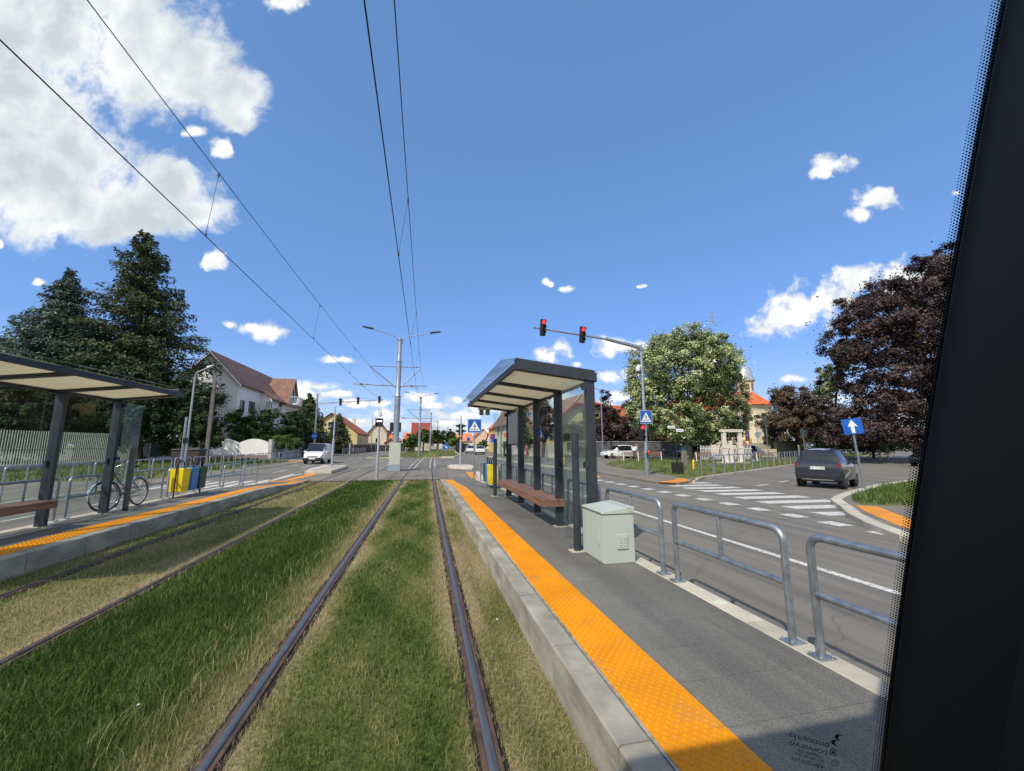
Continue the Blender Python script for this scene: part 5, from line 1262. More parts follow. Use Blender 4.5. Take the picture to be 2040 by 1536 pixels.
# dark undergrowth trees behind the iron fence
for i, (px, py, Y, rx, ry, lb_) in enumerate(((60, 800, 40, 75, 80, 'dark leafy tree behind the left shelter glass, at the left edge'), (190, 790, 43, 85, 85, 'dark leafy tree seen through the middle pane of the left shelter'),
                                              (300, 800, 41, 70, 90, 'dark leafy tree right of the left shelter, under the tall spruce'))):
    broadleaf('dark_tree', lb_, (AY(px - 25, 900, Y)[0], Y), [lobe(px, py, Y, rx, ry), lobe(px - 40, py + 45, Y, rx * .7, ry * .6), lobe(px + 45, py + 50, Y + 1, rx * .6, ry * .6)], 17000, .26, L_dark, .2, 'dark garden trees behind the fence', shell=.35)
broadleaf('small_tree', 'small broadleaf tree by the wooden pole, left of the white gable', (AY(400, 905, 38)[0], 38), [lobe(405, 800, 38, 38, 42), lobe(385, 850, 38, 42, 45), lobe(425, 862, 38, 24, 30)], 17000, .20, L_dark, .12, shell=.4)
# greenery before the white house
broadleaf('climbing_shrub', 'tall leafy shrub covering the white house front below its windows', (AY(490, 905, 55)[0], 55), [lobe(470, 835, 55, 22, 26), lobe(505, 848, 55.5, 32, 32), lobe(540, 845, 56, 28, 34), lobe(475, 870, 54.5, 24, 24), lobe(520, 875, 55, 36, 24)], 22000, .22, L_green, .12, cat='shrub', shell=.5)
broadleaf('thuja_tree', 'dark round conifer-like tree between the white house and the narrow spruce', (AY(585, 900, 60)[0], 60), [lobe(585, 850, 60, 26, 36), lobe(580, 876, 60, 32, 26)], 16000, .20, L_dark, .15, shell=.5)
broadleaf('bright_shrub', 'bright green rounded shrub just above the concrete wall', (AY(560, 900, 52.5)[0], 52.5), [lobe(568, 880, 52.5, 30, 13), lobe(545, 886, 52.5, 20, 10)], 9000, .16, L_light, .06, cat='shrub', shell=.5)
xs_, zs_ = AY(618, 782, 66)
conifer('narrow_spruce', 'narrow dark spruce right of the white house, behind the gantry mast', (xs_, 66), zs_, 4.6, 16000, L_spruce, zb=.05, droop=.3, size=.42, up=.1, irr=.3, prof=.8, tr=.2)
xs_, zs_ = AY(677, 822, 84)
conifer('narrow_spruce', 'smaller pointed spruce in front of the yellow gabled house', (xs_, 84), zs_, 3.6, 12000, L_spruce, zb=.03, droop=.25, size=.40, up=.1, irr=.2, prof=.8, tr=.2)
broadleaf('weeds', 'low green weeds at the foot of the scalloped white wall', (AY(480, 925, 46)[0], 46), [lobe(455, 922, 46, 26, 7), lobe(490, 920, 46.5, 24, 8), lobe(512, 924, 46, 14, 6)], 6000, .14, L_green, .03, cat='shrub', trunk=False, shell=.3)
# far trees along the line
far = [(820, 876, 100, 20, 15, L_green, 'round green tree before the small orange roofs left of the second mast'), (843, 868, 112, 22, 16, L_green, 'green tree in front of the bright red roof'), (873, 868, 120, 22, 17, L_dark, 'dark green tree between the third and the fourth tram mast'),
       (905, 880, 118, 17, 14, L_light, 'lighter green tree right of the fourth tram mast'), (898, 866, 150, 12, 16, L_dark, 'pointed dark tree behind the lighter green tree'), (760, 878, 130, 14, 10, L_green, 'far green tree beside the black board of the first mast'),
       (990, 872, 105, 9, 12, L_green, 'thin green tree left of the yellow building'), (962, 884, 150, 12, 7, L_light, 'tiny hedge-like tree beyond the two white cars'), (925, 888, 150, 14, 5, L_green, 'far green bushes behind the round black plate')]
for px, py, Y, rx, ry, m_, lb_ in far:
    broadleaf('roadside_tree', lb_, (AY(px, 895, Y)[0], Y), [lobe(px, py, Y, rx * .8, ry * .8), lobe(px - rx * .45, py + ry * .4, Y, rx * .55, ry * .6), lobe(px + rx * .45, py + ry * .45, Y, rx * .5, ry * .6)], 5200, .45, m_, .2, 'distant trees along the tram line', shell=.3)
# right side: linden
Yl = 40
broadleaf('linden_tree', 'big round silver-green linden with pale leaves, on the corner lawn', (AY(1372, 905, Yl)[0], Yl),
          [lobe(1365, 735, Yl, 86, 70), lobe(1290, 735, Yl, 42, 50), lobe(1432, 735, Yl, 38, 52), lobe(1285, 800, Yl, 34, 50), lobe(1330, 830, Yl, 55, 50), lobe(1430, 810, Yl, 48, 60), lobe(1355, 690, Yl, 70, 34), lobe(1385, 855, Yl, 38, 30), lobe(1262, 770, Yl, 20, 20)],
          160000, .20, L_linden, .38, bark=M_bark_g, cl=760, shell=.62, clr=.70, open_=.02)
# purple maples
broadleaf('purple_maple', 'purple-leaved maple right of the shelter end frame, behind the white car', (AY(1215, 905, 52)[0], 52), [lobe(1208, 810, 52, 14, 40), lobe(1215, 848, 52, 34, 34), lobe(1245, 860, 52, 22, 26), lobe(1190, 860, 52, 22, 30)], 24000, .24, L_maple, .2, 'purple-leaved maples', shell=.45, open_=.06)
broadleaf('purple_maple', 'purple-leaved maple whose crown pokes out left of the linden', (AY(1270, 905, 56)[0], 56), [lobe(1262, 825, 56, 22, 28), lobe(1280, 860, 56, 36, 24), lobe(1315, 868, 56, 26, 18)], 20000, .24, L_maple2, .2, 'purple-leaved maples', shell=.45, open_=.06)
broadleaf('purple_maple', 'dark maple seen through the middle panes of the right shelter', (AY(1082, 905, 50)[0], 50), [lobe(1084, 800, 50, 14, 40), lobe(1092, 845, 50, 20, 34)], 13000, .24, L_maple, .2, 'purple-leaved maples', shell=.4)
broadleaf('purple_maple', 'purple-leaved maple in front of the church wall, right of the linden trunk', (AY(1435, 905, 46)[0], 46), [lobe(1440, 860, 46, 30, 24), lobe(1465, 845, 46, 18, 22), lobe(1410, 870, 46, 24, 18)], 16000, .22, L_maple2, .16, 'purple-leaved maples', shell=.4)
broadleaf('purple_maple', 'bronze-leaved maple right of the church, above the black car', (AY(1600, 905, 44)[0], 44), [lobe(1590, 800, 44, 40, 34), lobe(1575, 845, 44, 45, 38), lobe(1625, 840, 44, 46, 44), lobe(1660, 860, 44, 40, 34), lobe(1560, 790, 44, 18, 20)], 52000, .25, L_maple2, .3, 'purple-leaved maples', cl=330, shell=.5, clr=.75, open_=.06)
Yb = 30
broadleaf('purple_maple', 'largest dark purple maple at the right, cut off by the black window pillar', (AY(1830, 905, Yb)[0], Yb), [lobe(1800, 640, Yb, 95, 75), lobe(1850, 570, Yb, 62, 60), lobe(1732, 650, Yb, 50, 38), lobe(1708, 690, Yb, 44, 32), lobe(1785, 740, Yb, 90, 66), lobe(1745, 800, Yb, 60, 55), lobe(1840, 820, Yb, 80, 66), lobe(1860, 680, Yb, 80, 80), lobe(1760, 585, Yb, 40, 34), lobe(1775, 850, Yb, 90, 40), lobe(1700, 860, Yb, 50, 30), lobe(1880, 600, Yb, 50, 50), lobe(1890, 520, Yb, 30, 26)],
          170000, .24, L_maple, .42, 'purple-leaved maples', cl=760, shell=.50, clr=.52, open_=.10)
broadleaf('young_linden', 'pale green tree top squeezed between the two big purple maples', (AY(1668, 905, 36)[0], 36), [lobe(1662, 752, 36, 24, 30), lobe(1650, 775, 36, 22, 18), lobe(1690, 720, 36, 18, 18)], 9000, .22, L_linden, .14, shell=.45)
broadleaf('thuja_tree', 'green thuja at the right edge of the church wall', (AY(1545, 905, 50)[0], 50), [lobe(1542, 850, 50, 20, 34), lobe(1540, 880, 50, 18, 20)], 9000, .2, L_green, .12, shell=.45)
broadleaf('dark_tree', 'dark shrubs below the purple maples along the side street', (AY(1740, 905, 40)[0], 40), [lobe(1700, 880, 40, 60, 18), lobe(1780, 876, 40, 60, 20)], 14000, .26, L_dark, .15, shell=.3)
broadleaf('hedge', 'clipped bright green hedge before the brown tiled house', (AY(1012, 900, 66)[0], 66), [lobe(1010, 887, 66, 12, 9), lobe(1024, 886, 66, 13, 10), lobe(1038, 886, 66, 10, 9)], 7000, .2, L_light, .05, cat='hedge', trunk=False, shell=.3)
broadleaf('garden_tree', 'leafy green tree by the house with the red gable edge', (AY(1140, 900, 55)[0], 55), [lobe(1120, 862, 55, 30, 22), lobe(1155, 858, 55, 26, 20)], 13000, .24, L_green, .14, shell=.4)
broadleaf('garden_tree', 'tree with green and bronze leaves behind the far panes of the shelter', (AY(1050, 900, 60)[0], 60), [lobe(1048, 820, 60, 10, 40), lobe(1052, 870, 60, 16, 22)], 9000, .24, L_green, .14, shell=.4)

# ------------------------------------------------------------------ buildings
M_wallw = mat('white_render', (.78, .78, .77), .9, base2=(.86, .86, .84), scale=.7, bump=.15, bscale=40)
M_rooft = None
def tile_mat(name, c1, c2, sc_=3.2):
    m = mat(name, c1, .8, base2=c2, scale=1.4, detail=8)
    nt = m.node_tree; N = nt.nodes; L = nt.links; b_ = N['Principled BSDF']; tc = N.new('ShaderNodeTexCoord')
    wv = N.new('ShaderNodeTexWave'); wv.wave_type = 'BANDS'; wv.bands_direction = 'Z'; wv.wave_profile = 'SAW'; wv.inputs['Scale'].default_value = sc_ * .5; L.new(tc.outputs['Object'], wv.inputs['Vector'])
    old = b_.inputs['Base Color'].links[0].from_socket; mx = N.new('ShaderNodeMix'); mx.data_type = 'RGBA'; mx.blend_type = 'MULTIPLY'; mx.inputs[0].default_value = .55
    rp = N.new('ShaderNodeValToRGB'); rp.color_ramp.elements[0].position = 0; rp.color_ramp.elements[0].color = (.35, .35, .35, 1); rp.color_ramp.elements[1].position = .3; rp.color_ramp.elements[1].color = (1.1, 1.1, 1.1, 1)
    L.new(wv.outputs['Fac'], rp.inputs['Fac']); L.new(old, mx.inputs[6]); L.new(rp.outputs['Color'], mx.inputs[7]); L.new(mx.outputs[2], b_.inputs['Base Color'])
    bp = N.new('ShaderNodeBump'); bp.inputs['Strength'].default_value = .6; bp.inputs['Distance'].default_value = .04; L.new(wv.outputs['Fac'], bp.inputs['Height']); L.new(bp.outputs['Normal'], b_.inputs['Normal'])
    return m
T_brown = tile_mat('brown_roof_tiles', (.19, .095, .07), (.28, .155, .115))
T_red = tile_mat('red_roof_tiles', (.34, .075, .030), (.46, .13, .06))
T_orange = tile_mat('orange_roof_tiles', (.52, .16, .07), (.66, .26, .13))
T_church = tile_mat('orange_church_tiles', (.58, .10, .03), (.70, .17, .06))
M_trimw = mat('white_trim', (.74, .74, .72), .6, var=.05)
M_pane = mat('window_pane_dark', (.02, .025, .03), .08, var=.3, spec=.8)
M_frameb = mat('brown_window_frame', (.05, .028, .02), .5)
M_yel = mat('pale_yellow_render', (.58, .46, .22), .9, base2=(.66, .54, .28), scale=.8)
M_yel2 = mat('ochre_yellow_render', (.66, .40, .10), .9, base2=(.74, .48, .14), scale=.8)
M_cream = mat('cream_render', (.60, .55, .42), .9, base2=(.68, .63, .50), scale=.8)

def wnd(parent, c, w, h, face='-y', fm=None, name='window', mull=True):
    """window with a frame, mullion and recessed pane, on a wall facing -y or +x"""
    fm = fm or M_frameb
    M = Matrix.Translation(c) @ (Matrix.Rotation(R(90), 4, 'Z') if face == '+x' else Matrix.Rotation(R(-90), 4, 'Z') if face == '-x' else Matrix.Identity(4))
    f = .07; mb = MB()
    for (x0, x1, z0, z1) in ((-w / 2, w / 2, h / 2 - f, h / 2), (-w / 2, w / 2, -h / 2, -h / 2 + f), (-w / 2, -w / 2 + f, -h / 2 + f, h / 2 - f), (w / 2 - f, w / 2, -h / 2 + f, h / 2 - f)) + (((-f / 2, f / 2, -h / 2 + f, h / 2 - f),) if mull else ()): mb.bx(x0, x1, -.05, -.003, z0, z1)
    o = place(mb, M).build(name, fm, parent)
    mb = MB(); mb.bx(-w / 2 + f, w / 2 - f, -.02, -.004, -h / 2 + f, h / 2 - f); place(mb, M).build('pane', M_pane, o)
    mb = MB(); mb.bx(-w / 2 - .08, w / 2 + .08, -.14, -.003, -h / 2 - .06, -h / 2 - .003); place(mb, M).build('sill', M_trimw, o)
    return o
def gable_roof(mb, x0, x1, y0, y1, ze, zr, axis='y', ov=.5, th=.16, hip0=0, hip1=0):
    """two-slope (optionally hipped) roof; axis = direction of the ridge"""
    def tr(p): return p if axis == 'y' else (p[1], p[0], p[2])
    if axis == 'x': x0, x1, y0, y1 = y0, y1, x0, x1
    xm = (x0 + x1) / 2; sl_ = (zr - ze) / ((x1 - x0) / 2); zo = ze - sl_ * ov
    a_, b_ = y0 - ov, y1 + ov
    P = [(x0 - ov, a_, zo), (x1 + ov, a_, zo), (x1 + ov, b_, zo), (x0 - ov, b_, zo), (xm, a_ + hip0, zr), (xm, b_ - hip1, zr)]
    Q = [(p[0], p[1], p[2] + th) for p in P]
    V_ = [tr(p) for p in P + Q]
    F_ = [(6, 7, 10), (7, 8, 11, 10), (8, 9, 11), (9, 6, 10, 11), (0, 4, 1), (1, 4, 5, 2), (2, 5, 3), (3, 5, 4, 0), (0, 1, 7, 6), (1, 2, 8, 7), (2, 3, 9, 8), (3, 0, 6, 9)]
    if not hip0: F_.remove((6, 7, 10)); F_.remove((0, 4, 1)); F_.remove((0, 1, 7, 6)); F_ += [(0, 4, 10, 6), (4, 1, 7, 10)]
    if not hip1: F_.remove((8, 9, 11)); F_.remove((2, 5, 3)); F_.remove((2, 3, 9, 8)); F_ += [(2, 5, 11, 8), (5, 3, 9, 11)]
    mb.add(V_, F_)
def walls(mb, x0, x1, y0, y1, ze, zr=None, axis='y', z0=0):
    mb.bx(x0, x1, y0, y1, z0, ze)
    if zr:
        if axis == 'y':
            xm = (x0 + x1) / 2
            mb.add([(x0, y0, ze), (x1, y0, ze), (xm, y0, zr), (x0, y1, ze), (x1, y1, ze), (xm, y1, zr)], [(0, 1, 2), (5, 4, 3), (0, 2, 5, 3), (1, 4, 5, 2)])
        else:
            ym = (y0 + y1) / 2
            mb.add([(x0, y0, ze), (x0, y1, ze), (x0, ym, zr), (x1, y0, ze), (x1, y1, ze), (x1, ym, zr)], [(2, 1, 0), (3, 4, 5), (0, 3, 5, 2), (2, 5, 4, 1)])

# white house with the brown roof
HX = -23.6; t = thing('white_house', 'large white house with steep brown tiled roof and small gabled balcony, left of the tracks', 'house', (-27, 58, 0))
O = (-27, 58, 0)
def wp(mb, n_, m_, par, **k): return mb.build(n_, m_, par, offset=O, **k)
yA = 58; y1_ = AX(525, 800, HX)[0]; y2_ = 87
mb = MB(); walls(mb, -30.4, HX, yA, y2_, 10.0, 13.6); wp(mb, 'wall', M_wallw, t)
mb = MB(); mb.bx(HX - .01, HX + 1.5, y1_ - 1.0, y2_ - .3, 0, 8.7); mb.add([(HX, y1_ - 1.0, 8.7), (HX + 1.5, y1_ - 1.0, 8.7), (HX, y1_ - 1.0, 9.85), (HX, y2_ - .3, 8.7), (HX + 1.5, y2_ - .3, 8.7), (HX, y2_ - .3, 9.85)], [(0, 1, 2), (5, 4, 3), (1, 4, 5, 2)]); wp(mb, 'wing_wall', M_wallw, t)
mb = MB(); gable_roof(mb, -30.4, HX, yA, y2_, 10.0, 13.75, ov=.45)
rf = wp(mb, 'roof', T_brown, t)
mb = MB(); s_ = (13.75 - 10.0) / 3.4
mb.ext([(HX + .35, y1_ - 1.5, 10.0 - s_ * .35 + .05), (HX + 2.1, y1_ - 1.5, 8.35), (HX + 2.1, y1_ - 1.5, 8.51), (HX + .35, y1_ - 1.5, 10.0 - s_ * .35 + .21)], (0, y2_ + .4 - y1_ + 1.5, 0)); wp(mb, 'wing_roof', T_brown, t)
mb = MB()
for sx in (-1, 1): mb.ext([(-27 + sx * 3.95, yA - .52, 9.45), (-27 + sx * 3.95, yA - .52, 9.20), (-27, yA - .52, 13.50), (-27, yA - .52, 13.78)], (0, .07, 0))
wp(mb, 'bargeboard', M_trimw, rf)
for p_ in ((482, 810, 1.3, 1.7), (501, 811.5, 2.0, 1.6)):
    yy, zz = AX(p_[0], p_[1], HX); wnd(t, (HX - O[0], yy - 58, zz), p_[2], p_[3], '+x')
yy, zz = AX(535, 813.5, HX + 1.5); wnd(t, (HX + 1.5 - O[0], yy - 58, zz), 2.0, 1.8, '+x')
yy, zz = AX(558, 815, HX + 1.5); wnd(t, (HX + 1.5 - O[0], yy - 58, zz), 1.6, 1.8, '+x')
# cross gable with balcony
yg = AX(585, 762, HX + 2)[0]; gw = 2.6
mb = MB(); mb.add([(HX - 2, yg - gw, 8.6), (HX + 2.0, yg - gw, 8.6), (HX + 2.0, yg + gw, 8.6), (HX - 2, yg + gw, 8.6), (HX - 1.3, yg, 12.6), (HX + 2.0, yg, 12.6)], [(0, 1, 5, 4), (1, 2, 5), (2, 3, 4, 5)]); wp(mb, 'gable_wall', M_wallw, t)
mb = MB()
for sy in (-1, 1): mb.ext([(HX - 1.3, yg + sy * (gw + .35), 8.25), (HX - 1.3, yg, 12.75), (HX - 1.3, yg, 12.92), (HX - 1.3, yg + sy * (gw + .5), 8.25)], (3.7, 0, 0))
wp(mb, 'gable_roof', T_brown, t)
mb = MB(); mb.add([(HX + 2.01, yg - 1.1, 8.7), (HX + 2.01, yg + 1.1, 8.7), (HX + 2.01, yg + .9, 10.6), (HX + 2.01, yg, 11.9), (HX + 2.01, yg - .9, 10.6)], [(0, 1, 2, 3, 4)]); wp(mb, 'balcony_door', M_pane, t)
mb = MB(); mb.bx(HX + 2.0, HX + 3.4, yg - 2.2, yg + 2.2, 8.3, 8.55)
for k in range(23): mb.bx(HX + 3.3, HX + 3.36, yg - 2.15 + k * .195, yg - 2.10 + k * .195, 8.55, 9.55)
mb.bx(HX + 3.28, HX + 3.38, yg - 2.2, yg + 2.2, 9.55, 9.63); mb.bx(HX + 2.0, HX + 3.3, yg - 2.2, yg - 2.12, 9.55, 9.63); wp(mb, 'balcony', M_trimw, t)
mb = MB(); mb.bx(-29.2, -28.5, 70, 70.8, 11.5, 14.2); wp(mb, 'chimney', M_wallw, rf)
t['label'] = 'large white house with a steep brown tiled roof, behind the scalloped wall'

# scalloped garden wall and concrete panel wall
t = thing('garden_wall', 'white garden wall with arched panels on a brown plinth, before the white house', 'wall', (-16.5, 50, .1))
n_ = 6; x_ = -16.7
for k in range(n_):
    w = 3.0; xa_ = x_ - w * (k + 1); mb = MB()
    pl_ = [(xa_ + .04, 0, .55), (xa_ + w - .04, 0, .55)] + [(xa_ + w - .04 - (w - .08) * q / 12, 0, 1.9 + .42 * math.sin(PI * q / 12)) for q in range(13)]
    mb.ext([(p[0] + 16.5, 0, p[2]) for p in pl_], (0, .14, 0)); mb.build('arched_panel', M_wallw, t)
mb = MB(); mb.bx(-.2 - 18, -.2, -.05, .25, -.1, .55); mb.build('plinth', mat('brown_plinth', (.25, .18, .155), .9, var=.12), t)
mb = MB(); mb.bx(-.2, .12, -.08, .28, -.1, 2.25); mb.build('end_pillar', mat('weathered_plaster', (.42, .40, .36), .9, base2=(.58, .56, .52), scale=2, bump=.4), t)
t = thing('concrete_wall', 'weathered grey concrete panel wall along the left pavement, behind the white van', 'wall', (-16.6, 50.5, .1))
MW = mat('weathered_concrete', (.30, .31, .32), .9, base2=(.46, .48, .50), scale=1.6, bump=.3)
for k in range(12):
    mb = MB(); mb.bx(-.06, .06, k * 2.1 + .25, k * 2.1 + 2.1, .62, 2.0); mb.build('upper_panel', MW, t)
    mb = MB(); mb.bx(-.12, .12, k * 2.1 + .25, k * 2.1 + 2.1, -.1, .56); mb.build('lower_panel', MW, t)
    mb = MB(); mb.bx(-.15, .15, k * 2.1, k * 2.1 + .24, -.1, 2.15); mb.build('pillar', MW, t)
# iron fence far left
t = thing('iron_fence', 'fence of thin pale vertical bars on a low wall, behind the left shelter', 'fence', (-25.2, 24, .1))
FX = mat('pale_fence_paint', (.42, .44, .36), .6, var=.1)
mb = MB(); mb.bx(-.15, .15, 0, 19.8, -.1, .35); mb.build('low_wall', MW, t)
mb = MB()
for k in range(110): mb.bx(-.02, .02, k * .18, k * .18 + .042, .30, 2.55)
mb.bx(-.03, -.021, 0, 19.8, 1.35, 1.40); mb.bx(.021, .03, 0, 19.8, 2.25, 2.30); mb.build('bar', FX, t)
t = thing('mesh_fence', 'dark fence with pale concrete posts and a low wall, right of the iron fence', 'fence', (-24.9, 44.2, .1))
mb = MB(); mb.bx(-.15, .15, 0, 12, -.1, .5); mb.build('low_wall', MW, t)
for k in range(6): mb = MB(); mb.bx(-.08, .08, k * 2.3, k * 2.3 + .16, .501, 2.15); mb.build('fence_post', MW, t)
mb = MB(); mb.bx(-.02, .02, .0, 12, .505, 1.9); mb.build('dark_panel', mat('dark_fence_panel', (.02, .028, .02), .9, var=.3), t)
# dark wooden utility pole with wires, dark container
t = thing('utility_pole', 'dark weathered utility pole in front of the white gable', 'utility pole', (-15.45, 34, .1))
mb = MB(); mb.ext([(-.13, -.1, -.1), (.13, -.1, -.1), (.10, -.07, 6.4), (-.10, -.07, 6.4)], (0, .18, 0)); mb.build('pole', mat('weathered_pole', (.10, .085, .08), .9, base2=(.17, .145, .135), scale=3, bump=.5), t)
mb = MB(); mb.bx(-.3, .3, -.03, .03, 6.0, 6.07); mb.build('crossarm', M_galv_d, t)
mb = MB(); mb.tube(sag((-.2, 0, 6.05), (-4.5, 0, 5.6), .15), .012, 4); mb.tube(sag((.1, 0, 5.3), (-6, 24, 5.6), .7), .012, 4); mb.build('service_wire', M_wire, t)
t = thing('waste_container', 'dark brown waste container standing on the left pavement by the utility pole', 'container', (-15.9, 33.6, .1))
t.location = (-14.9, 30.5, .1)
mb = MB(); mb.ext([(-.95, 0, .12), (.55, 0, .12), (.62, 0, 1.25), (-1.02, 0, 1.25)], (0, .9, 0)); mb.build('tub', mat('dark_brown_plastic', (.035, .022, .02), .6), t, bevel=.03)
mb = MB(); mb.ext([(-1.05, -.04, 1.255), (.66, -.04, 1.255), (.6, -.04, 1.36), (-1.0, -.04, 1.36)], (0, .98, 0)); mb.build('lid', mat('dark_brown_lid', (.03, .022, .02), .5), t, bevel=.03)
for x in (-.8, .4): MB().lathe([(.09, -.03), (.09, .03)], n=12, M=Matrix.Translation((x, .1, .09)) @ Matrix.Rotation(R(90), 4, 'X')).build('castor', M_rubber, t)

def simple_house(name, label, x0, x1, y0, y1, ze, zr, axis, wm, rm, wins=(), hip=(0, 0), ov=.5, chim=None, grp=None):
    t = thing(name, label, 'house', (x0, y0, 0), 0, grp); off_ = (x0, y0, 0)
    mb = MB(); walls(mb, x0, x1, y0, y1, ze, zr - .05 if hip == (0, 0) else None, axis)
    if hip[0] == 0 and hip[1] and axis == 'y': mb.ext([(x0, y0, ze), (x1, y0, ze), ((x0 + x1) / 2, y0, zr - .05)], (0, .6, 0))
    mb.build('wall', wm, t, offset=off_)
    mb = MB(); gable_roof(mb, x0, x1, y0, y1, ze, zr, axis, ov, hip0=hip[0], hip1=hip[1]); r_ = mb.build('roof', rm, t, offset=off_)
    if chim: mb = MB(); cx, cyy, cz = chim; mb.bx(cx - .35, cx + .35, cyy - .35, cyy + .35, cz - 1.8, cz); mb.bx(cx - .42, cx + .42, cyy - .42, cyy + .42, cz, cz + .1); mb.build('chimney', M_cream, r_, offset=off_)
    for (x, y, z, w, h, f_) in wins: wnd(t, (x - x0, y - y0, z), w, h, f_, M_trimw if rm != T_brown else M_frameb)
    return t
# left side houses down the road
simple_house('yellow_house', 'pale yellow house with a big red tiled roof behind the pointed spruce', -25.5, -14.2, 96, 116, 4.6, 8.8, 'y', M_yel, T_red,
             [(-17.5, 96, 3.2, 1.6, 1.8, '-y'), (-21.5, 96, 3.2, 1.6, 1.8, '-y'), (-19.9, 96, 6.3, 1.2, 1.2, '-y'), (-14.2, 101, 3.0, 1.8, 1.7, '+x'), (-14.2, 106, 3.0, 1.8, 1.7, '+x'), (-14.2, 111, 3.0, 1.8, 1.7, '+x')], hip=(0, 5), chim=(-17.5, 112, 8.4))
simple_house('orange_roof_house', 'low white house with a hipped orange roof left of the tram signal', -16.5, -5.5 - 1.2, 134, 146, 3.3, 6.6, 'x', M_cream, T_orange, [(-9, 134, 2.5, 1.8, 1.6, '-y'), (-12.5, 134, 2.5, 1.8, 1.6, '-y')], hip=(6, 6), chim=(-12, 140, 7.2))
simple_house('small_red_roof_house', 'small house with a red roof peeping out beside the pale yellow house', -14.6, -9.6, 118, 128, 5.2, 8.4, 'y', M_cream, T_red, [(-12, 118, 3, 1.2, 1.4, '-y')])
simple_house('pink_shed', 'low pinkish outbuilding by the road under the hipped orange roof', -9.8, -7.2, 118, 124, 2.6, 3.6, 'y', mat('pinkish_render', (.60, .40, .30), .9, var=.08), T_orange, [(-8.5, 118, 1.6, 1.2, 1.0, '-y')])
simple_house('low_orange_house', 'low house with an orange roof behind the pale mast cabinet', -5.2, 1.0, 128, 138, 2.9, 5.6, 'x', M_cream, T_orange, [(-3.5, 128, 1.6, 1.2, 1.2, '-y'), (-1.2, 128, 1.6, 1.2, 1.2, '-y')])
simple_house('bright_red_roof_house', 'house with a steep bright red roof between the first and third mast', -2.6, 2.6, 124, 134, 4.9, 8.6, 'x', M_cream, mat('bright_red_roof', (.30, .04, .025), .6, var=.15), [(1.4, 124, 3.0, 1.2, 1.5, '-y'), (-.8, 124, 3.0, 1.4, 1.5, '-y')])
simple_house('distant_house', 'distant house with a faded orange roof behind the traffic light on the island', 13.5, 21.5, 172, 184, 3.6, 6.8, 'x', M_cream, T_orange, [(16, 172, 2, 1.6, 1.5, '-y')])
simple_house('distant_house', 'distant peach-coloured gabled house left of the crossing sign', 25.5, 34, 196, 208, 5.4, 9.6, 'y', mat('peach_render', (.70, .50, .34), .9, var=.08), T_red, [(30, 196, 3.5, 2, 2, '-y')])
simple_house('distant_house', 'distant white house with a dark red roof just right of the crossing sign', 29, 39, 168, 180, 3.8, 7.0, 'x', M_wallw, T_red, [(31, 168, 2.2, 1.8, 1.5, '-y'), (35, 168, 2.2, 1.8, 1.5, '-y')])
simple_house('distant_house', 'low house closing the view at the curve of the tram line', 2.0, 9.5, 190, 200, 3.4, 6.2, 'x', M_cream, T_red, [(5, 190, 2, 1.6, 1.4, '-y')])
# fences of the left side
t = thing('board_fence', 'dark board fence in front of the pale yellow house', 'fence', (-12.9, 84, .1))
for k in range(8): mb = MB(); mb.bx(-.05 + k * .12, .05 + k * .12, k * 3.6, k * 3.6 + 3.5, 0, 1.75); mb.build('fence_panel', mat('dark_brown_boards', (.045, .03, .026), .8, base2=(.08, .055, .048), scale=6, stretch=(1, 8, 1)), t)
t = thing('red_gate', 'dark red metal gate panel beside the white railings', 'gate', (-12.95, 79.6, .1))
mb = MB(); mb.bx(-.06, .06, 0, 3.4, .1, 1.9); mb.build('leaf', mat('dark_red_metal', (.16, .02, .02), .5), t); mb = MB(); mb.bx(-.1, .1, -.18, -.01, 0, 2.0); mb.build('gate_post', MW, t)
t = thing('grey_booth', 'tall dark blue-grey kiosk by the concrete wall, right behind the white van', 'kiosk', (-16.2, 67.8, .1))
mb = MB(); mb.bx(-1.2, 1.2, 0, 2.2, 0, 3.6); bd = mb.build('body', mat('blue_grey_metal', (.06, .075, .09), .6, var=.15), t, bevel=.03); mb = MB(); mb.bx(-1.3, 1.3, -.1, 2.3, 3.601, 3.72); mb.build('roof', mat('blue_grey_metal', (.06, .075, .09), .6), t)
mb = MB(); mb.bx(-.5, .5, -.02, -.003, .2, 2.2); mb.build('door', mat('grey_door', (.13, .15, .17), .6), t)
t = thing('picket_fence', 'pale fence of slender posts across the end of the grass reserve', 'fence', (-1.0, 116, 0))
mb = MB()
for k in range(46): mb.bx(k * .42, k * .42 + .10, -.03, .03, 0, 1.5)
mb.bx(0, 19.3, .031, .06, 1.1, 1.2); mb.build('picket', mat('pale_fence_grey', (.45, .46, .46), .8), t)
t = thing('dark_fence', 'dark slatted fence left of the reserve, under the low orange roof', 'fence', (-12.0, 114, 0))
mb = MB(); mb.bx(0, 10.5, 0, .1, .05, 1.75); mb.build('slats', mat('charcoal_fence', (.035, .035, .042), .7), t)
for k in range(5): mb = MB(); mb.bx(k * 2.6 - .05, k * 2.6 + .1, -.06, -.001, 0, 1.85); mb.build('fence_post', MW, t)

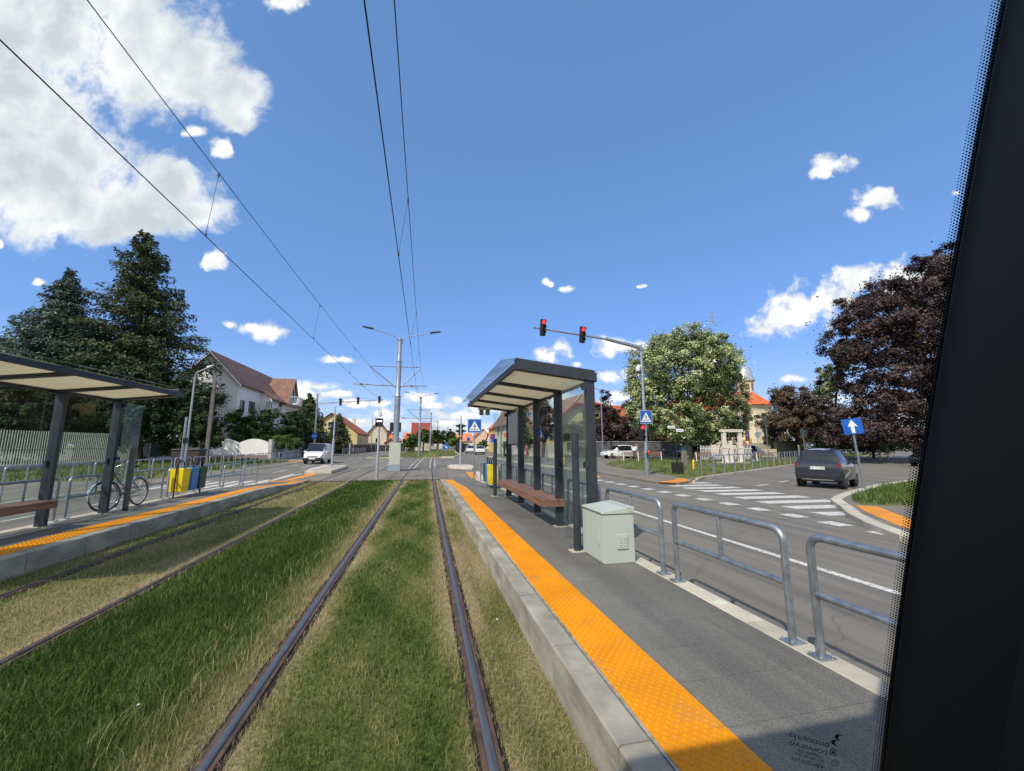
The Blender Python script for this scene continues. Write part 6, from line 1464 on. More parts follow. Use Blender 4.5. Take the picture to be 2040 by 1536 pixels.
# right side houses
t = simple_house('tiled_roof_house', 'cream house with a steep brown hipped roof behind the far shelter post', 14.6, 26.0, 70, 80, 5.6, 9.6, 'x', M_cream, T_brown,
             [(15.6, 70, 4.4, .9, 1.3, '-y'), (15.6, 70, 1.8, .9, 1.4, '-y'), (18.4, 70, 4.3, 1.4, 1.3, '-y'), (21.5, 70, 4.3, 1.4, 1.3, '-y'), (24, 70, 4.3, 1.4, 1.3, '-y'), (18.4, 70, 1.8, 1.4, 1.4, '-y'), (14.6, 73, 4.3, 1.1, 1.3, '-x'), (14.6, 76.5, 4.3, 1.1, 1.3, '-x')], hip=(2.2, 2.2), ov=.6)
mb = MB(); mb.bx(.7, 2.0, -.12, -.004, 1.9 - .5, 2.9); mb.build('red_board', mat('red_board', (.42, .02, .03), .5), t); mb = MB(); mb.bx(.2, 1.2, -.55, -.5, 3.1, 3.9); mb.build('white_board', M_trimw, t); mb = MB(); mb.bx(-.35, .15, -.6, -.55, 3.1, 3.9); mb.build('orange_board', mat('orange_board', (.75, .18, .04), .5), t)
simple_house('ochre_building', 'narrow bright ochre building with an orange roof, left of the brown tiled house', 16.6, 23, 90, 100, 6.0, 8.6, 'y', M_yel2, T_orange, [(17.6, 90, 3.6, .7, 1.5, '-y'), (18.9, 90, 3.6, .7, 1.5, '-y'), (20.5, 90, 3.6, .7, 1.5, '-y')])
t = thing('house_with_half_hip', 'yellow house with a dark red gable edge, seen through the nearest shelter pane', 'house', (20.2, 60, 0))
o_ = (20.2, 60, 0)
mb = MB(); mb.bx(20.2, 31.5, 60, 72, 0, 5.0); mb.add([(20.2, 60, 5.0), (31.5, 60, 5.0), (27.6, 60, 8.1), (24.1, 60, 8.1), (20.2, 60.01, 5.0)], [(0, 1, 2, 3)]); mb.build('wall', M_yel, t, offset=o_)
mb = MB(); V_ = [(19.5, 59.2, 4.6), (32.2, 59.2, 4.6), (28.0, 59.2, 8.35), (23.7, 59.2, 8.35), (25.85, 61.6, 10.2), (19.5, 73, 4.6), (32.2, 73, 4.6), (25.85, 71, 10.2)]
mb.add(V_, [(0, 3, 4, 7, 5), (1, 6, 7, 4, 2), (3, 2, 4), (5, 7, 6)]); rr_ = mb.build('roof', tile_mat('faded_red_roof_tiles', (.30, .13, .09), (.42, .21, .15)), t, offset=o_)
mb = MB(); mb.beam((19.5, 59.15, 4.55), (23.7, 59.15, 8.3), .08, .3); mb.beam((23.7, 59.15, 8.3), (28.0, 59.15, 8.3), .08, .3); mb.beam((28.0, 59.15, 8.3), (32.2, 59.15, 4.55), .08, .3); mb.build('bargeboard', mat('dark_red_board', (.38, .03, .04), .5), t, offset=o_)
mb = MB(); mb.beam((23.7, 59.1, 8.52), (25.85, 61.5, 10.35), .2, .12); mb.beam((28.0, 59.1, 8.52), (25.85, 61.5, 10.35), .2, .12); mb.build('ridge_tiles', mat('pale_ridge_tile', (.62, .42, .34), .8), t, offset=o_)
for q in ((4.0, 3.2), (8.0, 3.2), (5.8, 6.6)): wnd(t, (q[0], 0, q[1]), 1.4, 1.5, '-y')
simple_house('ochre_house', 'long ochre yellow house behind the purple maples and the grey wall', 33.0, 46.5, 60, 70, 4.6, 8.6, 'x', M_yel2, T_red, [(35, 60, 2.8, 1.3, 1.6, '-y'), (38, 60, 2.8, 1.3, 1.6, '-y'), (41, 60, 2.8, 1.3, 1.6, '-y'), (44, 60, 2.8, 1.3, 1.6, '-y')])
t = thing('boundary_wall', 'long dark grey wall behind the white car and the park benches', 'wall', (19.0, 50.5, .1))
mb = MB(); mb.bx(0, 19, 0, .25, -.1, 2.05); mb.build('wall_face', mat('dark_grey_wall', (.085, .085, .085), .9, base2=(.16, .16, .155), scale=1.2), t); mb = MB(); mb.bx(0, 19, -.05, .3, 2.051, 2.14); mb.build('coping', MW, t)
mb = MB(); mb.bx(19.1, 22.0, .0, .3, -.1, 2.3); mb.build('pale_section', M_cream, t)
# garage walls and low frontage on the right road
t = thing('garage_row', 'pale low frontage with dark doorways along the right pavement, before the ochre building', 'outbuilding', (14.9, 76, .1))
mb = MB(); mb.bx(0, 4.5, 0, 6, -.1, 2.7); mb.build('wall', M_cream, t); mb = MB(); mb.bx(.4, 1.2, -.03, -.002, 0, 2.1); mb.bx(-.03, -.002, 1.0, 2.2, 0, 2.1); mb.build('doorway', M_pane, t); mb = MB(); mb.bx(-.25, 4.7, -.3, 6.2, 2.701, 2.9); mb.build('roof_slab', M_trimw, t)
t = thing('whitewashed_wall', 'whitewashed patchy wall beside the green hedge on the right pavement', 'wall', (14.6, 62.5, .1))
mb = MB(); mb.bx(0, .3, 0, 9, -.1, 2.3); mb.build('wall_face', mat('patchy_whitewash', (.46, .42, .36), .9, base2=(.70, .66, .60), scale=1.1, mix_lo=.45, mix_hi=.55), t); mb = MB(); mb.bx(-.05, .35, 0, 9, 2.301, 2.4); mb.build('coping', M_trimw, t)
t = thing('low_wall', 'low pale wall along the right pavement, seen through the shelter', 'wall', (16.2, 46, .1))
mb = MB(); mb.bx(0, .3, 0, 15, -.1, .55); mb.build('wall_face', M_cream, t); mb = MB()
for k in range(60): mb.bx(.12, .15, k * .25, k * .25 + .03, .551, 1.7)
mb.build('bars', M_galv_d, t)

# church
M_church = mat('tan_church_stone', (.58, .50, .36), .9, base2=(.70, .62, .46), scale=1.0, bump=.3, bscale=12)
M_dome = mat('silver_dome_sheet', (.50, .52, .52), .3, .7, base2=(.62, .63, .62), scale=2, bump=.1)
t = thing('church', 'tan church with orange roofs, silver domes and ornate crosses, right of the linden', 'church', (66, 70, 0)); o_ = (66, 70, 0)
cx_ = AY(1503, 800, 70)[0]; cyy_ = 72.5; Ra = 4.9; ap = [(cx_ + Ra * math.cos(R(22.5 + 45 * k)), cyy_ + Ra * math.sin(R(22.5 + 45 * k))) for k in range(8)]
mb = MB(); mb.slab(ap, 0, 10.0); mb.bx(cx_ - 4.0, cx_ + 4.0, cyy_ + 2, cyy_ + 26, 0, 10.0); mb.build('wall', M_church, t, offset=o_)
mb = MB(); cb_ = [(cx_ + Ra * 1.05 * math.cos(R(22.5 + 45 * k)), cyy_ + Ra * 1.05 * math.sin(R(22.5 + 45 * k))) for k in range(8)]; mb.slab(cb_, 9.5, 9.99); mb.slab([(cx_ + Ra * 1.04 * math.cos(R(22.5 + 45 * k)), cyy_ + Ra * 1.04 * math.sin(R(22.5 + 45 * k))) for k in range(8)], 0, 1.1); mb.build('cornice', mat('pale_cornice', (.66, .58, .44), .9), t, offset=o_)
mb = MB(); rb_ = [(cx_ + Ra * 1.16 * math.cos(R(22.5 + 45 * k)), cyy_ + Ra * 1.16 * math.sin(R(22.5 + 45 * k))) for k in range(8)]
tp_ = [(cx_ + 1.9 * math.cos(R(22.5 + 45 * k)), cyy_ + 1.9 * math.sin(R(22.5 + 45 * k))) for k in range(8)]
mb.add([(x, y, 10.0) for x, y in rb_] + [(x, y, 12.9) for x, y in tp_], [(k, (k + 1) % 8, 8 + (k + 1) % 8, 8 + k) for k in range(8)] + [tuple(range(8, 16)), tuple(range(7, -1, -1))])
gable_roof(mb, cx_ - 4.2, cx_ + 4.2, cyy_ + 3.5, cyy_ + 26, 10.02, 14.0, 'y', .4); mb.build('roof', T_church, t, offset=o_, bevel=0)
for k in (4, 5, 6, 7):
    a_ = R(45 * k); n_ = Vector((math.cos(a_), math.sin(a_), 0)); mid = Vector((cx_, cyy_, 0)) + n_ * (Ra * math.cos(R(22.5)) + .03)
    M = Matrix.Translation(mid - Vector(o_)) @ Matrix.Rotation(a_ + PI / 2, 4, 'Z')
    mb = MB(); mb.ext([(-.38, 0, 2.6), (.38, 0, 2.6), (.38, 0, 7.8)] + [(.38 * math.cos(q), 0, 7.8 + .38 * math.sin(q)) for q in [PI * j / 6 for j in range(1, 6)]] + [(-.38, 0, 7.8)], (0, .02, 0)); w_ = place(mb, M).build('window', mat('brown_glazing', (.10, .055, .035), .3), t)
    mb = MB()
    for z in (3.6, 4.6, 5.6, 6.6, 7.6): mb.bx(-.38, .38, -.04, -.005, z, z + .07)
    place(mb, M).build('glazing_bar', mat('pale_cornice', (.66, .58, .44), .9), w_)
def tower(cx, cy_, zb_, r, zt, dome_h, zc_, n=8):
    mb = MB(); mb.lathe([(r, zb_), (r, zt), (r * 1.18, zt + .15), (r * 1.18, zt + .35)], (cx - o_[0], cy_ - o_[1], 0), n); tw = mb.build('tower', M_church, t)
    mb = MB()
    for k in range(n):
        a_ = 2 * PI * (k + .5) / n; mid = Vector((cx, cy_, 0)) + Vector((math.cos(a_), math.sin(a_), 0)) * (r * math.cos(PI / n) + .02)
        place(MB().bx(-.18 * r, .18 * r, 0, .02, zt - (zt - zb_) * .62, zt - .5), Matrix.Translation(mid - Vector(o_)) @ Matrix.Rotation(a_ + PI / 2, 4, 'Z')).build('tower_window', mat('red_brown_shutter', (.22, .07, .04), .5), tw)
    z = zt + .35; pr = [(r * 1.25, z), (r * 1.18, z + .25), (r * 1.02, z + dome_h * .25), (r * .98, z + dome_h * .55), (r * .72, z + dome_h * .82), (r * .34, z + dome_h * .98), (.18, z + dome_h * 1.05), (.16, z + dome_h * 1.2), (.32, z + dome_h * 1.28), (.14, z + dome_h * 1.38), (.06, z + dome_h * 1.6)]
    dm = MB().lathe(pr, (cx - o_[0], cy_ - o_[1], 0), 16).build('dome', M_dome, t, smooth=50)
    zz = z + dome_h * 1.55; hh = zc_ - zz; x_, y_ = cx - o_[0], cy_ - o_[1]
    mb = MB(); mb.bx(x_ - .06, x_ + .06, y_ - .05, y_ + .05, zz, zc_); mb.bx(x_ - hh * .32, x_ + hh * .32, y_ - .05, y_ + .05, zz + hh * .62, zz + hh * .62 + .12); mb.bx(x_ - hh * .2, x_ + hh * .2, y_ - .05, y_ + .05, zz + hh * .82, zz + hh * .82 + .10)
    for (a_, b_) in ((hh * .32, hh * .65), (-hh * .32, hh * .65), (0, hh)): mb.lathe([(.02, -.22), (.20, 0), (.02, .22)], (x_ + a_, y_, zz + b_), 8)
    for s_ in (-1, 1):
        for q in (-1, 1): mb.beam((x_, y_, zz + hh * .66 + q * .1), (x_ + s_ * hh * .16, y_, zz + hh * .66 + q * hh * .17), .06, .06)
    mb.build('cross', M_galv_d, dm)
xT, zT = AY(1488, 790, cyy_); tower(xT + .2, cyy_ + .6, 12.5, 1.72, AY(1490, 762, cyy_)[1], AY(1486, 730, cyy_)[1] - AY(1490, 762, cyy_)[1], AY(1482, 690, cyy_)[1])
xT, zT = AY(1425, 700, 84); tower(xT, 84, 10, 3.4, AY(1422, 735, 84)[1], 5.0, AY(1419, 622, 84)[1])
# flags and orange door on the apse
mb = MB(); mb.ext([(-.7, 0, 0), (.7, 0, 0), (.7, 0, 1.6), (0, 0, 2.6), (-.7, 0, 1.6)], (0, .1, 0)); place(mb, Matrix.Translation((AY(1484, 895, 67)[0] - 66, 67 - 70, .2))).build('porch', mat('orange_wood', (.45, .15, .05), .6), t)
t = thing('flag', 'red, yellow and blue flag hanging from a slanted pole on the church wall', 'flag', (AY(1500, 870, 66)[0], 66.6, 0))
zf_ = AY(1500, 870, 66)[1]
mb = MB(); mb.tube([(0, .8, zf_ - .6), (-.9, -.4, zf_ + 1.2)], .035, 6); mb.build('pole', M_galv_d, t)
for k, c in enumerate(((.01, .04, .30), (.75, .50, .02), (.60, .02, .02))):
    mb = MB(); mb.ext([(-.65 + k * .22, -.2, zf_ + .7 - k * .45), (-.43 + k * .22, -.25, zf_ + .3 - k * .45), (-.40 + k * .18, -.2, zf_ - 1.4 - k * .05), (-.60 + k * .18, -.15, zf_ - 1.2)], (0, .03, 0)); mb.build('stripe', mat('flag_%d' % k, c, .7), t)

# stone monument: gate with a cross
M_stone = mat('pale_carved_stone', (.60, .54, .47), .85, base2=(.72, .66, .58), scale=3, bump=.3)
t = thing('stone_monument', 'pale stone gate with a stone cross between its pillars, beside the benches', 'monument', (AY(1462, 930, 30.5)[0], 30.5, .1))
mb = MB()
for x in (-.95, .70):
    mb.bx(x, x + .30, -.15, .15, .0, 2.75); mb.bx(x - .05, x + .35, -.2, .2, 0, .35); mb.bx(x - .03, x + .33, -.18, .18, 1.3, 1.42)
mb.build('pillar', M_stone, t, bevel=.02)
mb = MB(); mb.bx(-1.08, 1.10, -.2, .2, 2.755, 3.0); mb.build('lintel', M_stone, t, bevel=.02)
mb = MB(); mb.bx(-.30, -.02, -.1, .1, 0, 2.0); mb.bx(-.62, .30, -.09, .09, 1.35, 1.6); mb.build('cross', M_stone, t, bevel=.02)
mb = MB(); mb.bx(-1.3, 1.3, -.5, .5, -.05, .12); mb.build('base', M_stone, t)
# pale block walls and bars by the church
t = thing('block_wall', 'pale grey block wall right of the church apse, beyond the railings', 'wall', (AY(1548, 905, 46)[0], 46, .1))
x2_ = AY(1591, 905, 46)[0] - AY(1548, 905, 46)[0]; mb = MB(); mb.bx(0, x2_, 0, .4, 0, AY(1560, 881, 46)[1]); mb.build('wall_face', mat('pale_block', (.44, .41, .38), .9, base2=(.52, .49, .45), scale=1), t); mb = MB(); mb.bx(-.1, x2_ + .1, -.08, .48, AY(1560, 881, 46)[1] + .001, AY(1560, 881, 46)[1] + .1); mb.build('coping', M_stone, t)
t = thing('churchyard_wall', 'low sunlit cream wall in front of the church apse', 'wall', (AY(1495, 905, 44)[0], 44, .1))
x2_ = AY(1548, 905, 44)[0] - AY(1495, 905, 44)[0]; mb = MB(); mb.bx(0, x2_, 0, .35, 0, 1.1); mb.build('wall_face', mat('sunny_cream', (.66, .58, .42), .9), t); mb = MB()
for k in range(28): mb.bx(k * x2_ / 28, k * x2_ / 28 + .04, .15, .19, 1.1, 1.9)
mb.build('bars', M_wire, t)
t = thing('white_picket_fence', 'white picket fence behind the black planter and the stone gate', 'fence', (AY(1396, 905, 38)[0], 38, .1))
x2_ = AY(1500, 905, 38)[0] - AY(1396, 905, 38)[0]
mb = MB()
for k in range(int(x2_ / .19)): mb.bx(k * .19, k * .19 + .07, 0, .03, .05, AY(1420, 888, 38)[1] - .1)
mb.bx(0, x2_, .031, .06, .4, .46); mb.bx(0, x2_, .031, .06, 1.2, 1.26); mb.build('picket', M_trimw, t)
# ------------------------------------------------------------------ vehicles
def catmull(P, sub):
    P = np.array(P, float); out = []
    for i in range(len(P) - 1):
        p0, p1, p2, p3 = P[max(i - 1, 0)], P[i], P[i + 1], P[min(i + 2, len(P) - 1)]
        for k in range(sub):
            t_ = k / sub; out.append(.5 * ((2 * p1) + (-p0 + p2) * t_ + (2 * p0 - 5 * p1 + 4 * p2 - p3) * t_ ** 2 + (-p0 + 3 * p1 - 3 * p2 + p3) * t_ ** 3))
    out.append(P[-1]); return np.array(out)
def car_paint(name, c, metal=.0, rough=.25):
    return mat(name, c, rough, metal, var=.05, scale=1.5, coat=.8)
def make_car(name, label, loc, heading, st, paint, wheels, wr, wind, rear, side, group=None, sub=4, plate=None, lamps=(), bump=None, cat='car', lowband=None, mirrors=None, pillars=(), doors=(), wheel_w=.2):
    """lofted body. st rows: y, z_low, z_belt, z_top, w_low, w_belt, w_top (y = 0 rear, nose at +y); wind/rear/side = y ranges of the glazing"""
    t = thing(name, label, cat, loc, heading, group)
    S = catmull(st, sub); n = len(S)
    def sect(s_):
        y, zl, zb, zt, wl, wb, wt = s_
        zt = max(zt, zb + .004)
        half = [(0, zl), (wl * .8, zl), (wl, zl + .07), (wl * .35 + wb * .68, zl + (zb - zl) * .45), (wb * 1.0, zb - .06), (wb * .985, zb), ((wb * .45 + wt * .55) * .99, zb + (zt - zb) * .5), (wt, zb + (zt - zb) * .9), (wt * .88, zt), (wt * .5, zt + .012), (0, zt + .02)]
        return [(x, y, z) for x, z in half]
    G_ = [sect(s_) for s_ in S]; m_ = len(G_[0]); mb = MB()
    full = [[(-x, y, z) for x, y, z in g[::-1]] + g[1:-1] for g in G_]; k_ = len(full[0])   # closed ring
    for r_ in full: mb.v += r_
    for i in range(n - 1):
        for j in range(k_): mb.f.append((i * k_ + j, i * k_ + (j + 1) % k_, (i + 1) * k_ + (j + 1) % k_, (i + 1) * k_ + j))
    mb.f.append(tuple(range(k_))); mb.f.append(tuple((n - 1) * k_ + j for j in range(k_))[::-1]); mb.mi = [0] * len(mb.f)
    body = mb.build('body', paint, t, smooth=38)
    bm_ = body.data; 
    def patch_(cells, nm, m__, off_, parent=t):
        mb = MB()
        for (i, j, sg) in cells:
            q = [G_[i][j], G_[i][j + 1], G_[i + 1][j + 1], G_[i + 1][j]]; q = [Vector((sg * a_[0], a_[1], a_[2])) for a_ in q]
            nn = (q[1] - q[0]).cross(q[3] - q[0])
            if nn.length < 1e-9: nn = (q[2] - q[1]).cross(q[3] - q[2])
            nn.normalize()
            if nn.dot((q[0] + q[2]) / 2 - Vector((0, (q[0].y), .7))) < 0: nn = -nn
            mb.add([a_ + nn * off_ for a_ in q], [(0, 1, 2, 3)])
        return mb.build(nm, m__, parent) if mb.f else None
    def rng_(a_, b_): return [i for i in range(n - 1) if a_ - 1e-6 <= (S[i][0] + S[i + 1][0]) / 2 <= b_]
    if wind: patch_([(i, j, s_) for i in rng_(*wind) for j in (7, 8, 9) for s_ in (-1, 1)], 'windscreen', M_carglass, .006)
    if rear: patch_([(i, j, s_) for i in rng_(*rear) for j in (7, 8, 9) for s_ in (-1, 1)], 'rear_window', M_carglass, .006)
    for nm_, (a_, b_) in side:
        for s_ in (-1, 1): patch_([(i, j, s_) for i in rng_(a_, b_) for j in (5, 6)], nm_, M_carglass, .006)
    if lowband: 
        for (a_, b_) in lowband: patch_([(i, j, s_) for i in rng_(a_, b_) for j in (1, 2) for s_ in (-1, 1)], 'bumper', M_black, .006)
    for (y, x) in wheels:
        for s_ in (-1, 1):
            M = Matrix.Translation((s_ * x, y, wr)) @ Matrix.Rotation(R(90) * s_, 4, 'Y')
            mb = MB(); mb.lathe([(wr + .05, -.02), (wr + .05, .003)], n=24, M=M @ Matrix.Translation((0, 0, .0))); mb.build('wheel_arch', M_black, t)
            w_ = MB().lathe([(wr * .62, -wheel_w + .03), (wr * .93, -wheel_w + .02), (wr, -wheel_w + .05), (wr, .02), (wr * .93, .045), (wr * .64, .04)], n=24, M=M).build('wheel', M_rubber, t, smooth=40)
            mb = MB(); mb.lathe([(wr * .63, .030), (wr * .60, .036), (wr * .50, .012)], n=24, M=M, caps=False)
            for q in range(6):
                a_ = 2 * PI * q / 6; mb.add([M @ Vector((wr * r_ * math.cos(a_ + d_), wr * r_ * math.sin(a_ + d_), z_)) for r_, d_, z_ in ((.12, -.5, .035), (.60, -.16, .03), (.60, .16, .03), (.12, .5, .035))], [(0, 1, 2, 3)])
            mb.lathe([(wr * .16, .03), (wr * .1, .045)], n=10, M=M); mb.build('rim', M_chrome, w_)
    for (nm, c, d_, m__, *rot) in lamps:
        mb = MB(); mb.box(c, d_, rot[0] if rot else 0); mb.build(nm, m__, t, bevel=.012 if min(d_) > .03 else 0)
    if plate:
        txt, c, rz = plate; mb = MB(); mb.bx(-.26, .26, -.006, .006, -.056, .056); pl = place(mb, Matrix.Translation(c) @ Matrix.Rotation(rz, 4, 'Z')).build('number_plate', M_plate, t)
        if txt:
            M = Matrix.Translation(c) @ Matrix.Rotation(rz, 4, 'Z') @ Matrix.Translation((.012, -.0065, 0)) @ FACE_S
            place(text_mb(txt, .105, .001), M).build('plate_lettering', M_black, pl); mb = MB(); mb.bx(-.258, -.222, -.0075, -.0062, -.054, .054); place(mb, Matrix.Translation(c) @ Matrix.Rotation(rz, 4, 'Z')).build('plate_band', M_blue, pl)
    if mirrors:
        y, z, x = mirrors
        for s_ in (-1, 1): mb = MB(); mb.box((s_ * (x + .10), y, z), (.17, .09, .13)); mb.bx(min(s_ * x, s_ * (x + .04)), max(s_ * x, s_ * (x + .04)), y - .02, y + .02, z - .05, z - .02); mb.build('mirror', paint, t, bevel=.03)
    return t
M_small = car_paint('dark_blue_grey_paint', (.032, .038, .050), .25)
hs_ = R(-64)
sm = make_car('small_car', 'tiny dark blue-grey two-seater car turning into the side street, seen from behind', (15.55, 13.15, 0), hs_,
    [(0, .30, .78, .80, .66, .70, .52), (.03, .27, .93, .95, .73, .75, .56), (.10, .25, 1.0, 1.04, .76, .775, .60), (.30, .25, 1.0, 1.44, .775, .775, .58), (.42, .25, 1.0, 1.50, .78, .78, .545), (.95, .25, .99, 1.56, .78, .78, .55), (1.40, .25, .97, 1.52, .78, .775, .55), (1.62, .25, .95, 1.40, .78, .77, .56), (2.12, .25, .93, 1.0, .77, .755, .66), (2.40, .25, .84, .87, .74, .72, .62), (2.62, .28, .62, .66, .66, .62, .5), (2.70, .34, .5, .52, .5, .48, .4)],
    M_small, [(.42, .745), (2.24, .725)], .29, (1.64, 2.12), (.11, .33), (('side_window', (.92, 1.62)), ('quarter_window', (.40, .84))),
    plate=('TM 12 AZD', (0, -.012, .80), 0), mirrors=(1.72, 1.0, .78), lowband=[(-.1, .3), (2.3, 2.8)],
    lamps=[('tail_lamp', (-.695, .075, .87), (.10, .12, .24), M_red_off), ('tail_lamp', (.695, .075, .87), (.10, .12, .24), M_red_off),
           ('bumper_trim', (0, -.035, .345), (1.02, .05, .028), M_chrome), ('bumper_trim', (-.55, -.01, .37), (.12, .06, .028), M_chrome), ('bumper_trim', (.55, -.01, .37), (.12, .06, .028), M_chrome),
           ('bumper', (0, -.005, .43), (1.36, .09, .17), M_black), ('badge', (0, .10, 1.015), (.10, .02, .02), M_chrome), ('brake_lamp', (0, .37, 1.515), (.24, .05, .02), M_red_off), ('boot_seam', (0, .008, .635), (1.20, .03, .008), M_black)])
M_vw = car_paint('white_car_paint', (.74, .75, .76))
VAN = [(0, .35, 1.1, 1.72, .80, .84, .70), (.05, .30, 1.12, 1.80, .84, .86, .74), (1.5, .28, 1.12, 1.86, .86, .87, .76), (2.6, .28, 1.10, 1.85, .86, .87, .75), (2.9, .28, 1.08, 1.78, .86, .86, .72), (3.55, .28, 1.02, 1.12, .85, .84, .70), (3.9, .28, .92, 1.0, .82, .80, .66), (4.22, .3, .72, .80, .74, .70, .56), (4.32, .36, .56, .6, .62, .58, .46)]
def van(name, label, x, y, rz, lit=True, col=M_vw):
    return make_car(name, label, (x, y, 0), rz, VAN, col, [(.75, .80), (3.45, .79)], .31, (2.82, 3.56), None, (('side_window', (2.1, 3.0)),), plate=('', (0, 4.345, .50), PI), mirrors=(3.15, 1.12, .84), lowband=[(3.9, 4.4)], cat='van',
        lamps=[('headlamp', (-.60, 4.12, .80), (.22, .14, .16), M_headlamp), ('headlamp', (.60, 4.12, .80), (.22, .14, .16), M_headlamp), ('grille', (0, 4.29, .66), (.90, .06, .10), M_black), ('bumper', (0, 4.25, .42), (1.5, .18, .30), M_black), ('badge', (0, 4.31, .70), (.12, .05, .10), M_chrome)])
van('delivery_van', 'white delivery van with headlamps lit and a black bumper, coming up the left road', -9.6, 43.9, PI)
CARW = [(0, .35, .80, .86, .70, .72, .56), (.05, .30, .95, 1.0, .82, .82, .64), (.25, .26, 1.0, 1.06, .88, .87, .68), (.75, .25, 1.0, 1.44, .90, .885, .64), (1.1, .25, .99, 1.58, .90, .885, .64), (2.0, .25, .98, 1.62, .91, .89, .65), (2.7, .25, .96, 1.54, .90, .885, .64), (3.45, .25, .93, 1.02, .90, .87, .72), (4.1, .26, .86, .92, .87, .83, .68), (4.5, .3, .72, .76, .76, .72, .56), (4.58, .38, .55, .58, .62, .58, .44)]
def suv(name, label, x, y, rz, col, z=0, rearlit=True, plate=True):
    return make_car(name, label, (x, y, z), rz, CARW, col, [(.85, .86), (3.62, .86)], .34, (2.72, 3.46), (.30, .98), (('side_window', (1.15, 2.0)), ('side_window', (2.08, 2.9))), plate=('', (0, -.01, .62), 0) if plate else None, mirrors=(2.95, 1.02, .88), lowband=[(-.1, .1), (4.2, 4.7)],
        lamps=[('tail_lamp', (-.74, .07, .88), (.18, .10, .14), M_red_off), ('tail_lamp', (.74, .07, .88), (.18, .10, .14), M_red_off), ('headlamp', (-.66, 4.36, .74), (.26, .2, .10), M_chrome), ('headlamp', (.66, 4.36, .74), (.26, .2, .10), M_chrome), ('bumper', (0, -.02, .42), (1.3, .08, .16), M_black)])
suv('white_car', 'white car driving away on the right road, the nearer of two', 10.6, 73, R(-6), M_vw)
suv('white_car', 'white car farther down the right road, half hidden by the nearer white car', 9.9, 82, R(-4), M_vw)
suv('parked_car', 'white car parked on the corner behind the purple maple and the benches', AY(1262, 905, 45)[0] + .6, 45.2, R(88), M_vw, .1)
suv('parked_car', 'pale silver-blue car parked behind the stone gate and picket fence', AY(1520, 905, 42)[0], 42.5, R(84), car_paint('silver_blue_paint', (.30, .36, .44), .6), .1)
suv('parked_car', 'dark grey car under the trees behind the railings, left of the planter', AY(1405, 905, 48)[0], 48.2, R(90), car_paint('dark_grey_paint', (.05, .055, .06), .3), .1)
suv('dark_car', 'black car approaching on the side street at the dark pillar, half hidden', 43.6, 25.0, R(98), car_paint('black_paint', (.012, .013, .016), .2), 0)
suv('parked_car', 'far silver car beyond the block wall, seen over the roof of the small car', AY(1655, 900, 50)[0], 50, R(90), car_paint('silver_paint', (.40, .42, .44), .6), .1)

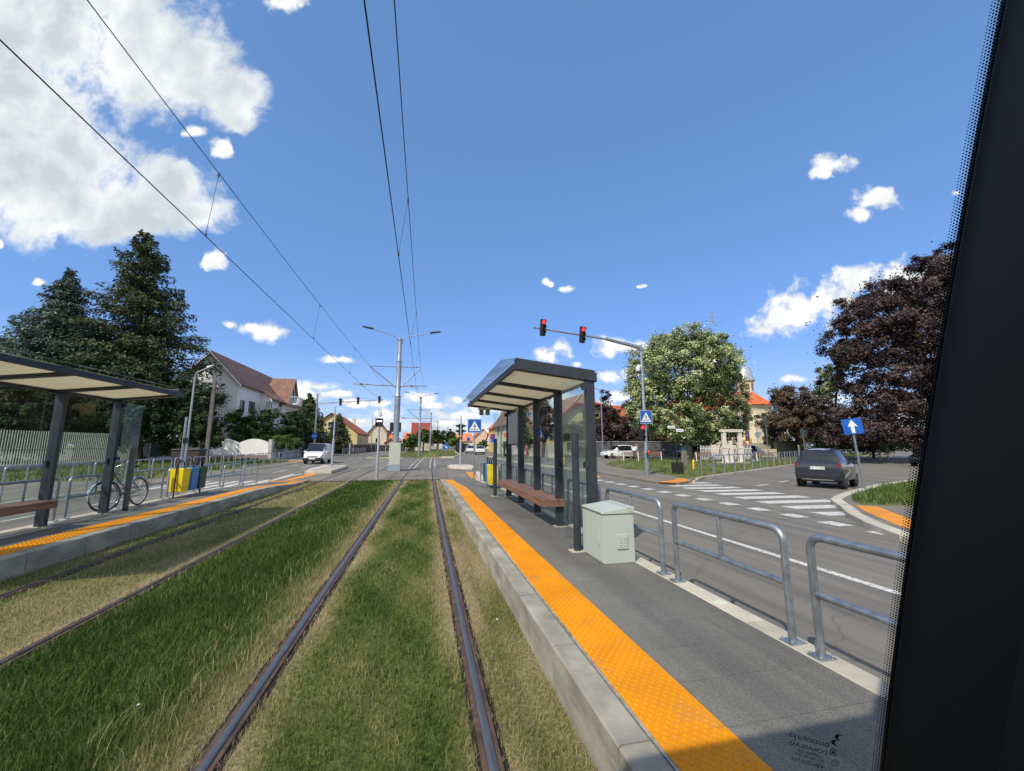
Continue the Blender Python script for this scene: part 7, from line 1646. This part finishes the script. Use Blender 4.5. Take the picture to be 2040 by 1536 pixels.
# ------------------------------------------------------------------ bicycle leaning on the left platform railing
def bicycle(loc, rz, lean):
    t = thing('bicycle', 'old green city bicycle with chrome mudguards leaning behind the left shelter', 'bicycle', loc, rz); t.rotation_euler = (0, R(lean), rz)
    r = .335; yf, yr = 0, 1.07                # front wheel at y = 0, rear at y = 1.07
    MG = mat('bicycle_green', (.05, .11, .07), .35, .2, var=.15)
    def wheel(y, turn=0):
        Mx = Matrix.Translation((0, y, r)) @ Matrix.Rotation(turn, 4, 'Z')
        c_ = lambda a_, rr, x=0: Mx @ Vector((x, rr * math.cos(a_), rr * math.sin(a_)))
        w = MB().tube([c_(2 * PI * k / 40, r - .017) for k in range(40)], .018, 8, closed=True).build('wheel', M_rubber, t, smooth=60)
        MB().tube([c_(2 * PI * k / 40, r - .038) for k in range(40)], .009, 6, closed=True).build('rim', M_chrome, w, smooth=60)
        mb = MB()
        for k in range(28): mb.tube([c_(2 * PI * k / 28, .02, .02 * (-1) ** k), c_(2 * PI * (k + 1.2) / 28, r - .045)], .0014, 3, caps=False)
        mb.build('spoke', M_chrome, w)
        MB().tube([Mx @ Vector((-.05, 0, 0)), Mx @ Vector((.05, 0, 0))], .02, 10).build('hub', M_chrome, w, smooth=40)
        mb = MB(); a0, a1 = (R(20), R(195)) if y else (R(-10), R(160)); vs = []
        for k in range(19):
            a_ = a0 + (a1 - a0) * k / 18
            for x, rr in ((-.028, r + .004), (-.018, r + .022), (.018, r + .022), (.028, r + .004)):
                vs.append(Mx @ Vector((x, rr * math.cos(PI - a_), rr * math.sin(a_))))
        mb.add(vs, [(4 * k + q, 4 * k + q + 1, 4 * k + 5 + q, 4 * k + 4 + q) for k in range(18) for q in range(3)]); mb.build('mudguard', M_chrome, t, smooth=50)
        return w
    wheel(yf, R(-18)); wheel(yr)
    head0, head1 = Vector((0, .20, .60)), Vector((0, .27, .86)); bb = Vector((0, .62, .29)); seat = Vector((0, .80, .78))
    mb = MB(); mb.tube([head0, head1], .020, 10).tube([head1 + Vector((0, -.01, -.05)), Vector((0, .45, .60)), bb + Vector((0, .05, .12))], .015, 10).tube([head0 + Vector((0, .01, .03)), Vector((0, .40, .42)), bb], .017, 10).tube([bb, seat], .016, 10).tube([seat + Vector((0, -.01, -.05)), (-.03, yr, r)], .009, 8).tube([seat + Vector((0, -.01, -.05)), (.03, yr, r)], .009, 8).tube([bb, (-.03, yr, r)], .010, 8).tube([bb, (.03, yr, r)], .010, 8)
    mb.build('frame', MG, t, smooth=50)
    MB().tube([head0, (-.03, .10, .50), (-.045, yf, r)], .012, 8).tube([head0, (.03, .10, .50), (.045, yf, r)], .012, 8).build('fork', MG, t, smooth=50)
    MB().tube([head1, (0, .28, .93)], .014, 8).tube([(-.27, .46, 1.0), (-.26, .34, 1.03), (-.16, .25, 1.0), (0, .28, .95), (.16, .25, 1.0), (.26, .34, 1.03), (.27, .46, 1.0)], .011, 8).build('handlebar', M_chrome, t, smooth=50)
    for s_ in (-1, 1): MB().tube([(s_ * .27, .40, 1.015), (s_ * .27, .50, .99)], .016, 8).build('grip', M_black, t, smooth=50)
    MB().tube([seat, (0, .83, .90)], .012, 8).build('seat_post', M_chrome, t, smooth=50)
    mb = MB(); mb.ext([(-.025, .70, .90), (.025, .70, .90), (.10, .93, .91), (.07, .99, .91), (-.07, .99, .91), (-.10, .93, .91)], (0, 0, .055)); mb.build('saddle', M_black, t, bevel=.02)
    mb = MB(); mb.tube([(-.07, .88, .72), (-.07, 1.30, .72), (.07, 1.30, .72), (.07, .88, .72)], .006, 6)
    for x in (-.035, 0, .035): mb.tube([(x, .88, .72), (x, 1.30, .72)], .004, 5)
    for x in (-.07, .07): mb.tube([(x, 1.2, .72), (x * .7, yr, r)], .005, 5)
    mb.build('luggage_rack', M_black, t)
    MB().lathe([(.085, -.006), (.10, 0), (.085, .006)], n=24, M=Matrix.Translation((.05, .62, .29)) @ Matrix.Rotation(R(90), 4, 'Y')).build('chainring', M_galv_d, t)
    mb = MB(); mb.bx(.044, .056, .62, 1.05, .36, .372); mb.bx(.044, .056, .62, 1.05, .235, .245); mb.build('chain', M_rubber, t)
    mb = MB(); mb.tube([(.07, .62, .29), (.08, .52, .15)], .009, 6).tube([(-.07, .62, .29), (-.08, .72, .43)], .009, 6); mb.box((.12, .50, .14), (.09, .09, .022)); mb.box((-.12, .74, .44), (.09, .09, .022)); mb.build('pedals', M_black, t)
    mb = MB(); mb.box((.012, -.20, .46), (.012, .08, .03)); mb.build('wheel_reflector', mat('orange_reflector', (.85, .22, .02), .3), t)
    mb = MB(); mb.box((0, 1.44, .50), (.05, .02, .05)); mb.build('rear_reflector', M_red_off, t)
    mb = MB(); mb.lathe([(.03, -.03), (.045, .0), (.045, .03)], n=14, M=Matrix.Translation((0, .17, .83)) @ Matrix.Rotation(R(90), 4, 'X')); mb.build('headlamp', M_chrome, t, smooth=40)
    mb = MB(); mb.box((0, .42, .62), (.03, .2, .05)); mb.build('bottle', mat('pale_green_bag', (.16, .24, .17), .6), t, bevel=.01)
    return t
bicycle((-6.70, 10.72, .255), 0, -6)

for (x, y, r_, lb_) in ((-1.75, 3.35, .4, 'small white paper scrap in the lush grass between the two tracks'), (.78, 4.1, 1.2, 'small white scrap at the foot of the right platform wall, the nearer one'), (.86, 9.6, .2, 'small white scrap at the foot of the right platform wall, the farther one')):
    mb = MB(); mb.add([(-.010, -.006, .0), (.010, -.008, .004), (.012, .007, .0), (.0, .010, .007), (-.009, .006, .002)], [(0, 1, 3), (1, 2, 3), (0, 3, 4)]); single(mb, 'paper_scrap', M_signw, lb_, 'litter', (x, y, .018), r_)
# ------------------------------------------------------------------ people
def person(label, loc, rz, joints, skin, cloth, hair=(.25, .2, .16), scale=1.0, grp=None):
    """one continuous skinned figure; clothing laid over as its own meshes"""
    t = thing('person', label, 'person', loc, rz, grp)
    J = {k: Vector(v) for k, v in joints.items()}
    def skinned(nm, chain, rad, edges, m_, root, sub=2):
        me = bpy.data.meshes.new(nm); ids = list(chain); me.from_pydata([chain[k] for k in ids], [(ids.index(a_), ids.index(b_)) for a_, b_ in edges], []); me.update()
        o = link(nm, me, t); me.materials.append(m_)
        md = o.modifiers.new('Skin', 'SKIN'); sv = me.skin_vertices[0].data
        for i, k in enumerate(ids): r_ = rad[k]; sv[i].radius = r_ if isinstance(r_, tuple) else (r_, r_); sv[i].use_root = (k == root)
        sb = o.modifiers.new('Subdivision', 'SUBSURF'); sb.levels = sub; sb.render_levels = sub
        return o
    ch = dict(J); E_ = [('pelvis', 'spine'), ('spine', 'chest'), ('chest', 'neck'), ('neck', 'head'), ('head', 'crown')]
    rd = dict(pelvis=(.145, .105), spine=(.125, .095), chest=(.155, .105), neck=.055, head=(.075, .09), crown=(.07, .08))
    for s_ in 'lr':
        E_ += [('chest', 'sh' + s_), ('sh' + s_, 'el' + s_), ('el' + s_, 'wr' + s_), ('wr' + s_, 'pm' + s_), ('pelvis', 'hip' + s_), ('hip' + s_, 'kn' + s_), ('kn' + s_, 'an' + s_), ('an' + s_, 'toe' + s_)]
        rd.update({'sh' + s_: .055, 'el' + s_: .040, 'wr' + s_: .027, 'pm' + s_: (.030, .016), 'hip' + s_: .088, 'kn' + s_: .058, 'an' + s_: .038, 'toe' + s_: (.040, .025)})
        d_ = (J['pm' + s_] - J['wr' + s_]).normalized(); sd_ = d_.cross(Vector((0, 1, 0.01))).normalized()
        for f_, (o_, l_) in enumerate(((-.024, .062), (-.008, .075), (.008, .07), (.024, .055))):
            a_, b_ = 'f%d%s' % (f_, s_), 'g%d%s' % (f_, s_)
            ch[a_] = J['pm' + s_] + d_ * .035 + sd_ * o_; ch[b_] = ch[a_] + d_ * l_ * .8 + Vector((0, -.015, 0)); rd[a_] = .0095; rd[b_] = .007; E_ += [('pm' + s_, a_), (a_, b_)]
        ch['th' + s_] = J['wr' + s_] + d_ * .03 + Vector((0, -.035, 0)); ch['ti' + s_] = ch['th' + s_] + d_ * .035 + Vector((0, -.015, 0)); rd['th' + s_] = .011; rd['ti' + s_] = .008; E_ += [('wr' + s_, 'th' + s_), ('th' + s_, 'ti' + s_)]
    skinned('body', ch, rd, E_, skin, 'pelvis')
    # shirt and trousers
    sc_ = {k: J[k] for k in ('pelvis', 'spine', 'chest', 'shl', 'shr')}; sc_['sl'] = J['shl'].lerp(J['ell'], .6); sc_['sr'] = J['shr'].lerp(J['elr'], .6)
    skinned('shirt', sc_, dict(pelvis=(.165, .125), spine=(.15, .12), chest=(.175, .13), shl=.072, shr=.072, sl=.060, sr=.060), [('pelvis', 'spine'), ('spine', 'chest'), ('chest', 'shl'), ('chest', 'shr'), ('shl', 'sl'), ('shr', 'sr')], cloth[0], 'pelvis')
    tc_ = {k: J[k] for k in ('pelvis', 'hipl', 'hipr', 'knl', 'knr', 'anl', 'anr')}
    skinned('trousers', tc_, dict(pelvis=(.160, .12), hipl=.105, hipr=.105, knl=.078, knr=.078, anl=.062, anr=.062), [('pelvis', 'hipl'), ('pelvis', 'hipr'), ('hipl', 'knl'), ('hipr', 'knr'), ('knl', 'anl'), ('knr', 'anr')], cloth[1], 'pelvis')
    hd = J['head'].lerp(J['crown'], .55)
    hb = MB().lathe([(.02, .13), (.07, .11), (.098, .06), (.102, .0), (.09, -.05), (.06, -.07)], tuple(hd + Vector((0, .018, .02))), 14).build('hair', mat('hair_%d' % int(hair[0] * 100), hair, .8), t, smooth=80)
    mb = MB(); f0 = hd + Vector((0, -.085, 0))
    mb.lathe([(.004, .02), (.014, -.015), (.006, -.03)], tuple(f0 + Vector((0, -.005, -.02))), 6); mb.build('nose', skin, t)
    for s_ in (-1, 1): MB().lathe([(.003, -.008), (.011, 0), (.003, .008)], tuple(f0 + Vector((s_ * .03, .012, .012))), 8).build('eye', M_black, t)
    for s_ in 'lr':
        mb = MB(); a_ = J['an' + s_]; mb.bx(a_.x - .045, a_.x + .045, a_.y - .19, a_.y + .06, a_.z - .085, a_.z - .01); mb.build('shoe', M_black, t, bevel=.02)
    t.scale = (scale,) * 3
    return t
STAND = dict(pelvis=(0, 0, .93), spine=(0, .01, 1.08), chest=(0, 0, 1.28), neck=(0, 0, 1.45), head=(0, -.01, 1.53), crown=(0, -.01, 1.64), shl=(-.17, 0, 1.36), ell=(-.22, .03, 1.10), wrl=(-.20, -.10, .88), pml=(-.20, -.13, .81),
             shr=(.17, 0, 1.36), elr=(.22, .03, 1.10), wrr=(.20, -.10, .88), pmr=(.20, -.13, .81), hipl=(-.09, 0, .86), knl=(-.10, -.03, .48), anl=(-.10, .02, .09), toel=(-.10, -.12, .05), hipr=(.09, 0, .86), knr=(.10, -.02, .48), anr=(.10, .03, .09), toer=(.10, -.11, .05))
BEND = dict(STAND); BEND.update(spine=(0, -.05, 1.06), chest=(0, -.16, 1.24), neck=(0, -.25, 1.38), head=(0, -.31, 1.44), crown=(0, -.36, 1.53), shl=(-.17, -.18, 1.32), ell=(-.20, -.26, 1.07), wrl=(-.16, -.44, .92), pml=(-.15, -.50, .88), shr=(.17, -.18, 1.32), elr=(.20, -.26, 1.07), wrr=(.16, -.44, .92), pmr=(.15, -.50, .88))
SK = mat('skin', (.50, .30, .21), .6, var=.05)
person('person in a white top and dark trousers bending over by the park bench', (22.0, 38.6, .12), R(100), BEND, SK, (mat('white_cloth', (.72, .72, .72), .9, var=.05), mat('dark_cloth', (.02, .02, .025), .9)), (.30, .20, .13), 1.04)
WALK = dict(STAND); WALK.update(knl=(-.10, -.16, .50), anl=(-.10, -.20, .11), toel=(-.10, -.34, .07), knr=(.10, .08, .48), anr=(.10, .26, .12), toer=(.10, .13, .05), wrl=(-.21, .12, .92), pml=(-.21, .14, .85), wrr=(.21, -.22, .94), pmr=(.21, -.27, .88))
person('person in a pink top and shorts walking on the right pavement beyond the shelter', (AY(1049, 897, 50)[0], 50, .1), R(20), WALK, SK, (mat('pink_cloth', (.50, .12, .22), .9), mat('rose_cloth', (.45, .16, .16), .9)), (.08, .05, .04), 1.05)
person('person in orange crossing far away by the dark fence, the left one of a pair', (AY(811, 900, 105)[0], 105, 0), 0, WALK, SK, (mat('orange_cloth', (.60, .18, .08), .9), mat('grey_cloth', (.2, .2, .22), .9)), (.08, .05, .04), 1.0, 'pair of far pedestrians')
person('person in orange far away by the dark fence, the right one of a pair', (AY(814.5, 900, 105)[0], 105.6, 0), .4, STAND, SK, (mat('orange_cloth', (.60, .18, .08), .9), mat('dark_cloth', (.02, .02, .025), .9)), (.08, .05, .04), 1.0, 'pair of far pedestrians')

# ------------------------------------------------------------------ small furniture of the corner lawn
def park_bench(label, x, y, rz):
    t = thing('park_bench', label, 'park bench', (x, y, .12), rz, 'benches of the corner park')
    w = 1.9
    for s_ in (-1, 1):
        mb = MB(); mb.beam((s_ * w * .42, -.22, 0), (s_ * w * .42, -.18, .44), .06, .05); mb.beam((s_ * w * .42, .30, 0), (s_ * w * .42, .20, .92), .06, .05); mb.beam((s_ * w * .42, -.22, .42), (s_ * w * .42, .24, .42), .05, .05); mb.build('leg', M_trimw, t)
    mb = MB()
    for k in range(4): mb.bx(-w / 2, w / 2, -.24 + k * .11, -.15 + k * .11, .445, .48)
    mb.build('seat', M_wood, t); mb = MB()
    for k in range(3): mb.bx(-w / 2, w / 2, .145, .175, .56 + k * .13, .65 + k * .13)
    mb.build('backrest', M_wood, t)
    return t
park_bench('park bench beside the bending person, in front of the white car', 20.9, 37.6, R(176)); park_bench('second park bench of the pair, right of the bending person', 23.4, 37.4, R(176)); park_bench('dark park bench before the picket fence, left of the stone gate', 26.4, 33.6, R(170)); park_bench('dark park bench right of the stone gate, behind the railings', 31.5, 31.8, R(170))
# planter box with direction signs
t = thing('direction_signpost', 'black post with two small white arrow boards rising from a dark slatted planter', 'signpost', (14.12, 20.15, .1))
MB().tube([(0, 0, .55), (0, 0, 1.2)], .045, 12).tube([(0, 0, 1.2), (0, 0, 2.72)], .032, 12).build('post', M_black, t, smooth=40)
mb = MB(); mb.bx(-.22, .22, -.22, .22, 0, .60); pb = mb.build('planter', mat('dark_planter_wood', (.016, .012, .011), .7, var=.3), t); mb = MB()
for k in range(5):
    for (a0, b0) in ((0, -.236), (0, .221)): mb.bx(-.22 + k * .09, -.15 + k * .09, b0, b0 + .015, .04, .64)
    mb.bx(-.236, -.221, -.22 + k * .09, -.15 + k * .09, .04, .64); mb.bx(.221, .236, -.22 + k * .09, -.15 + k * .09, .04, .64)
mb.build('slat', mat('dark_planter_slat', (.022, .017, .015), .7, var=.3), pb)
for (s_, z) in ((-1, 2.62), (1, 2.44)):
    mb = MB(); mb.ext([(s_ * x, -.05, z + q) for x, q in ((.03, -.08), (.46, -.08), (.54, 0), (.46, .08), (.03, .08))], (0, .012, 0)); bd = mb.build('arrow_board', M_signw, t)
    mb = MB()
    for k in range(11):
        if s_ > 0 and k == 2: continue
        hh_ = .022 + .010 * ((k * 7) % 3); mb.bx(s_ * .25 - .165 + k * .030, s_ * .25 - .145 + k * .030, -.0515, -.0505, z - .022, z - .022 + hh_)
    mb.build('lettering', M_black, bd)
def bollard_y(x, y, label):
    t = thing('gas_marker', label, 'marker post', (x, y, .1), 0, 'yellow marker posts')
    MB().tube([(0, 0, 0), (0, 0, .52), (.05, 0, .64)], .055, 10).build('post', mat('marker_yellow', (.80, .55, .01), .5), t, smooth=40); MB().lathe([(.075, .30), (.075, .36)], n=12).build('collar', mat('marker_yellow', (.80, .55, .01), .5), t)
bollard_y(17.6, 23.4, 'small yellow marker post in the lawn just right of the black planter'); bollard_y(11.9, 32.5, 'yellow marker post seen at the foot of the nearest shelter pane')
for i, px in enumerate((1687, 1752, 1768)): bollard_y(*( (AY(px, 900, 36)[0], 36) ), 'yellow marker post on the far verge of the side street, %s from the left' % ord_[i])
t = thing('tree_stump', 'pale board-like stump standing in the lawn behind the black signpost', 'stump', (AY(1364, 905, 28)[0], 28, .1)); mb = MB(); mb.ext([(-.24, 0, 0), (.26, 0, 0), (.22, 0, 1.15), (-.2, 0, 1.2)], (0, .18, 0)); mb.build('trunk', M_bark_g, t, bevel=.03)
# guard rail posts of the corner lawn, back side
for i, k in enumerate(range(7)):
    pass
GB = 'low railing behind the corner lawn'
def park_rail(label, x0, x1, y):
    t = thing('park_railing', label, 'railing', (x0, y, .1), 0, GB); mb = MB(); mb.tube([(0, 0, 1.0), (x1 - x0, 0, 1.0)], .025, 6).tube([(0, 0, .55), (x1 - x0, 0, .55)], .018, 6); mb.build('bars', M_galv, t)
    for k in range(int((x1 - x0) / 1.5) + 1): MB().tube([(k * 1.5, 0, 0), (k * 1.5, 0, 1.0)], .022, 6).build('post', M_galv, t)
park_rail('low steel railing behind the benches, in front of the white car', 19.0, 25.2, 41.0); park_rail('low steel railing behind the lawn, before the dark wall', 25.6, 33.0, 41.4)
# distant signs
def signpost(label, x, y, z0, plates, h, r=.035):
    t = thing('road_sign', label, 'road sign', (x, y, z0)); MB().tube([(0, 0, 0), (0, 0, h)], r, 8).build('pole', M_galv, t, smooth=40)
    for (nm, kind, w, z, m_) in plates:
        mb = MB()
        if kind == 'disc': mb.lathe([(w, -.006), (w, .006)], n=24, M=Matrix.Translation((0, -.06, z)) @ Matrix.Rotation(R(90), 4, 'X'))
        else: mb.bx(-w, w, -.066, -.054, z - (w if kind == 'sq' else w * 1.25), z + (w if kind == 'sq' else w * 1.25))
        mb.build(nm, m_, t)
    return t
M_grback = mat('grey_sign_back', (.30, .33, .34), .5); M_purp = mat('purple_sign', (.20, .05, .22), .4)
s_ = signpost('thin post with a purple panel above a round blue disc, before the ochre building', 10.75, 61, .1, [('purple_panel', 'sq', .38, 2.95, M_purp), ('blue_disc', 'disc', .36, 2.35, mat('sign_blue_bright', (.01, .16, .75), .3))], 3.3)
signpost('tall post with a blue panel seen through the middle shelter pane', 11.9, 40, .1, [('blue_panel', 'tall', .28, 2.9, mat('sign_blue_bright', (.01, .16, .75), .3))], 3.3)
signpost('back of a round grey sign in front of the church apse', AY(1512, 905, 38)[0], 38, .1, [('round_back', 'disc', .36, AY(1512, 866, 38)[1] - .1, M_grback)], AY(1512, 857, 38)[1] + .1, .03)
signpost('back of a dark sign on a pale green pole over the block wall', AY(1604, 905, 36)[0], 36, .1, [('sign_back', 'sq', .42, AY(1602, 864, 36)[1] - .1, mat('dark_sign_back', (.07, .10, .11), .5))], AY(1602, 858, 36)[1], .045)
signpost('small blue sign beside the two white cars', 12.4, 108, .1, [('blue_panel', 'sq', .45, 3.2, M_blue)], 3.7)
signpost('slim brown pole with a plate in front of the church wall', AY(1531, 905, 40)[0], 40, .1, [('brown_plate', 'tall', .16, AY(1524, 842, 40)[1] - .1, mat('dark_sign_back', (.07, .10, .11), .5))], AY(1524, 830, 40)[1], .05)

# ------------------------------------------------------------------ the tram the view is taken from
M_tram = mat('tram_interior_black', (.004, .0045, .006), .6, var=.4, scale=2)
M_tram2 = mat('tram_trim_black', (.006, .007, .010), .45, var=.4, scale=2)
t = thing('tram', 'black front window pillar of the tram carrying the viewer, with dotted glass edge', 'tram', (0, 0, .0))
def edge_y(z): return .37 + (2.45 - z) * .35 / 1.41
def bow(z):
    q = (z - 1.04) / 1.41; return .0215 * (1 - ((q - .40) / .62) ** 2) if z > .9 else -.001
zs = [.8 + .1 * k for k in range(23)]
dE = Vector((-.92, .39, 0)).normalized() * 1.0
def wpt(z, tt): return Vector((.95, edge_y(z), z)) + Vector((-.92, .39, 0)) * tt
# pillar: inner black print edge then padded post
vs = []; fs = []
for z in zs:
    a_ = wpt(z, bow(z) - .001); vs += [a_, a_ + Vector((.006, .012, 0)), Vector((1.0, edge_y(z) + .02, z)), Vector((1.02, edge_y(z) - .12, z)), Vector((.955, edge_y(z) - .16, z)), Vector((.935, edge_y(z) - .05, z))]
for i in range(len(zs) - 1):
    for k in range(6): fs.append((i * 6 + k, i * 6 + (k + 1) % 6, (i + 1) * 6 + (k + 1) % 6, (i + 1) * 6 + k))
mb = MB(); mb.add(vs, fs); mb.build('pillar', M_tram, t, smooth=60)
mb = MB(); mb.ext([(.95, edge_y(.0) - .14, .0), (.95, edge_y(2.95) - .14, 2.95), (.95, -.4, 3.35), (.95, -8, 3.35), (.95, -8, .0)], (.05, 0, 0)); mb.build('side_wall', M_tram2, t)
mb = MB(); mb.tube([(.925, edge_y(z) - .33, z) for z in (.6, 1.2, 1.8, 2.4, 3.0)], .022, 12); mb.build('inner_trim', M_tram2, t, smooth=60)
mb = MB(); mb.bx(-1.66, 1.0, -8, -.36, 3.36, 3.5); mb.build('roof', M_tram, t)
mb = MB(); mb.bx(-1.66, -1.6, -8, -.1, .3, 3.355); mb.bx(-1.595, .945, -8, -7.95, .3, 3.355); mb.build('rear_wall', M_tram, t)
mb = MB(); mb.bx(-1.595, .945, -7.9, .5, .30, .36); mb.bx(-1.66, .93, .52, .60, .2, .78); mb.build('floor', M_tram, t)
# ceramic dot print along the glass edge
vs = []; fs = []; sp = .0052; z = .86; row = 0
while z < 2.95:
    for c in range(5):
        tt = bow(z) + .0022 + c * .0046; f_ = .0029 * (1 - .14 * c)
        p = wpt(z + (sp / 2 if c % 2 else 0), tt); b_ = len(vs)
        for q in range(6):
            a_ = PI / 3 * q; vs.append(p + Vector((-.92, .39, 0)) * (f_ * math.cos(a_)) + Vector((0, -.24 * .97, .97)) * (f_ * math.sin(a_)))
        fs.append(tuple(range(b_, b_ + 6)))
    z += sp; row += 1
mb = MB(); mb.add(vs, fs); mb.build('dotted_glass_print', M_tram, t)
# maker's mark printed on the pane, read from behind
ex = Vector((.92, -.39, 0)).normalized(); ez = Vector((0, -.2409, .9706)); ez = (ez - ex * ez.dot(ex)).normalized(); en = ex.cross(ez)
_mt = Matrix.Rotation(R(-11), 3, en)
def on_glass(px, py):
    r_ = Vector(_ray(px, py)); P0 = Vector((.95, .37, 2.45)); return Vector((0, 0, CH)) + r_ * ((P0 - Vector((0, 0, CH))).dot(en) / r_.dot(en))
ex, ez = _mt @ ex, _mt @ ez
M_print = mat('grey_glass_print', (.035, .04, .05), .6)
mk_ = MB()
for (txt, px, py, sz) in (('bozankaya', 1612, 1473, .0185), ('DORAGLASS', 1610, 1490, .0130), ('LAMINATED', 1612, 1501, .0085), ('M 1 A8 TR 70%', 1612, 1509, .0085), ('43R-010101', 1608, 1520, .0130)):
    c_ = on_glass(px, py); M = Matrix(((ex.x, ez.x, en.x, c_.x), (ex.y, ez.y, en.y, c_.y), (ex.z, ez.z, en.z, c_.z), (0, 0, 0, 1)))
    q = place(text_mb(txt, sz, .0001, mirror=True), M); mk_.add(q.v, q.f)
c_ = on_glass(1672, 1476); M = Matrix(((ex.x, ez.x, en.x, c_.x), (ex.y, ez.y, en.y, c_.y), (ex.z, ez.z, en.z, c_.z), (0, 0, 0, 1)))
sw = MB()
for k, (yc, r1, a0, a1) in enumerate(((.0075, .0085, R(95), R(255)), (-.006, .0085, R(105), R(265)))):
    n_ = 10; vv = []
    for i in range(n_ + 1):
        a_ = a0 + (a1 - a0) * i / n_; wd = .0020 * math.sin(PI * i / n_) + .0003
        vv += [(.006 - .004 * k + (r1 + wd) * 1.5 * math.cos(a_), yc + (r1 + wd) * math.sin(a_) * .8, 0), (.006 - .004 * k + (r1 - wd) * 1.5 * math.cos(a_), yc + (r1 - wd) * math.sin(a_) * .8, 0)]
    sw.add(vv, [(2 * i, 2 * i + 1, 2 * i + 3, 2 * i + 2) for i in range(n_)])
q = place(sw, M); mk_.add(q.v, q.f)
c_ = on_glass(1660, 1499); M = Matrix(((ex.x, ez.x, en.x, c_.x), (ex.y, ez.y, en.y, c_.y), (ex.z, ez.z, en.z, c_.z), (0, 0, 0, 1)))
sq = MB(); s0 = .0062
for (x0, x1, y0, y1) in ((-s0, s0, s0 * .75, s0), (-s0, s0, -s0, -s0 * .75), (-s0, -s0 * .75, -s0 * .7, s0 * .7), (s0 * .75, s0, -s0 * .7, s0 * .7), (-s0 * .45, s0 * .45, -s0 * .45, s0 * .45)): sq.bx(x0, x1, y0, y1, 0, .0001)
q = place(sq, M); mk_.add(q.v, q.f)
c_ = on_glass(1664, 1520); M = Matrix(((ex.x, ez.x, en.x, c_.x), (ex.y, ez.y, en.y, c_.y), (ex.z, ez.z, en.z, c_.z), (0, 0, 0, 1)))
rg = MB(); rg.add([(r_ * math.cos(2 * PI * k / 20), r_ * math.sin(2 * PI * k / 20), 0) for k in range(20) for r_ in (.0072, .0060)], [(2 * k, 2 * k + 1, (2 * k + 3) % 40, (2 * k + 2) % 40) for k in range(20)])
q = place(rg, M); mk_.add(q.v, q.f); q = place(text_mb('E4', .0072, .0001, mirror=True), M); mk_.add(q.v, q.f)
mk_.mi = [0] * len(mk_.f); mk_.build('glass_mark', M_print, t)
